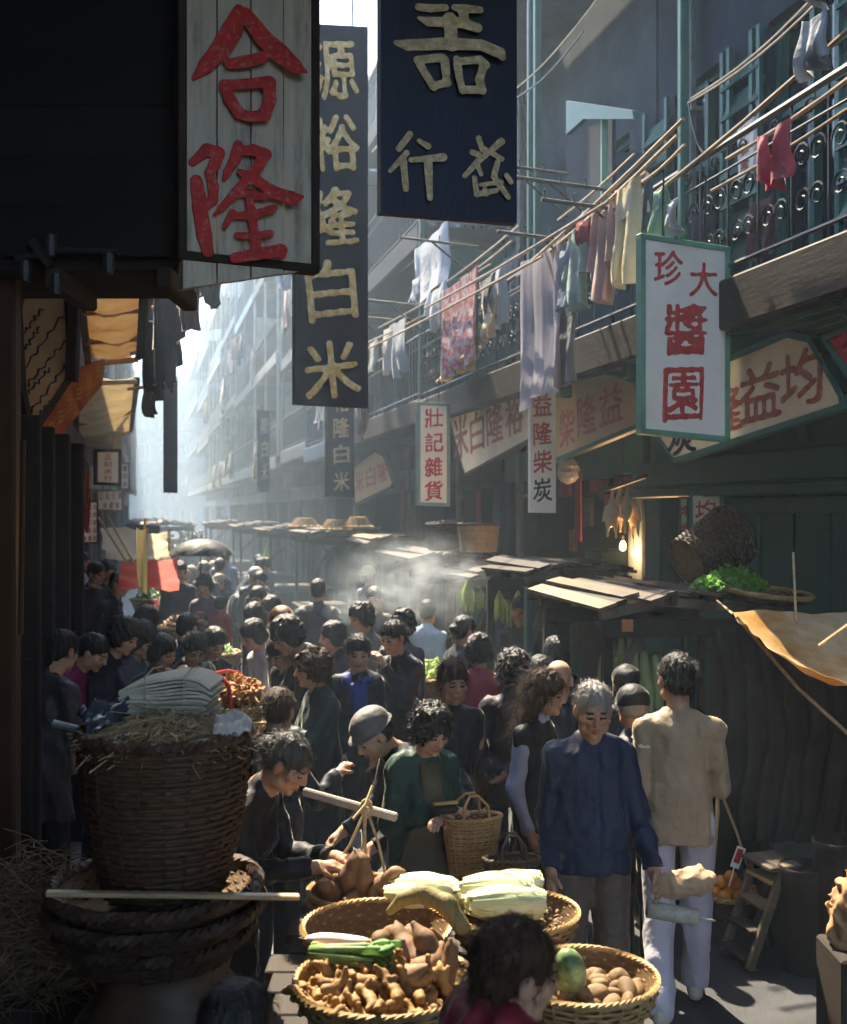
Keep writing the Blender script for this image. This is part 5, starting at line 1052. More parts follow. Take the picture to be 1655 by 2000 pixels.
person('man in a black jacket in profile looking right near the stalls', (908, 1203), d=8.6, h=1.58, yaw=110, res=1, pose=dict(hp=6, hy=12, a='fwd', b='fwd'), cfg=dict(mt=INK, mb=BLACK, hair='bun'))
person('broad man in a dark coat with close cropped hair walking away', (622, 1130), d=11.2, h=1.70, yaw=178, res=1, pose=dict(hp=8, build=1.2), cfg=dict(mt=C('2a3240'), mb=C('4a4640'), hair='thin', mh=M_hair, hem=.55, loose=1.1))
person('child in dark blue in profile below the smoke', (650, 1214), d=8.7, h=1.50, yaw=-70, res=1, pose=dict(hp=8), cfg=dict(mt=C('262e3e'), mb=INK, hair='bob'))
person('woman with wind blown hair in a teal coat lifting a striped basket', (612, 1268), h=1.58, yaw=-62, res=2, pose=dict(female=True, hp=4, hy=-10, a=((.06, -.08, -.24), (-.06, -.24, -.16)), b=((.05, -.14, -.20), (-.10, -.30, -.12))), cfg=dict(mt=C('163c40'), mb=INK, hair='curly', mh=M_hair_br, hem=.42, loose=1.12, top='coat'))
person('old man in a black skull cap and spectacles looking down', (540, 1240), h=1.62, yaw=-34, res=2, pose=dict(hp=30, hy=-6, lean=8, a='fwd', b='fwd'), cfg=dict(mt=C('20232e'), mb=INK, hair='cap', mcap=C('1d1c22'), mh=M_hair_gr, old=1, hem=.60))
person('boy with brown hair in dark blue seen from behind', (546, 1344), d=5.7, h=1.47, yaw=150, res=2, pose=dict(hp=14, hy=20, a='out', b='fwd'), cfg=dict(mt=C('232738'), mb=INK, hair='short', mh=M_hair_br))
person('dark haired woman leaning over behind the skull cap', (548, 1208), d=7.4, h=1.58, yaw=-60, res=1, pose=dict(female=True, lean=24, hp=30, a='reach', b='reach'), cfg=dict(mt=C('222838'), mb=INK, hair='curly'))
person('woman in an orange headscarf behind the leaning woman', (545, 1186), d=8.3, h=1.58, yaw=-140, res=1, pose=dict(female=True, lean=12, hp=24), cfg=dict(mt=C('8e8794'), mb=INK, hair='scarf', mcap=C('8a4a26')))
person('child in white with dark fringe beside the sunlit paving', (488, 1212), d=8.6, h=1.48, yaw=-50, res=1, pose=dict(hp=22), cfg=dict(mt=C('c2bcc0'), mb=C('b6aeb0'), hair='bob'))
person('boy with a lit face third in the queue by the sunlit paving', (492, 1180), d=9.7, h=1.52, yaw=-30, res=1, pose=dict(hp=22), cfg=dict(mt=C('5a4b50'), mb=INK, hair='bob'))
person('person bowing over in the queue by the sunlit paving', (524, 1166), d=10.4, h=1.56, yaw=-50, res=1, pose=dict(hp=26), cfg=dict(mt=C('3f3a44'), mb=INK, hair='short'))
person('man with a warm lit face facing the viewer in the queue', (502, 1146), d=11.4, h=1.58, yaw=-20, res=1, pose=dict(hp=14), cfg=dict(mt=C('2b2d38'), mb=INK, hair='short'))
person('tall man in a dark jacket at the back of the queue', (508, 1116), d=13.4, h=1.64, yaw=-10, res=1, pose=dict(hp=8), cfg=dict(mt=C('2d333d'), mb=INK, hair='short'))
person('young woman in black with a sunlit face bent over her shopping', (383, 1238), d=7.7, h=1.56, yaw=24, res=2, pose=dict(female=True, hp=32, lean=8, a='fwd', b='fwd'), cfg=dict(mt=C('14151c'), mb=BLACK, hair='bun'))
person('child with a sunlit face next to the bent young woman', (424, 1228), d=8.2, h=1.52, yaw=40, res=1, pose=dict(hp=26), cfg=dict(mt=C('33363e'), mb=INK, hair='short'))
person('bald man in navy seen from behind with the sun on his shoulders', (368, 1198), d=8.8, h=1.60, yaw=165, res=1, pose=dict(hp=18, lean=10, build=1.15), cfg=dict(mt=C('26304a'), mb=INK, hair='thin', mh=M_hair))
person('woman in a dark shawl with fingers at her lips', (322, 1240), d=7.5, h=1.52, yaw=58, res=1, pose=dict(female=True, hp=16, b='mouth', a='mouth'), cfg=dict(mt=C('2a2c3c'), mb=INK, hair='bob'))
person('woman in an open navy jacket and grey shirt looking right', (288, 1216), d=7.5, h=1.60, yaw=66, res=2, pose=dict(female=True, hp=26, lean=6, a='fwd', b='fwd'), cfg=dict(mt=C('5d6070'), mb=INK, hair='bob', hem=.7))
person('woman with a dark bob in shadow looking right', (250, 1208), d=7.4, h=1.62, yaw=72, res=1, pose=dict(female=True, hp=24, lean=6), cfg=dict(mt=C('23293c'), mb=INK, hair='curly'))
person('person in a bright magenta top stooping in the shade at left', (196, 1240), d=7.2, h=1.52, yaw=80, res=1, pose=dict(female=True, hp=30, lean=22), cfg=dict(mt=C('8c1f5c'), mb=INK, hair='bun'))
person('old vendor in a worn grey coat hunched at the left wall', (128, 1232), d=6.7, h=1.60, yaw=150, res=2, pose=dict(hp=18, lean=8, b='out', a='fwd', build=1.15), cfg=dict(mt=C('4a4444'), mb=INK, hair='short', hem=.6, fold=.011))
person('man in dark navy in profile looking right under the left signs', (238, 1118), d=11.6, h=1.68, yaw=80, res=1, pose=dict(hp=18), cfg=dict(mt=C('1c2235'), mb=INK, hair='short'))
person('person in faded blue bending away beside the vegetable basket', (300, 1188), d=9.3, h=1.5, yaw=120, res=1, pose=dict(lean=40, hp=40), cfg=dict(mt=C('4c5f8c'), mb=INK, hair='short'))
person('woman in grey blue walking under the black umbrella', (398, 1122), d=12.4, h=1.60, yaw=-8, res=1, pose=dict(female=True, hp=16, a='hold', b='fwd'), cfg=dict(mt=C('6a5f70'), mb=INK, hair='bob'))
person('small child in red carried beside the umbrella', (432, 1158), d=12.2, h=1.05, yaw=170, z0=.42, res=1, pose=dict(hp=6), cfg=dict(mt=C('a8202a'), mb=C('c98a9a'), hair='short'), )
person('man in a dark jacket left of the umbrella pole', (352, 1096), d=13.6, h=1.62, yaw=30, res=1, pose=dict(hp=10), cfg=dict(mt=C('2c3244'), mb=INK, hair='short'))
person('woman with a pale headscarf right behind the umbrella pole', (398, 1096), d=15.6, h=1.56, yaw=0, res=1, pose=dict(female=True, hp=8), cfg=dict(mt=C('3a4452'), mb=INK, hair='scarf', mcap=C('8a7f78')))
person('woman in a teal jacket beyond the umbrella', (430, 1090), d=16.5, h=1.58, yaw=170, res=1, pose=dict(female=True, hp=8), cfg=dict(mt=C('2b5058'), mb=INK, hair='short'))
person('man in pale grey beyond the queue in the haze', (440, 1072), d=18.5, h=1.62, yaw=175, res=1, pose=dict(hp=8), cfg=dict(mt=C('7b8798'), mb=INK, hair='short'))
person('stooping person in dark blue by the left of the stalls', (516, 1090), d=16, h=1.62, yaw=130, res=1, pose=dict(lean=28, hp=24, build=1.2), cfg=dict(mt=C('34405a'), mb=INK, hair='short'))
person('white capped person carrying a load between queue and stalls', (500, 1108), d=15, h=1.58, yaw=20, res=1, pose=dict(hp=14, lean=12), cfg=dict(mt=C('4a5262'), mb=INK, hair='scarf', mcap=C('a8a098')))
person('woman in crimson left of the umbrella top', (338, 1076), d=18, h=1.58, yaw=20, res=1, pose=dict(female=True, hp=8), cfg=dict(mt=C('8f2140'), mb=INK, hair='bob'))
person('stallholder in a pale straw hat under a stall roof', (718, 1108), d=14.5, h=1.62, yaw=-30, res=1, pose=dict(hp=10), cfg=dict(mt=C('7a8290'), mb=INK, hair='felt', mcap=C('b09a62')))
person('shadowed vendor under the left signs in a black jacket', (190, 1082), d=12.6, h=1.66, yaw=60, res=1, pose=dict(hp=14), cfg=dict(mt=C('1a1c26'), mb=INK, hair='short'))
person('shadowed vendor behind the man in navy', (212, 1090), d=13.4, h=1.6, yaw=40, res=1, pose=dict(hp=20), cfg=dict(mt=C('20222c'), mb=INK, hair='short'))
person('man in white vest at the far left wall', (163, 1040), d=15.5, h=1.72, yaw=70, res=1, pose=dict(hp=10), cfg=dict(mt=C('a8a8ae'), mb=INK, hair='short'))
person('vendor in dark clothes in the shade of the second stall', (1018, 1165), d=9.8, h=1.6, yaw=-20, res=1, pose=dict(hp=10), cfg=dict(mt=C('3a3440'), mb=INK, hair='short'))
# the distant crowd: a few figures shared by many
FAR = []
for i, (c, hairs) in enumerate((('2a3242', 'short'), ('5a6472', 'bob'), ('39424e', 'scarf'), ('7c3440', 'bob'), ('8b94a0', 'short'), ('23262e', 'felt'))):
    p = Pose(h=1.6, hp=8, female=bool(i % 2), lean=(0, 4, 8)[i % 3]); FAR.append((person_meshes(p, dict(mt=C(c), mb=INK, hair=hairs, mcap=C('a89b7c')), 0, 900 + i)))
rg = random.Random(11); n = 0
while n < 46:
    d = rg.uniform(17.5, 60) if n > 12 else rg.uniform(16.5, 24); t = rg.uniform(.2, 2.6); v = S(d, t); a = math.pi * (rg.random() < .6) + rg.uniform(-.7, .7) - .2; px = CX + F * v.x / v.y
    if px < 300 or px > 640 or (px > 470 and v.y < 20) or (442 < px < 500 and v.y < 30): n += .02; continue
    fi = rg.randrange(6); ms = FAR[fi]; root = None
    for nm, me in ms:
        o = link(nm, me, root)
        if root is None: root = o; o.location = v; o.rotation_euler = (0, 0, a); k = rg.uniform(.93, 1.06); o.scale = (k, k, k); tag(o, 'hazy figure in %s in the distant crowd up the street' % ['dark blue', 'slate grey', 'a headscarf', 'dull red', 'light grey', 'a pale brimmed hat'][fi], 'person', 'distant crowd up the street')
    n = int(n) + 1
# ------------------------------------------------------------------ woven baskets
M_wick = mat('brown_wicker', (.062, .032, .018), rough=.6, var=.4, scale=18, bump=.4, bscale=50, rnd=.15)
M_wick_dk = mat('dark_wicker', (.05, .028, .017), rough=.65, var=.45, scale=18, bump=.4, bscale=50, rnd=.15)
M_rattan = mat('golden_rattan', (.36, .225, .09), rough=.55, var=.3, scale=16, bump=.3, bscale=50, rnd=.12)
M_lining = mat('basket_lining', (.15, .09, .042), rough=.8, var=.4, scale=30, stretch=(1, 1, 3), bump=.6, bscale=60)
def basket_parts(rt, rb, h, nst=22, rows=14, sr=.006, flat=1.6, sx=1., sy=1., lin=True, seed=0, bulge=0., rimr=None):
    """body weave, stakes, rim as three builders"""
    rg = random.Random(seed); w = MB(); rr = lambda q: rb + (rt - rb) * q + bulge * math.sin(math.pi * q)
    for i in range(rows):
        q = (i + .5) / rows; z = h * q; r0 = rr(q); pts = []; jit = rg.uniform(-.002, .002)
        for j in range(2 * nst):
            a = math.pi * j / nst; rad = r0 + sr * .9 * (1 if (j + i) % 2 else -1) + rg.uniform(-.0012, .0012); pts.append((rad * math.cos(a) * sx, rad * math.sin(a) * sy, z + jit + rg.uniform(-.0015, .0015)))
        n0 = w.n; w.tube(pts, sr, seg=4, closed=True)
        for k in range(n0, w.n): x, y, zz = w.v[k]; w.v[k] = (x, y, z + (zz - z) * flat)
    s = MB()
    for j in range(nst):
        a = 2 * math.pi * (j + .25) / nst; s.tube([(rr(q) * math.cos(a) * sx, rr(q) * math.sin(a) * sy, h * q) for q in (0, .33, .66, 1.0)], sr * .95, seg=4)
    r = MB(); rm = rimr or sr * 1.7
    for k in range(3):
        pts = [((rt + rm * .9 * math.cos(22 * a + k * 2.1)) * math.cos(a) * sx, (rt + rm * .9 * math.cos(22 * a + k * 2.1)) * math.sin(a) * sy, h + rm * .9 * math.sin(22 * a + k * 2.1)) for a in np.linspace(0, 2 * math.pi, 111)[:-1]]
        r.tube(pts, rm, seg=4, closed=True)
    l = MB()
    if lin: l.lathe([(rr(q) - sr * 1.3, h * q) for q in (.97, .7, .4, .1, .03)] + [(rb * .5, sr), (.002, sr)], 2 * nst, sx=sx, sy=sy)
    return w, s, r, l
BK = {}
def basket(label, loc, key, mats, rot=(0, 0, 0), cat='basket', group=None, name='woven_basket', **kw):
    g = thing(name, label, cat, loc, 0, group); g.rotation_euler = rot; ck = (key, mats[0].name)
    if ck not in BK: BK[ck] = [b.mesh(n, m, n in ('weave', 'lining')) for b, n, m in zip(basket_parts(**kw), ('weave', 'stakes', 'rim', 'lining'), (mats[0], mats[0], mats[1], M_lining)) if b.n]
    for me in BK[ck]:
        o = link(me.name.split('.')[0], me, g)
        if o.name.startswith(('weave', 'stakes')): o['kind'] = 'stuff'
    return g
# ------------------------------------------------------------------ vegetables as distance fields
def blob(name, m, fn, lo, hi, h): f = Field(lo, hi, h); fn(f); return np_mesh(name, *f.mesh(), m)
M_ginger = mat('ginger_skin', (.26, .145, .05), rough=.65, var=.25, scale=20, bump=.5, bscale=60, rnd=.18)
M_potato = mat('potato_skin', (.18, .11, .05), rough=.7, var=.25, scale=24, bump=.4, bscale=70, rnd=.2)
M_sweet = mat('sweet_potato_skin', (.19, .105, .055), rough=.7, var=.3, scale=20, bump=.5, bscale=50, rnd=.2)
M_cabb = mat('pale_cabbage', (.70, .68, .47), rough=.5, var=.18, scale=7, stretch=(3, 3, .4), bump=.5, bscale=14, bdist=.01, col2=(.50, .56, .26), c2scale=4, c2amt=.4, trans=.12, rnd=.1)
M_leaf = mat('leaf_green', (.10, .23, .045), rough=.5, var=.4, scale=12, bump=.3, trans=.25, rnd=.2)
M_leaf2 = mat('pale_leaf_green', (.26, .40, .14), rough=.5, var=.3, scale=10, bump=.3, trans=.25, rnd=.2)
M_melon = mat('green_gourd', (.42, .52, .22), rough=.45, var=.3, scale=8, stretch=(3, 3, .5), bump=.3, bscale=20, rnd=.2, trans=.08)
M_wmelon = mat('mottled_melon', (.075, .13, .05), rough=.4, var=.35, scale=14, bump=.2, col2=(.25, .32, .14), c2scale=14, c2amt=.4)
M_radish = mat('white_radish', (.72, .70, .62), rough=.45, var=.08, bump=.2)
M_gourd = mat('brown_gourd', (.20, .16, .065), rough=.55, var=.4, scale=10, stretch=(6, 6, .5), bump=.5, bscale=30)
M_orange = mat('orange_peel', (.70, .24, .02), rough=.4, var=.15, scale=10, bump=.4, bscale=180, rnd=.12, spec=.45)
def mk_ginger(sd):
    rg = np.random.RandomState(sd)
    def fn(f):
        a = np.zeros(3); d = np.array([1., 0, 0]); a = a - [.05, 0, 0]
        for i in range(4):
            b = a + d * rg.uniform(.020, .028); f.cone(a, b, rg.uniform(.011, .016), rg.uniform(.010, .015), .008)
            k = rg.normal(size=3); k[0] *= .3; k /= np.linalg.norm(k); f.cone(a * .5 + b * .5, b + k * rg.uniform(.02, .036), .0105, .008, .007); a = b; d = d + rg.normal(size=3) * .35; d /= np.linalg.norm(d)
        f.noise(.0022, 150, sd, n=6)
    return blob('ginger_root', M_ginger, fn, (-.1, -.08, -.07), (.12, .08, .07), .0055)
def mk_round(sd, r, m, nm, nz=.004, fr=30):
    def fn(f): f.ell((0, 0, 0), r, .0); f.noise(nz, fr, sd, n=5)
    r = np.array(r); return blob(nm, m, fn, -r - .02, r + .02, max(.005, r.max() / 9))
def mk_sweet(sd):
    rg = np.random.RandomState(sd)
    def fn(f):
        pts = [np.array([0, 0, -.11]), np.array([rg.uniform(-.01, .01), .012, -.05]), np.array([0, 0, .02]), np.array([rg.uniform(-.012, .012), 0, .09]), np.array([.0, .01, .13])]; rs = [.010, .034, .040, .026, .007]
        for i in range(4): f.cone(pts[i], pts[i + 1], rs[i], rs[i + 1], .015)
        f.noise(.003, 45, sd, n=6)
    return blob('sweet_potato', M_sweet, fn, (-.06, -.06, -.13), (.06, .06, .15), .0075)
def mk_cabbage(sd):
    mb = MB(); rg = random.Random(sd)                                       # overlapping long leaves round a heart
    for k in range(11):
        a0 = k * 2.4; rad = .030 + .0024 * k; L = .30 + rg.uniform(-.02, .03); rows = []; w0 = rg.uniform(.9, 1.15)
        for i in range(13):
            q = i / 12; half = (.55 + .5 * q) * w0; r0 = rad * (.75 + .75 * math.sin(math.pi * min(1, q * .92 + .05))) + (.012 * max(0, q - .75) * 4 * rg.uniform(.2, 1)); row = []
            for j in range(9):
                u = (j - 4) / 4; a = a0 + u * half; rr = r0 * (1 + .05 * math.cos(u * 9)) + .010 * max(0, q - .55) * math.sin(14 * u + k + 9 * q) * 2.2 + (.004 * math.exp(-(u / .2) ** 2) if q < .8 else 0)
                row.append((rr * math.cos(a), rr * math.sin(a), -L / 2 + L * q * (1 - .03 * abs(u))))
            rows.append(row)
        mb.grid(rows)
    return mb.mesh('chinese_cabbage', M_cabb, True)
def mk_stalk(sd):
    mb = MB(); rg = random.Random(sd)
    for k in range(6):
        a = k * 1.05; b = Vector((.022 * math.cos(a), .022 * math.sin(a), 0)); t = Vector((.05 * math.cos(a), .05 * math.sin(a), .34 + rg.uniform(-.03, .03)))
        mb.tube([b * .6, b + Vector((0, 0, .08)), (b + t) * .5 + Vector((0, 0, .04)), t * .9], [.020, .017, .013, .006], seg=7)
        rows = []
        for i in range(7):
            q = i / 6; c = t * (.72 + .36 * q); wv = .045 * math.sin(math.pi * (q * .9 + .08)); sd_ = Vector((-math.sin(a), math.cos(a), 0)); rows.append([c + sd_ * wv * u + Vector((.012 * math.sin(6 * u + k), .012 * math.cos(5 * u), .008 * math.sin(9 * u))) for u in (-1, -.5, 0, .5, 1)])
        mb.grid(rows, mi=1)
    return mb.mesh('leafy_stalk', [M_leaf2, M_leaf], True)
def leaf_heap(label, c, rx, ry, h, n, m, seed, ls=.05, cat='greens', name='leafy_greens', group=None, z0=.0):
    rg = random.Random(seed); mb = MB()
    for i in range(n):
        a = rg.uniform(0, 6.3); q = math.sqrt(rg.random()); x, y = rx * q * math.cos(a), ry * q * math.sin(a); z = h * (1 - q * q) * rg.uniform(.55, 1.08) + z0 + rg.uniform(0, .03)
        d = Vector((rg.gauss(0, 1), rg.gauss(0, 1), rg.gauss(.5, .6))).normalized(); s_ = d.cross(Vector((rg.random() - .5, rg.random() - .5, 1))).normalized(); l = ls * rg.uniform(.6, 1.3); p = Vector((x, y, z)); nn = d.cross(s_)
        mb.raw([p - d * l * .6, p + s_ * l * .42 + nn * l * .1, p + d * l * .6 - nn * l * .12, p - s_ * l * .42 + nn * l * .1, p + nn * -l * .06], [(0, 1, 4), (1, 2, 4), (2, 3, 4), (3, 0, 4)])
    o = mb.build(name, m, None, True); o.location = c; tag(o, label, cat, group, 'stuff'); return o
GING = [mk_ginger(i) for i in range(5)]; POT = [mk_round(i, (.040, .029, .026), M_potato, 'potato', .0062, 42) for i in range(4)]; SWE = [mk_sweet(i) for i in range(4)]; CAB = [mk_cabbage(i) for i in range(3)]; STK = mk_stalk(1)
ORA = mk_round(3, (.04, .04, .038), M_orange, 'orange', .0012, 40)
def put(me, loc, rot, label, cat, group, k=1.):
    o = link(me.name.split('.')[0], me, None, loc); o.rotation_euler = rot; o.scale = (k,) * 3; return tag(o, label, cat, group)
def heap(meshes, c, rx, ry, h, n, label, cat, group, seed, k=(.85, 1.15), flat=False):
    rg = random.Random(seed)
    for i in range(n):
        a = 2.4 * i; q = math.sqrt((i + .5) / n); x, y = rx * q * math.cos(a), ry * q * math.sin(a); z = h * (1 - q * q) + rg.uniform(-.01, .012)
        put(meshes[i % len(meshes)], c + Vector((x, y, z)), (rg.uniform(-.5, .5) if flat else rg.uniform(-3, 3), rg.uniform(-.5, .5), rg.uniform(0, 6.3)), label, cat, group, rg.uniform(*k))
# ------------------------------------------------------------------ the produce baskets on the stall in front
def prod_basket(label, px, py, d, wpx, h=.16, key=None, tilt=.0, nst=20, rows=9):
    c = P(px, py, d); r = wpx / 2 * d / F; loc = c - Vector((0, 0, h)); g = basket(label, loc, (key or label), (M_rattan, M_rattan), (tilt, 0, 0), rt=r, rb=r * .62, h=h, nst=nst, rows=rows, sr=.0058, flat=1.3, bulge=.02, rimr=.0062); return c, r
c1, r1 = prod_basket('wide bamboo basket of ginger nearest the viewer', 752, 1912, 3.35, 350)
c2, r2 = prod_basket('half empty bamboo basket holding a radish and a long gourd', 735, 1808, 3.85, 288)
c3, r3 = prod_basket('bamboo basket of sweet potatoes under the carrying pole', 700, 1738, 4.3, 195)
c4, r4 = prod_basket('bamboo basket of peanuts and cabbage in front of the blue jacket', 1004, 1778, 4.0, 250)
c5, r5 = prod_basket('bamboo basket of potatoes with a melon at lower right', 1140, 1905, 3.5, 285)
heap(GING, c1 + Vector((-.02, -.02, -.055)), r1 * .84, r1 * .82, .10, 95, 'knobbly ginger root heaped in the nearest basket', 'ginger', 'ginger roots in the nearest basket', 1)
heap(SWE, c1 + Vector((.11, .05, .0)), r1 * .42, r1 * .42, .05, 8, 'large pale tuber lying on the ginger', 'tuber', 'tubers on the ginger basket', 2, (.7, .95))
put(STK, P(606, 1868, 3.35) + Vector((0, .03, .0)), (R(86), 0, R(72)), 'bunch of pale green stalks lying over the left rim of the ginger basket', 'greens', None, .72)
put(mk_round(5, (.026, .026, .12), M_radish, 'white_radish', .002, 20), P(660, 1838, 3.7), (R(90), R(8), R(82)), 'white radish lying in the half empty basket', 'radish', None)
def fn(f):
    pts = [(0, 0, 0), (.05, .0, .05), (.12, 0, .075), (.20, 0, .05), (.25, 0, -.02)]; rs = [.014, .024, .030, .032, .028]
    for i in range(4): f.cone(pts[i], pts[i + 1], rs[i], rs[i + 1], .012)
put(blob('long_gourd', M_gourd, fn, (-.04, -.05, -.08), (.3, .05, .13), .007), P(762, 1780, 3.75), (R(6), 0, R(-20)), 'long ridged brown gourd arching over the rim between two baskets', 'gourd', None)
heap(POT, c2 + Vector((.08, .03, -.09)), r2 * .4, r2 * .4, .04, 10, 'small potato at the bottom of the half empty basket', 'potato', 'potatoes in the half empty basket', 5)
heap(SWE, c3 + Vector((0, 0, -.05)), r3 * .7, r3 * .7, .05, 12, 'sweet potato heaped under the carrying pole', 'sweet potato', 'sweet potatoes under the carrying pole', 6, (.6, .85))
for i, (px, py, rx, rz) in enumerate(((680, 1722, .1, .2), (708, 1726, -.1, -.1), (745, 1730, .5, .9), (650, 1745, .9, -.6))): put(SWE[i], P(px, py, 4.25), (rx, rz, 0), 'large sweet potato standing on end, ' + ['tallest at the left', 'second from the left', 'leaning right', 'lying lowest'][i], 'sweet potato', 'upright sweet potatoes', .95)
for i, (px, py, d, rz, ry) in enumerate(((830, 1742, 4.15, 62, 86), (806, 1758, 4.1, 50, 88), (972, 1742, 4.0, 82, 90), (990, 1768, 3.92, 84, 92), (968, 1772, 3.95, 80, 89), (1002, 1732, 4.1, 70, 84), (955, 1755, 4.05, 88, 90))):
    put(CAB[i % 3], P(px, py, d) + Vector((0, 0, .01)), (R(ry), 0, R(rz + 12 * (i % 2))), 'pale chinese cabbage ' + ['leaning between the baskets by the apron', 'lying half under its neighbour by the apron', 'at the left of the cabbage pile', 'nearest on the cabbage pile', 'in the middle of the cabbage pile', 'topmost on the cabbage pile', 'lowest at the back of the cabbage pile'][i], 'cabbage', 'chinese cabbages', [.85, .7, .82, .85, .72, .7, .78][i])
PEA = MB(); rg = random.Random(3)
for i in range(240):
    a = rg.uniform(0, 6.3); q = math.sqrt(rg.random()); p = Vector((r4 * .8 * q * math.cos(a), r4 * .8 * q * math.sin(a), .02 * (1 - q) + rg.uniform(0, .015))); t = Vector((rg.gauss(0, 1), rg.gauss(0, 1), rg.gauss(0, .4))).normalized() * .014; PEA.tube([p - t, p - t * .5, p, p + t * .5, p + t], [.002, .0075, .006, .0075, .002], seg=6)
o = PEA.build('peanuts', M_potato, None, True); o.location = c4 + Vector((0, 0, -.045)); tag(o, 'heap of peanuts in the basket in front of the blue jacket', 'peanuts', None, 'stuff')
heap(POT, c5 + Vector((.03, 0, -.075)), r5 * .75, r5 * .72, .045, 34, 'brown potato heaped in the lower right basket', 'potato', 'potatoes in the lower right basket', 9, (.75, 1.1))
put(mk_round(8, (.05, .05, .085), M_wmelon, 'green_melon', .002, 20), P(1114, 1905, 3.45) + Vector((0, 0, .01)), (R(16), R(-10), 0), 'mottled green melon propped against the rim of the potato basket', 'melon', None)
# the stand that carries them
g = thing('produce_stand', 'low dark plank stand under the produce baskets', 'stand', (0.15, 3.75, 0)); zt = min(c1.z, c2.z) - .17
for i in range(8): mb = MB(); mb.box((-.06, 3.14 + i * .165, zt - .02), (.86 + .06 * (i % 3), .155, .035), ch=.005); mb.build('plank', M_wood_dk, g, world=True)
for x in (-.42, .30):
    for y in (3.2, 4.2): mb = MB(); mb.box((x, y, (zt - .04) / 2), (.07, .07, zt - .04), ch=.008); mb.build('leg', M_wood_dk, g, world=True)
for nm, c in (('c3', c3), ('c4', c4), ('c5', c5)):
    if nm == 'c5': mb = MB(); mb.lathe([(.001, 0), (.15, 0), (.15, c.z - .165), (.001, c.z - .165)], 18, (c.x, c.y, 0)); mesh_thing('wooden_tub', mb, M_wood_dk, 'dark tub carrying the potato basket', 'tub'); continue
    mb = MB(); mb.lathe([(.001, c.z - .16 - zt), (.13, c.z - .16 - zt), (.14, 0), (.001, 0)], 14, (c.x, c.y, zt)); mesh_thing('upturned_tub', mb, M_wood_dk, 'upturned tub raising the ' + ('sweet potato basket' if nm == 'c3' else 'peanut basket'), 'tub')
# ------------------------------------------------------------------ stacked baskets at lower left
D0 = 3.6; bx = P(322, 1430, D0); zb = CAMH - 745 * D0 / F
basket('tall dark wicker basket full of straw at lower left', Vector((bx.x, D0, zb)), 'tall', (M_wick, M_wick), rt=.262, rb=.175, h=bx.z - zb, nst=22, rows=26, sr=.0075, flat=1.2, bulge=.025, rimr=.012)
for i, (yy, r) in enumerate(((1862, .30), (1815, .335), (1778, .325))):
    c = P(305, yy, D0); basket(['lowest shallow basket of the stack under the tall wicker basket', 'middle shallow basket of the stack under the tall wicker basket', 'top shallow basket of the stack under the tall wicker basket'][i], Vector((c.x, D0, c.z)), 'tray%d' % i, (M_wick_dk, M_wick_dk), rt=r, rb=r * .8, h=.085, nst=20, rows=6, sr=.007, flat=1.5, rimr=.013)
c = P(330, 1868, D0); mb = MB(); mb.lathe([(.001, 0), (.22, 0), (.30, .12), (.35, .4), (.345, .6), (.30, .78), (.22, .88), (.19, .92), (.20, c.z), (.17, c.z)], 36); o = mesh_thing('earthen_jar', mb, mat('brown_glazed_earthenware', (.10, .062, .038), rough=.5, var=.35, scale=6, bump=.3, spec=.4), 'big brown earthen jar beneath the stacked baskets', 'jar', None, True, Vector((0, 0, 0))); o.location = (c.x, D0, 0)
def straw(label, c, r, h, n, m, seed, L=.16, name='straw'):
    rg = random.Random(seed); mb = MB()
    for i in range(n):
        a = rg.uniform(0, 6.3); q = math.sqrt(rg.random()) * r; p = Vector((q * math.cos(a), q * math.sin(a), rg.uniform(0, h) * (1 - q / r * .6))); d = Vector((rg.gauss(0, 1), rg.gauss(0, 1), rg.gauss(0, .25))).normalized() * L * rg.uniform(.5, 1.2); mb.tube([p - d / 2, p + Vector((0, 0, .015)), p + d / 2 - Vector((0, 0, .01))], .0022, seg=3, caps=False)
    o = mb.build(name, m); o.location = c; return tag(o, label, 'straw', None, 'stuff')
M_straw = mat('dry_straw', (.36, .27, .15), rough=.8, var=.4, scale=20, bump=0)
straw('dry straw spilling from the tall wicker basket', bx + Vector((0, 0, -.05)), .24, .12, 900, M_straw, 1)
straw('dead stalks and straw heaped against the left wall', Vector((P(60, 1700, 4.0).x, 4.0, .75)), .34, .5, 1400, mat('dark_straw', (.14, .095, .05), rough=.85, var=.4, scale=20, bump=0), 2, .3)
straw('loose straw on the ground at the lower left corner', Vector((P(150, 2000, 3.0).x, 3.0, .75)), .3, .12, 500, mat('dark_straw', (.14, .095, .05)), 3, .25)
mb = MB(); mb.lathe([(.001, 0), (.36, 0), (.40, .3), (.36, .74), (.001, .8)], 20); o = mesh_thing('covered_tub', mb, M_wood_dk, 'dark covered tub against the left wall under dead stalks', 'tub', None, True, Vector((0, 0, 0))); o.location = (P(40, 0, 4.05).x, 4.05, 0)
mb = MB(); mb.bar(P(90, 1745, 3.3), P(585, 1752, 3.45), .032, .014, ch=.003); mesh_thing('carrying_stick', mb, M_bamboo, 'flat bamboo stick lying across the stacked baskets', 'stick')
mb = MB(); mb.tube([P(104, 1412, 3.7), P(152, 1424, 3.7)], .012, seg=8); mesh_thing('metal_pipe', mb, M_tin, 'short pale pipe end sticking out left of the tall basket', 'pipe')
M_news = mat('newsprint', (.46, .42, .33), rough=.85, var=.25, scale=30, stretch=(1, 3, 1), bump=.3, bscale=30, rnd=.12)
g = thing('newspaper_bundle', 'tied bundle of old newspapers on the tall wicker basket', 'newspapers', P(335, 1400, 3.85)); rg = random.Random(2)
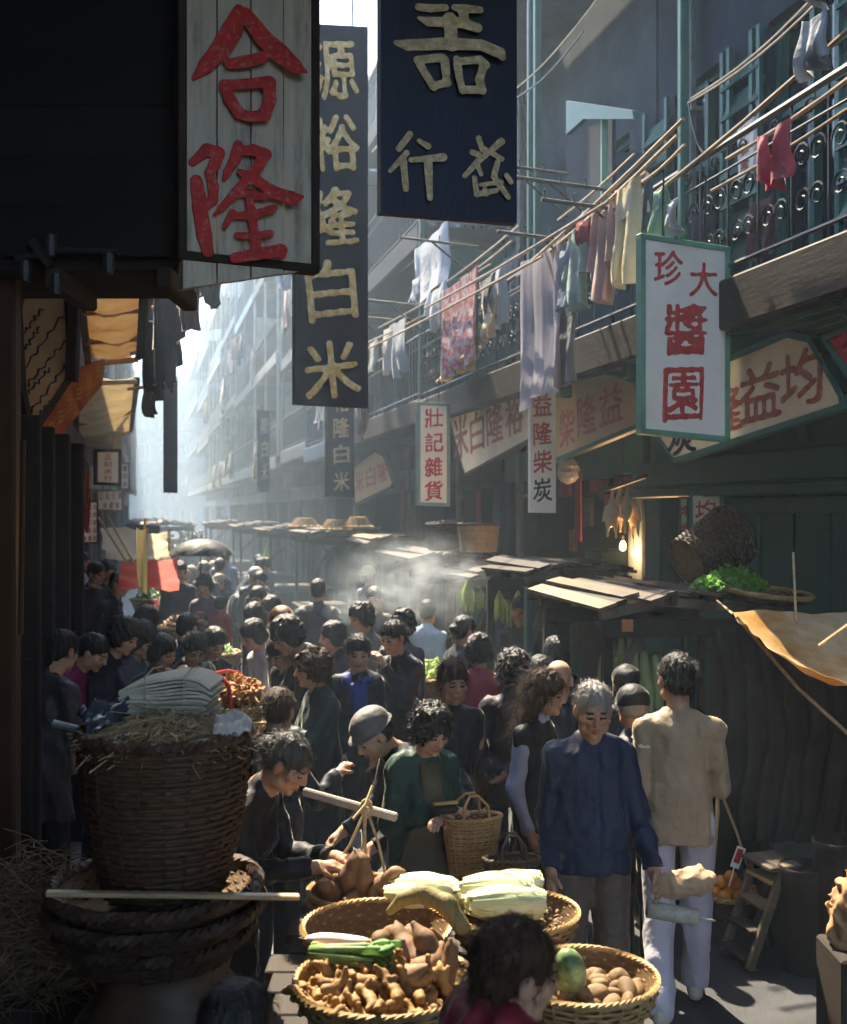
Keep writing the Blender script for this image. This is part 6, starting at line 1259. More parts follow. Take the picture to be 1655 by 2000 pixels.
for i in range(15):
    z = P(335, 1402, 3.85).z + i * .0098; mb = MB(); n0 = 9; w, l = .29 + rg.uniform(-.02, .02), .24 + rg.uniform(-.02, .02); ox, oy = rg.uniform(-.012, .012), rg.uniform(-.012, .012); cx_ = P(335, 0, 3.85).x
    rows = [[Vector((cx_ + ox + (u - .5) * w, 3.85 + oy + (v - .5) * l, z + .012 * math.sin(5 * u + i * .3) * (i / 15) - .03 * (abs(u - .5) * 2) ** 4 * (i / 15) + .008)) for v in np.linspace(0, 1, 5)] for u in np.linspace(0, 1, 9)]
    low = [[p - Vector((0, 0, .0082)) for p in r] for r in rows]; mb.grid(rows); mb.grid(low)
    for a, b in ((rows[0], low[0]), (rows[-1], low[-1]), ([r[0] for r in rows], [r[0] for r in low]), ([r[-1] for r in rows], [r[-1] for r in low])): mb.grid([a, b])
    mb.build('newspaper', M_news, g, world=True)
mb = MB(); z1 = P(335, 1402, 3.85).z; cx_ = P(335, 0, 3.85).x
for k in (-.06, .07): mb.tube([(cx_ + k, 3.72, z1), (cx_ + k, 3.722, z1 + .158), (cx_ + k, 3.85, z1 + .17), (cx_ + k, 3.98, z1 + .158)], .003, seg=4)
mb.build('string', mat('string', (.4, .36, .28), rough=.9), g, world=True)
mesh_thing('plastic_sheet', sheet(P(150, 1395, 3.62), P(270, 1372, 3.85), P(290, 1420, 3.8), P(170, 1430, 3.5), 16, 16, -.05, .02, 9, .004), mat('blue_black_plastic', (.035, .05, .075), rough=.25, var=.3, spec=.6, bump=.6, bscale=12, bdist=.02), 'crumpled blue black plastic in the mouth of the tall basket', 'plastic', None, True)
mesh_thing('white_cloth', sheet(P(420, 1405, 3.6), P(492, 1400, 3.7), P(490, 1440, 3.5), P(415, 1436, 3.45), 10, 10, -.03, .012, 12, .004), C('b9b4ac'), 'scrap of white cloth on the right rim of the tall basket', 'cloth', None, True)
# red tubular frame, dry goods behind it
for i, (x0, x1, yt, d) in enumerate(((372, 452, 1318, 5.6), (400, 488, 1310, 5.9))):
    mb = MB(); pts = [P(x0, yt + 22, d), P(x0 + 12, yt + 6, d), P((x0 + x1) / 2, yt, d), P(x1 - 22, yt + 4, d), P(x1 - 6, yt + 22, d), P(x1, yt + 60, d), P(x1, yt + 150, d)]; mb.tube(pts, .011, seg=7); mesh_thing('red_chair_back', mb, mat('red_tube', (.42, .03, .02), rough=.3, var=.15, spec=.5, bump=.05), 'bent red metal tube of a chair back, ' + ['left lower one', 'right higher one'][i], 'chair')
c = P(455, 1372, 5.75); basket('round basket of dried roots behind the red metal tubes', c - Vector((0, 0, .16)), 'dry', (M_rattan, M_rattan), rt=.16, rb=.11, h=.14, nst=16, rows=7, sr=.006, flat=1.3)
heap(GING, c + Vector((0, 0, -.01)), .13, .12, .09, 36, 'dried root in the basket behind the red tubes', 'dried root', 'dried roots behind the red tubes', 21)
leaf_heap('dry curled leaves scattered on the basket behind the red tubes', c + Vector((0, -.02, .06)), .16, .12, .06, 160, mat('dry_leaf', (.45, .22, .09), rough=.8, var=.4, trans=.2), 4, .03, 'leaves')
# steelyard pole and its ropes
mb = MB(); mb.bar(P(592, 1546, 4.55), P(776, 1597, 4.45), .026, .034, ch=.006); mesh_thing('carrying_pole', mb, mat('grey_worn_wood', (.30, .26, .23), rough=.6, var=.3, scale=8, bump=.3), 'grey worn carrying pole over the sweet potatoes', 'pole')
for i, (tx, ty, bx_, by_) in enumerate(((715, 1580, 642, 1712), (716, 1580, 694, 1708), (717, 1582, 752, 1705), (712, 1590, 705, 1715), (728, 1535, 690, 1600))):
    mb = MB(); a, b = P(tx, ty, 4.42), P(bx_, by_, 4.3); mb.tube([a, a.lerp(b, .5) + Vector((.01, 0, -.01)), b], .006, seg=5); mesh_thing('rope', mb, mat('hemp_rope', (.42, .30, .16), rough=.9, var=.3, scale=40), 'hemp rope from the carrying pole, ' + ['leftmost', 'second from the left', 'rightmost', 'middle', 'looped above the pole'][i], 'rope', 'ropes of the carrying pole')
mb = MB(); 
for k in range(4): a = k * .8; mb.tube([P(716 + 10 * math.cos(b_), 1575 + 13 * math.sin(b_) + 3 * k, 4.42 + .012 * math.sin(b_ + k)) for b_ in np.linspace(0, 6.3, 12)], .006, seg=5)
mesh_thing('rope_knot', mb, mat('hemp_rope', (.42, .30, .16)), 'coiled rope knot on the carrying pole', 'rope')
# ------------------------------------------------------------------ things people carry
gw = 'woman in a green cardigan and olive apron opening a purse'; dgw = PEOPLE[gw][0].location.y
def tote(label, px, py, d, wpx, hpx, key, m, handle=True, rz=.3):
    c = P(px, py + hpx / 2, d); r = wpx / 2 * d / F; h = hpx * d / F; g = basket(label, c, key, (m, m), (0, 0, rz), cat='basket', rt=r, rb=r * .72, h=h, nst=22, rows=int(h / .011), sr=.0045, flat=1.25, sy=.55, rimr=.006)
    if handle:
        for sy in (-1, 1): mb = MB(); mb.tube([(-r * .45, sy * r * .5, h - .02), (-r * .4, sy * r * .42, h + .06), (-r * .15, sy * r * .2, h + .10), (r * .15, sy * r * .2, h + .10), (r * .4, sy * r * .42, h + .06), (r * .45, sy * r * .5, h - .02)], .007, seg=6); mb.build('handle', m, g)
    return g
tote('tan rattan shopping basket hanging from the arm of the green cardigan', 922, 1652, dgw - .18, 120, 112, 'tote', mat('tan_rattan', (.40, .21, .08), rough=.6, var=.3, scale=20, bump=.4, bscale=60))
tote('brown wicker bag carried low by the long haired woman', 1000, 1712, 4.75, 110, 70, 'wbag', M_wick, True, .1)
dt = PEOPLE['woman with wind blown hair in a teal coat lifting a striped basket'][0].location.y
ht_ = hand_pos('woman with wind blown hair in a teal coat lifting a striped basket', 1); dt = ht_.y + .02; g = tote('pale striped cane basket lifted by the woman in the teal coat', CX + ht_.x / ht_.y * F, HY + (CAMH - ht_.z) / ht_.y * F + 62, dt, 74, 78, 'stripe', mat('pale_striped_cane', (.55, .44, .20), rough=.6, var=.5, scale=30, stretch=(1, 1, .03)), True, 1.2)
tote('brown bag hanging from the hand of the man in black', 932, 1548, 6.0, 44, 60, 'bbag', M_wick, True, .4)
h1 = hand_pos(gw, -1); h2 = hand_pos(gw, 1); hm = (h1 + h2) / 2
mb = MB(); mb.box(hm + Vector((0, -.02, .035)), (.12, .05, .035), ch=.014, rz=.3); o = mesh_thing('purse', mb, mat('black_leather', (.02, .02, .022), rough=.35, var=.2), 'small black clasp purse opened by the woman in the cardigan', 'purse'); mb = MB(); mb.box((0, 0, .046), (.115, .03, .014), rz=.3, ch=.005); mb.build('clasp', mat('brass', (.55, .38, .12), rough=.3, metal=.6), o)
bm = 'grey haired man in a blue padded jacket and fawn trousers walking towards the viewer'; hb = hand_pos(bm, 1); db = hb.y
def fn(f): f.ell((.08, 0, .0), (.12, .07, .058), .03); f.cone((-.07, 0, -.01), (0, 0, 0), .022, .045, .03); f.noise(.009, 26, 3, n=5, ridge=True); f.noise(.005, 60, 4, n=5, ridge=True)
put(blob('paper_bag', mat('brown_paper', (.42, .27, .16), rough=.8, var=.15, scale=8, bump=.5, bscale=18, bdist=.01), fn, (-.12, -.1, -.1), (.24, .1, .12), .009), hb + Vector((.05, -.02, .0)), (0, -.15, .1), 'crumpled brown paper bag held by the man in the blue jacket', 'paper bag', None)
mb = MB(); a = hb + Vector((.0, -.03, -.105)); mb.tube([a - Vector((.05, 0, -.006)), a + Vector((.16, 0, -.03))], .036, seg=16); mb.tube([a + Vector((.06, 0, .02)), a + Vector((.06, -.04, -.01)), a + Vector((.06, 0, -.05))], .004, seg=4, mi=1); mb.tube([a + Vector((.15, 0, -.03)), a + Vector((.24, 0, -.045))], .005, seg=5, mi=1); mb.tube([a + Vector((-.02, 0, .03)), hb], .004, seg=4, mi=1)
mesh_thing('newspaper_roll', mb, [M_news, mat('string', (.4, .36, .28))], 'rolled newspaper parcel hanging from the hand of the man in the blue jacket', 'parcel', None, True)
hc_ = hand_pos('person in a black cloth cap with back turned beside the tan sweater', -1); mb = MB(); mb.box(P(1262, 1468, 5.45), (.10, .16, .035), rz=.5, ch=.012); mb.box(P(1258, 1448, 5.4), (.09, .12, .03), rz=.2, rx=.3, ch=.012); mesh_thing('paper_parcel', mb, C('c9bd9e'), 'open cream paper parcel between the blue jacket and the tan sweater', 'parcel')
gl = 'old man in a black skull cap and spectacles looking down'; rt_, pp, aa = PEOPLE[gl]; mb = MB(); Mh = rotz(aa) @ pp.RH
for s_ in (-1, 1):
    mb.tube([Vector(rotz(aa) @ pp.hc + Mh @ np.array([s_ * .031 + .021 * math.cos(b_), -.098, .002 + .018 * math.sin(b_)])) + rt_.location for b_ in np.linspace(0, 6.28, 14)[:-1]], .0022, seg=4, closed=True)
    mb.tube([Vector(rotz(aa) @ pp.hc + Mh @ np.array(q)) + rt_.location for q in ((s_ * .052, -.097, .004), (s_ * .078, -.03, .004), (s_ * .08, .015, -.002))], .0020, seg=4)
mesh_thing('spectacles', mb, M_iron, 'thin wire spectacles on the man in the skull cap', 'spectacles')
# umbrella
uw = PEOPLE['woman in grey blue walking under the black umbrella'][0].location; top = P(394, 1052, uw.y - .1); g = thing('umbrella', 'open black umbrella held up in the sunlit crowd', 'umbrella', Vector((top.x, top.y, top.z)))
rows = []; n = 8
for i in range(8):
    q = i / 7; row = []
    for j in range(48):
        a = 2 * math.pi * j / 48; sc = 1 - .10 * (1 - abs(math.cos(a * 4))) * q; row.append((.38 * math.sin(q * 1.25) * sc * math.cos(a), .38 * math.sin(q * 1.25) * sc * math.sin(a), -.26 * (1 - math.cos(q * 1.25)) - .0))
    rows.append(row)
mb = MB(); mb.grid(rows, wrap=True); mb.grid([[(x, y, z - .004) for x, y, z in r] for r in rows], wrap=True); mb.build('canopy', cloth_mat('15181f', .12), g, True)
mb = MB(); mb.tube([(0, 0, .05), (-.02, 0, -.75)], .007, seg=6); mb.build('shaft', M_wood_dk, g)
for j in range(8): mb = MB(); a = 2 * math.pi * j / 8; mb.tube([(.38 * math.sin(q * 1.25) * math.cos(a), .38 * math.sin(q * 1.25) * math.sin(a), -.26 * (1 - math.cos(q * 1.25)) - .01) for q in (.05, .35, .7, 1)], .003, seg=4); mb.build('rib', M_iron, g)
# ------------------------------------------------------------------ stalls along the right
M_roof = mat('grey_weathered_plank', (.060, .046, .036), rough=.8, var=.5, scale=5, stretch=(4, .3, 4), bump=.6, bscale=30, rnd=.35)
def stall(label, px, py, d, wl, wr, L, seed, posts=True, counter=True, m=M_wood, zr=None):
    rg = random.Random(seed); r0 = P(px, py, d); zr = r0.z; g = thing('market_stall', label, 'stall', Vector((r0.x, r0.y, 0)), STREET, 'plank roofed stalls along the right')
    for sg, w, drop in ((-1, wl, .06 + .05 * wl), (1, wr, .06 + .04 * wr)):
        n = max(4, int(round(w / .085)))
        for i in range(n):
            a, b = i / n * w, (i + 1) / n * w + .02; za = -drop * a / w + .016 * (i % 3); zb = -drop * b / w + .016 * (i % 3) - rg.uniform(0, .014); o0, o1 = rg.uniform(-.16, .06), rg.uniform(-.08, .18)
            mb = MB(); sk = rg.uniform(-.02, .02)
            mb.slab([Vector((sg * a, o0, zr + za + sk)), Vector((sg * b, o0, zr + zb + sk)), Vector((sg * b, L + o1, zr + zb - sk)), Vector((sg * a, L + o1, zr + za - sk))], (sg * drop / w, 0, 1), .022); mb.build('roof_plank', [m, M_roof, M_wood_dk][rg.choice((0, 1, 1, 2))], g)
        for y in (.06, L - .1): mb = MB(); mb.bar((0, y, zr - .075), (sg * w * .97, y, zr - drop - .07), .05, .06, ch=.006); mb.build('rafter', M_wood, g)
    mb = MB(); mb.bar((0, -.05, zr - .055), (0, L + .1, zr - .055), .05, .07, ch=.006); mb.build('ridge_beam', M_wood_dk, g)
    for x in (-wl * .85, wr * .85):
        for y in (.08, L - .12): mb = MB(); mb.box((x, y, (zr - .2) / 2), (.06, .06, zr - .2), ch=.006, rz=rg.uniform(-.2, .2)); mb.build('post', [M_wood_dk, M_green][rg.random() < .35], g)
    for y in (.08, L - .12): mb = MB(); mb.bar((-wl * .9, y - .035, zr - .24), (wr * .9, y - .035, zr - .24), .03, .11, ch=.005); mb.build('cross_board', M_wood_dk, g)
    for x in (-wl * .85, wr * .85): mb = MB(); mb.bar((x, .11, zr - .75), (x * .35, .13, zr - .27), .03, .05); mb.build('brace', M_wood, g)
    if counter:
        n = 4
        for i in range(n): mb = MB(); mb.box(((wr - wl) / 2 - .02, .1 + (i + .5) * (L - .2) / n, .72 + .004 * (i % 2)), (wl + wr - .1, (L - .2) / n - .01, .03), ch=.004); mb.build('counter_plank', M_wood_dk, g)
        mb = MB(); mb.box(((wr - wl) / 2, .12, .36), (wl + wr - .2, .03, .66)); mb.build('front_board', [M_wood_dk, M_green][seed % 2], g)
    return g
stl = [('stall with a plank roof under the tipped basket, nearest on the right', 1310, 1153, 7.0, .46, .85, 1.25), ('stall with a pale plank roof left of the nearest one', 1100, 1097, 8.8, .30, .62, 1.2), ('low stall hung with greens behind the pale plank roof', 990, 1108, 10.2, .32, .40, 1.1),
    ('long plank roofed stall under the upright basket', 880, 1077, 12.4, .48, .95, 1.6), ('stall with a steep plank roof at the edge of the smoke', 765, 1046, 15.6, .36, .75, 1.6), ('broad plank stall left of the steep roof', 690, 1030, 19., .8, .6, 2.2),
    ('hazy stall behind the broad plank stall', 600, 1026, 24., .9, .7, 2.4), ('hazy stall far along the right side', 530, 1020, 29., .9, .8, 2.6), ('faint stall last along the right side', 465, 1016, 36., 1., .9, 3.)]
for i, (lb, px, py, d, wl, wr, L) in enumerate(stl): stall(lb, px, py, d, wl, wr, L, 30 + i)
for i, (px, py, d, L) in enumerate(((330, 1018, 33., 2.6), (290, 1012, 42., 3.))): g = stall(['sunlit stall with a bright roof in the far haze at left', 'faint bright stall farther up at left'][i], px, py, d, .8, .8, L, 60 + i, m=M_wood_lt)
# goods on the stall counters
for i, (px, d, m, t_) in enumerate(((1250, 7.6, M_leaf, 'dark'), (1390, 7.5, M_leaf2, 'pale'), (1110, 9.4, M_leaf, 'dark'), (1010, 10.8, M_leaf2, 'pale'), (900, 13, M_leaf, 'dark'), (800, 16, M_leaf2, 'pale'), (870, 9.6, M_leaf2, 'pale'))):
    leaf_heap('heap of %s greens on the counter of the %s stall' % (t_, ['nearest right', 'nearest right, inner end of the', 'pale plank roofed', 'low', 'long plank roofed', 'steep roofed', 'smoky kerb side'][i]), Vector((P(px, 0, d).x, d, .74)), .3, .3, .22, 240, m, 70 + i, .07)
GOU = [blob('hanging_gourd', M_melon, lambda f: (f.cone((0, 0, -.02), (0, 0, -.30), .030, .062, .02), f.cone((0, 0, -.30), (.0, 0, -.42), .062, .05, .02), f.noise(.004, 30, 3, (1, 1, .3), 5)), (-.1, -.1, -.5), (.1, .1, .04), .012),
       blob('hanging_gourd', M_melon, lambda f: (f.cone((0, 0, 0), (.01, 0, -.22), .026, .042, .02), f.cone((.01, 0, -.22), (.0, 0, -.36), .042, .036, .02), f.noise(.003, 30, 5, (1, 1, .3), 5)), (-.1, -.1, -.44), (.1, .1, .04), .011)]
for i, (px, py, d, k, rz) in enumerate(((1192, 1250, 7.35, .95, 0), (1215, 1248, 7.3, .85, 1), (1180, 1275, 7.4, .8, 2), (1238, 1262, 7.35, .95, 3), (1258, 1272, 7.3, .9, 4), (1280, 1282, 7.3, .9, 5), (1228, 1285, 7.25, .85, 2), (1205, 1285, 7.3, .8, 1))):
    put(GOU[i % 2], P(px, py, d), (rz * .02, .02, rz), 'pale green gourd hanging behind the tan sweater, ' + ['second from the left', 'fourth from the left', 'leftmost', 'sixth from the left', 'seventh from the left', 'rightmost', 'fifth from the left and lower', 'third from the left and lower'][i], 'gourd', 'gourds hanging under the nearest right stall', k)
def bunch(px, py, d, h, label, seed, m):
    rg = random.Random(seed); mb = MB(); c = P(px, py, d); n = 26
    for k in range(n):
        a = rg.uniform(0, 6.3); r = .02 + .06 * rg.random(); e = c + Vector((r * math.cos(a), r * math.sin(a), -h * rg.uniform(.75, 1.05))); mid = c.lerp(e, .5) + Vector((r * .5 * math.cos(a), r * .5 * math.sin(a), 0)); w = rg.uniform(.008, .02); s_ = Vector((-math.sin(a), math.cos(a), 0)) * w
        mb.raw([c - s_ * .3, c + s_ * .3, mid + s_, mid - s_, e + s_ * .4, e - s_ * .4], [(0, 1, 2, 3), (3, 2, 4, 5)])
    mesh_thing('hanging_greens', mb, m, label, 'greens', 'bunches of greens hanging from the stalls', True, c)
M_ylg = mat('yellow_green_leaf', (.34, .44, .13), rough=.55, var=.35, scale=14, bump=.2, trans=.35, rnd=.15)
for i, (px, py, d, h) in enumerate(((914, 1130, 10.1, .28), (935, 1140, 10.2, .26), (975, 1150, 10., .30), (988, 1140, 10.3, .26), (1012, 1150, 9.9, .40), (1024, 1165, 10., .42), (520, 1065, 22, .5), (1130, 1135, 9.2, .3))):
    bunch(px, py, d, h, 'yellow green bunch hanging from the stalls, ' + ['leftmost by the smoke', 'second from the smoke', 'third from the smoke', 'fourth from the smoke', 'long one before the dark post', 'long one nearest the dark post', 'far one in the haze', 'one under the pale plank roof'][i], 80 + i, M_ylg)
# baskets and greens lying on the stall roofs
c = P(1385, 1108, 7.5); basket('big wicker basket tipped on its side on the nearest stall roof', P(1340, 1098, 7.3), 'tip', (M_wick, M_wick), (R(-8), R(66), R(18)), rt=.20, rb=.155, h=.42, nst=22, rows=24, sr=.0065, flat=1.2, lin=True)
leaf_heap('bright green herbs heaped beside the tipped basket', P(1425, 1152, 7.1), .24, .2, .12, 900, mat('bright_herb', (.13, .33, .045), rough=.5, var=.35, scale=10, trans=.3, bump=.2), 5, .04)
basket('flat tray of dried peel on the nearest stall roof', P(1500, 1172, 7.0), 'flattray', (M_wick, M_rattan), (R(4), R(5), 0), rt=.26, rb=.22, h=.05, nst=22, rows=4, sr=.006)
c = P(935, 1078, 12.2); basket('upright wicker basket standing on the long plank roof', c, 'up', (M_rattan, M_wick), rt=.22, rb=.19, h=.30, nst=24, rows=22, sr=.0065, flat=1.2)
basket('grey wicker crate behind the upright basket on the plank roof', P(872, 1072, 13.0), 'crate', (M_wick_dk, M_wick_dk), (0, R(-6), R(30)), rt=.20, rb=.20, h=.30, nst=24, rows=20, sr=.007, flat=1.2)
for i, (px, py, d, r) in enumerate(((595, 1030, 21, .28), (655, 1035, 18.5, .24), (700, 1030, 17.5, .22))): basket('round straw basket upside down on the hazy stall roofs, ' + ['leftmost', 'middle', 'rightmost'][i], P(px, py - 6, d) + Vector((0, 0, .12)), 'updn%d' % i, (M_rattan, M_rattan), (math.pi, 0, 0), rt=r, rb=r * .5, h=.16, nst=16, rows=8, sr=.008)
# number plate, wall of the shop behind, lamp, poultry
mb = MB(); mb.box(P(1226, 1222, 6.92), (.07, .01, .075), ch=.003); mesh_thing('number_tag', mb, mat('orange_tag', (.52, .20, .06), var=.2), 'small orange wooden tag nailed under the nearest stall roof', 'tag')
def duck(f): f.ell((0, 0, -.17), (.05, .045, .095), .0); f.cone((0, 0, -.08), (.0, 0, .03), .022, .010, .03); f.cone((.03, 0, -.24), (.035, 0, -.36), .018, .008, .03); f.cone((-.03, 0, -.24), (-.035, 0, -.35), .018, .008, .03); f.cone((.045, 0, -.12), (.075, 0, -.21), .014, .010, .02); f.cone((-.045, 0, -.12), (-.07, 0, -.22), .014, .010, .02)
DUCK = blob('hanging_poultry', mat('plucked_poultry', (.62, .50, .38), rough=.5, var=.2, scale=14), duck, (-.11, -.08, -.4), (.11, .08, .06), .010)
for i, (px, py, d) in enumerate(((1196, 962, 10.2), (1212, 950, 10.3), (1226, 952, 10.2), (1238, 964, 10.3))): put(DUCK, P(px, py, d), (.05, .04 * i, i * .7), 'pale plucked bird hanging in the dim shop, ' + ['leftmost', 'second from left', 'second from right', 'rightmost'][i], 'poultry', 'plucked birds hanging in the shop', 1.15)
mb = MB(); mb.bar(PT(1170, 962, 4.0), PT(1262, 930, 4.0), .03, .03); mesh_thing('meat_rail', mb, M_iron, 'iron rail carrying the plucked birds', 'rail')
def bag(f): f.ell((0, 0, -.16), (.10, .09, .13), 0); f.cone((0, 0, -.06), (0, 0, .06), .05, .012, .04); f.noise(.014, 30, 4, n=6, ridge=True)
put(blob('plastic_bag', mat('clear_plastic', (.55, .52, .54), rough=.15, var=.1, trans=.5, spec=.7, bump=.6, bscale=20), bag, (-.14, -.14, -.34), (.14, .14, .1), .012), PT(1110, 885, 3.9), (0, 0, 0), 'clear bulging plastic bag hanging right of the narrow cream sign', 'bag', None)
g = thing('lamp', 'bare glowing bulb in the dim shop behind the stalls', 'lamp', PT(1217, 1065, 4.35)); mb = MB(); mb.lathe([(.001, -.05), (.022, -.04), (.03, -.015), (.022, .02), (.012, .04)], 12); mb.build('bulb', mat('lit_bulb', (1, .7, .4), emit=(1., .52, .16), estr=14, bump=0), g, True); mb = MB(); mb.tube([(0, 0, .04), (0, 0, .09)], .014, seg=8); mb.tube([(0, 0, .09), (0, 0, 1.2)], .004, seg=4); mb.build('socket', M_iron, g)
ld = bpy.data.lights.new('bulb_light', 'POINT'); ld.energy = 9; ld.color = (1, .55, .22); ld.shadow_soft_size = .03; lo_ = bpy.data.objects.new('bulb_light', ld); COL.objects.link(lo_); lo_.parent = g; lo_.location = (0, -.06, -.07)
g = thing('lamp', 'smaller dim bulb right of the bare bulb', 'lamp', PT(1238, 1080, 4.4)); mb = MB(); mb.lathe([(.001, -.03), (.014, -.02), (.016, 0), (.008, .02)], 10); mb.build('bulb', mat('dim_bulb', (1, .6, .3), emit=(1., .42, .1), estr=5, bump=0), g, True); mb = MB(); mb.tube([(0, 0, .02), (0, 0, 1.)], .004, seg=4); mb.build('flex', M_iron, g)
rg = random.Random(8); M_redp = mat('red_paper', (.30, .02, .02), rough=.7, var=.3, scale=5, bump=.2); M_brn = mat('brown_goods', (.14, .06, .035), rough=.7, var=.4, scale=6, rnd=.4)
for i in range(14):
    px = 1105 + 15 * i; py = rg.uniform(900, 1120); a = PT(px, py, 4.75); mb = MB(); mb.box(a, (.05, rg.uniform(.14, .3), rg.uniform(.2, .42)), rz=STREET, ch=.01); mesh_thing('shop_goods', mb, [M_redp, M_brn, M_redp, M_wood][i % 4], 'dim packet of goods in the lamp lit shop, %s' % ['far left', 'second', 'third', 'fourth', 'fifth', 'sixth', 'seventh', 'eighth', 'ninth', 'tenth', 'eleventh', 'twelfth', 'thirteenth', 'last'][i] + ' along the shelf', 'goods', 'goods in the lamp lit shop')
for i, (px, py, t, h_) in enumerate(((786, 985, 4.35, .9), (935, 1000, 4.35, .6), (1130, 990, 4.3, .7))): mb = MB(); a = PT(px, py, t); mb.box(a, (.02, .16, h_), rz=STREET, ch=.004); mesh_thing('red_paper_strip', mb, M_redp, 'vertical red paper strip pasted on a pier, ' + ['far one', 'middle one', 'near one'][i], 'paper strip', 'red paper strips')
# green shop front
g = thing('green_shutter', 'green painted shop shutter under the cream board', 'shutter', S(7.4, 4.42, 0), STREET)
for i in range(6): mb = MB(); mb.box((0, -1.5 + i * .43, 1.45), (.05, .40, 2.6), ch=.012); mb.build('board', M_green, g)
for z in (.5, 2.45): mb = MB(); mb.box((-.04, -.42, z), (.03, 2.7, .12), ch=.008); mb.build('rail', M_green, g)
g = thing('green_door_post', 'green painted door post and lintel beside the upright cream sign', 'post', S(9.0, 4.4, 0), STREET)
mb = MB(); mb.box((0, 0, 1.4), (.2, .3, 2.8), ch=.015); mb.build('post', M_green, g); mb = MB(); mb.box((-.06, -1.4, 2.72), (.2, 3.4, .22), ch=.015); mb.build('lintel', M_green, g); mb = MB(); mb.box((-.12, -1.4, 2.56), (.1, 3.4, .08), ch=.01); mb.build('moulding', M_green, g)
g = thing('green_soffit', 'green boarded soffit under the verandah at the right', 'soffit', S(3.5, 4.0, 3.5), STREET)
for i in range(8): mb = MB(); mb.box((-.5 + i * .145, 1.5, 0), (.135, 9.0, .03), ch=.004); mb.build('board', M_green, g)
for i in range(7): mb = MB(); mb.box((0, -2.6 + i * 1.35, -.07), (1.15, .1, .11), ch=.01); mb.build('joist', M_green, g)
# yellow tarpaulin, dark curtain, oranges, stool and paper at the right edge
M_tarp = mat('yellow_tarpaulin', (.50, .26, .06), rough=.7, var=.2, scale=4, bump=.5, bscale=12, trans=.35, bdist=.02, col2=(.62, .48, .30), c2scale=3, c2amt=.5)
tp = sheet(P(1432, 1199, 5.5), P(1760, 1190, 6.0), P(1760, 1390, 4.7), P(1500, 1268, 4.9), 22, 18, .12, .009, 21, .002); mesh_thing('tarpaulin', tp, M_tarp, 'sunlit yellow tarpaulin stretched at the right edge', 'tarpaulin', None, True)
for i, (px, py, d) in enumerate(((1758, 1192, 5.95),)): a = P(px, py, d); mb = MB(); mb.tube([(a.x, a.y + .03, 0), (a.x, a.y + .03, a.z + .04)], .018, seg=7); mesh_thing('tarpaulin_post', mb, M_wood_dk, 'thin dark post at the right corner of the yellow tarpaulin', 'post')
mb = MB(); mb.tube([P(1440, 1205, 5.4), P(1560, 1345, 5.2), P(1720, 1490, 5.0)], .009, seg=5); mb.tube([P(1432, 1199, 5.5), P(1400, 1172, 7.0)], .006, seg=5); mb.tube([P(1550, 1080, 5.9), P(1556, 1215, 5.6)], .007, seg=5); mb.tube([P(1700, 1190, 5.0), P(1600, 1262, 5.0)], .009, seg=5); mesh_thing('tarpaulin_rope', mb, mat('hemp_rope', (.42, .30, .16)), 'ropes holding the yellow tarpaulin', 'rope')
mesh_thing('curtain', sheet(P(1392, 1225, 6.6), P(1760, 1225, 5.7), P(1760, 1650, 5.7), P(1398, 1640, 6.6), 90, 14, 0, .03, 22, .008, 6), mat('dark_brown_sacking', (.035, .028, .024), rough=.9, var=.4, scale=6, bump=.5), 'dark brown sacking curtain behind the tan sweater', 'curtain', None, True)
for i, (px, py, d, r, h_) in enumerate(((1572, 1690, 5.9, .13, .50), (1640, 1640, 5.8, .13, .62))): c = P(px, py, d); mb = MB(); mb.lathe([(.001, 0), (r * .8, 0), (r, c.z * .9), (r * 1.05, c.z), (r * .95, c.z), (r * .9, c.z - .04), (.001, c.z - .04)], 24, (c.x, d, 0)); mesh_thing('dark_barrel', mb, M_wood_dk, ['dark wooden tub in the shade at right', 'taller dark tub at the right edge'][i], 'tub', None, True)
c = P(1425, 1742, 6.35); basket('shallow basket of oranges behind the tan sweater', Vector((c.x, c.y, max(.02, c.z - .14))), 'orbk', (M_wick, M_rattan), rt=.17, rb=.12, h=.14, nst=18, rows=8, sr=.006)
for i, (x, y, z) in enumerate(((0, 0, 0), (.08, .02, 0), (-.08, .01, 0), (.04, -.07, 0), (-.045, -.07, 0), (.0, .075, .0), (.03, .0, .06), (-.04, .02, .06), (.1, -.05, .01), (0, -.03, .1))): put(ORA, Vector((c.x + x, c.y + y, max(.02, c.z - .14) + .13 + z)), (i, i * 2, 0), 'round orange piled in the basket behind the tan sweater', 'orange', 'oranges in the basket')
mb = MB(); a = P(1442, 1675, 6.2); mb.box(a, (.05, .008, .12), ry=.35, ch=.002); mb.box(a + Vector((0, -.007, .01)), (.032, .004, .08), ry=.35, mi=1); mb.tube([a - Vector((.02, 0, .05)), a - Vector((.05, 0, .16))], .004, seg=4); mesh_thing('price_tag', mb, [M_sign_wh, M_red], 'white price tag with a red mark stuck in the oranges', 'tag')
mb = MB(); hub = P(1402, 1530, 6.2)
for px, py in ((1392, 1720), (1470, 1722), (1398, 1650)): mb.tube([hub, hub.lerp(P(px, py, 6.3), .5) + Vector((.01, 0, 0)), P(px, py, 6.3)], .008, seg=5)
mesh_thing('basket_sling', mb, M_bamboo, 'bamboo sling above the basket of oranges', 'sling')
g = thing('step_stool', 'small wooden step stool with open treads on the sunlit paving', 'stool', Vector((P(1480, 0, 6.0).x, 6.0, 0)), .3)
for s_ in (-1, 1): mb = MB(); mb.bar((-.13, s_ * .12, .02), (.07, s_ * .12, .52), .03, .045, ch=.004); mb.build('side_rail', M_wood, g); mb = MB(); mb.bar((.16, s_ * .11, .02), (.06, s_ * .11, .5), .028, .035, ch=.004); mb.build('leg', M_wood_dk, g)
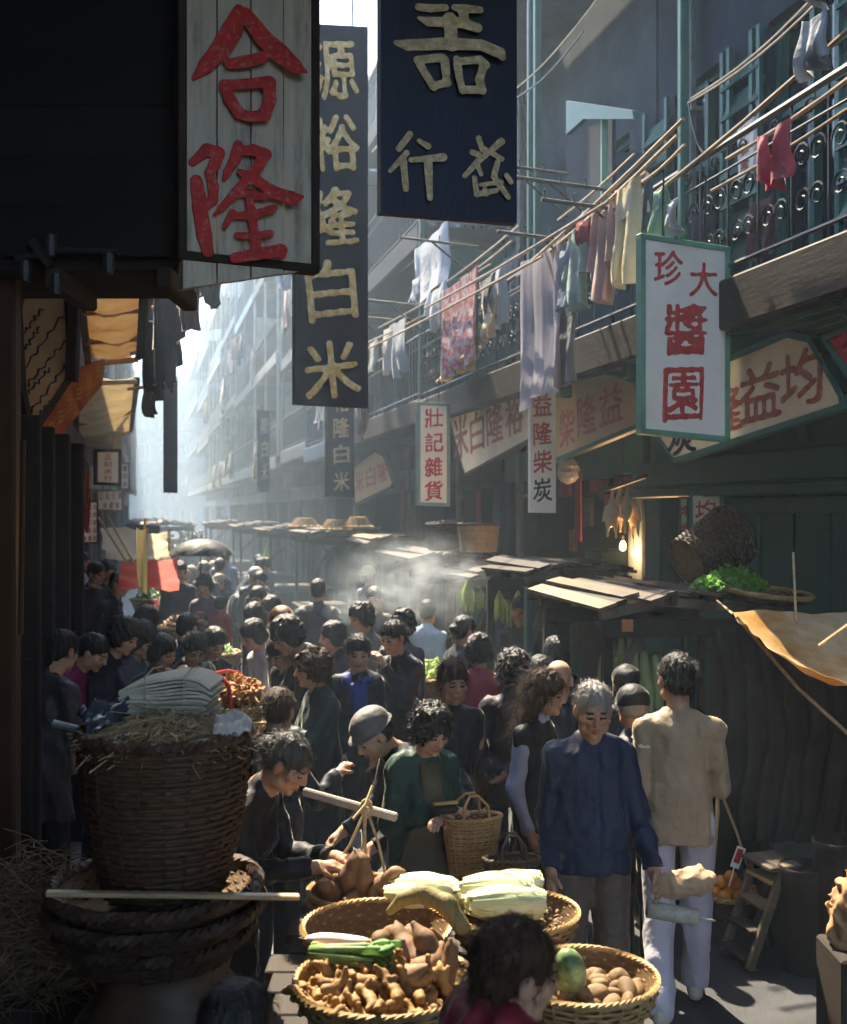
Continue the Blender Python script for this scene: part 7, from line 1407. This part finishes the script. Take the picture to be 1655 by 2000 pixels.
for i in range(4): mb = MB(); mb.box((-.115 + .055 * i, 0, .08 + .125 * i), (.10, .22, .022), ch=.004); mb.build('tread', [M_wood_dk, M_wood_dk, M_wood, M_wood_lt][i], g)
mb = MB(); mb.box((.09, 0, .53), (.2, .28, .024), ch=.005); mb.build('seat', M_wood, g)
def crum(f): f.ell((0, 0, 0), (.12, .10, .18), 0); f.cone((0, 0, .1), (.03, 0, .26), .08, .03, .05); f.noise(.020, 26, 5, n=5, ridge=True); f.noise(.009, 60, 6, n=5, ridge=True)
put(blob('crumpled_sack', mat('crumpled_paper', (.34, .19, .09), rough=.8, var=.25, scale=6, bump=.5), crum, (-.2, -.18, -.25), (.2, .18, .34), .012), P(1694, 1775, 4.6), (.3, .4, 0), 'crumpled brown paper sack at the right edge', 'sack', None, 1.2)
c = P(1690, 1850, 4.6); mb = MB(); mb.box((c.x, 4.6, c.z / 2), (.3, .3, c.z), ch=.01); mesh_thing('crate', mb, M_wood_dk, 'dark crate carrying the crumpled sack', 'crate')
# ------------------------------------------------------------------ left hand market clutter beyond the crowd
M_redtarp = mat('red_tarpaulin', (.62, .05, .02), rough=.7, var=.15, scale=4, bump=.4, trans=.5, bdist=.02)
mesh_thing('red_tarpaulin', sheet(P(236, 1098, 11.2), P(346, 1092, 11.6), P(350, 1152, 10.9), P(230, 1150, 10.8), 14, 10, .05, .015, 31), M_redtarp, 'bright red tarpaulin glowing in the sun at left', 'tarpaulin', None, True)
mesh_thing('tan_tarpaulin', sheet(P(196, 1030, 12.4), P(325, 1042, 13.2), P(335, 1096, 12.6), P(205, 1090, 11.8), 14, 10, .06, .02, 32), M_canvas2, 'tan tarpaulin slung above the red one', 'tarpaulin', None, True)
mesh_thing('blue_grey_screen', sheet(P(246, 1024, 14.6), P(312, 1026, 14.9), P(312, 1060, 14.9), P(246, 1056, 14.6), 10, 6, 0, .01, 33), C('45505e'), 'blue grey cloth screen behind the tan tarpaulin', 'cloth', None, True)
a = P(284, 1018, 10.4); garment('cloth', P(266, 1030, 10.4), Vector((1, .1, 0)), .11, .60, cloth_mat('c8bd92', .45), 77, 'tall cream cloth hanging in front of the red tarpaulin', name='hanging_cloth')
for i, (a, b, d) in enumerate((((192, 1010), (252, 1105), 11.4), ((210, 1008), (262, 1100), 11.0), ((284, 1012), (272, 1160), 10.5), ((330, 1030), (330, 1100), 12.8))): mb = MB(); mb.tube([P(*a, d), P(*b, d)], .014, seg=6); mesh_thing('tarpaulin_pole', mb, M_bamboo, 'bamboo pole propping the left tarpaulins, ' + ['leftmost slanting', 'second slanting', 'upright behind the cream cloth', 'upright at the right end'][i], 'pole', 'poles of the left tarpaulins')
def veg_basket(label, px, py, d, r, m, seed, n=260, ls=.05):
    c = P(px, py, d); basket(label, Vector((c.x, c.y, c.z - .2)), 'veg', (M_rattan, M_rattan), rt=.26, rb=.18, h=.2, nst=18, rows=9, sr=.007); leaf_heap(label.replace('basket of', 'heap of').replace('basket', 'heap'), c - Vector((0, 0, .02)), .22, .22, .14, n, m, seed, ls)
    mb = MB(); mb.lathe([(.001, 0), (.17, 0), (.17, c.z - .2), (.001, c.z - .2)], 14, (c.x, c.y, 0)); mesh_thing('basket_stand', mb, M_wood_dk, 'dark tub under the ' + label, 'tub')
M_radp = mat('pink_radish', (.50, .16, .16), rough=.5, var=.5, scale=16, trans=.1)
veg_basket('round basket of dark greens beside the bending man in blue', 292, 1170, 16., .25, M_leaf, 41)
veg_basket('round basket of pink and white radishes under the red tarpaulin', 326, 1188, 14., .25, M_radp, 42)
veg_basket('low basket of pale greens by the sunlit paving', 412, 1275, 10.4, .25, M_leaf2, 43)
veg_basket('round basket of oranges and greens behind the dark coats', 838, 1322, 9.0, .25, M_ylg, 44)
veg_basket('basket of pale roots in front of the bald man', 350, 1225, 12.6, .25, M_potato, 46)
for i, (px, py, d, c_) in enumerate(((150, 930, 9.5, '8a3a2a'), (158, 960, 9.7, 'a86a3a'), (146, 990, 9.4, '5a2a24'), (160, 1010, 9.9, '7a2028'))): garment('cloth', P(px - 10, py - 40, d), Vector((1, .3, 0)), .12, .3, cloth_mat(c_, .2), 90 + i, 'reddish cloth hung at the shadowed left wall, ' + ['top one', 'second one', 'third one', 'lowest one'][i], 'cloths on the left wall')
# ------------------------------------------------------------------ litter on the paving, smoke
rg = random.Random(5); mb = MB()
for i in range(150):
    t = rg.uniform(.3, 3.6); s_ = rg.uniform(3.8, 14); p = S(s_, t, .006); a = rg.uniform(0, 6.3); r = rg.uniform(.006, .022); mb.raw([p + Vector((r * rg.uniform(.5, 1.3) * math.cos(a + k * 1.26), r * rg.uniform(.5, 1.3) * math.sin(a + k * 1.26), rg.uniform(0, .008))) for k in range(5)], [(0, 1, 2, 3, 4)])
o = mb.build('litter', mat('pale_litter', (.36, .32, .24), var=.4, scale=9)); tag(o, 'scraps of paper and leaf scattered on the paving', 'litter', None, 'stuff')
SM = bpy.data.materials.new('smoke'); SM.use_nodes = True; n_, l_ = SM.node_tree.nodes, SM.node_tree.links; n_.clear()
pv = n_.new('ShaderNodeVolumePrincipled'); pv.inputs['Color'].default_value = (.85, .93, 1, 1); pv.inputs['Anisotropy'].default_value = .3; mo = n_.new('ShaderNodeOutputMaterial'); l_.new(pv.outputs[0], mo.inputs['Volume'])
tc = n_.new('ShaderNodeTexCoord'); nz = n_.new('ShaderNodeTexNoise'); nz.inputs['Scale'].default_value = 3.2; nz.inputs['Detail'].default_value = 4; nz.inputs['Distortion'].default_value = .8; l_.new(tc.outputs['Object'], nz.inputs[0])
gr = n_.new('ShaderNodeTexGradient'); gr.gradient_type = 'SPHERICAL'; l_.new(tc.outputs['Object'], gr.inputs[0])
m1 = n_.new('ShaderNodeMapRange'); m1.inputs[1].default_value = .42; m1.inputs[2].default_value = .72; l_.new(nz.outputs[0], m1.inputs[0]); m2 = n_.new('ShaderNodeMath'); m2.operation = 'MULTIPLY'; l_.new(m1.outputs[0], m2.inputs[0]); l_.new(gr.outputs['Fac'], m2.inputs[1])
m3 = n_.new('ShaderNodeMath'); m3.operation = 'MULTIPLY'; m3.inputs[1].default_value = 1.7; l_.new(m2.outputs[0], m3.inputs[0]); l_.new(m3.outputs[0], pv.inputs['Density'])
for lb, c, k in (('pale smoke drifting before the stalls in the middle of the street', P(812, 1135, 10.3), (.85, .7, .5)), ('bright puff of smoke beside the broad man in a dark coat', P(680, 1185, 10.6), (.26, .3, .22))):
    mb = MB(); mb.box((0, 0, 0), (2, 2, 2)); o = mb.build('smoke', SM); o.location = c; o.scale = k; tag(o, lb, 'smoke', None, 'stuff')
# ------------------------------------------------------------------ haze
HZ = bpy.data.materials.new('haze_air'); HZ.use_nodes = True; hn = HZ.node_tree.nodes; hn.clear()
pv = hn.new('ShaderNodeVolumePrincipled'); pv.inputs['Color'].default_value = (.66, .83, 1.0, 1); pv.inputs['Density'].default_value = .0046; pv.inputs['Anisotropy'].default_value = .5
ho = hn.new('ShaderNodeOutputMaterial'); HZ.node_tree.links.new(pv.outputs[0], ho.inputs['Volume'])
mb = MB(); mb.box((0, 90, 9.2), (264, 264, 20.4)); hz = mb.build('haze', HZ); hz['kind'] = 'stuff'
tag(hz, 'thin blue morning haze filling the whole street', 'haze')
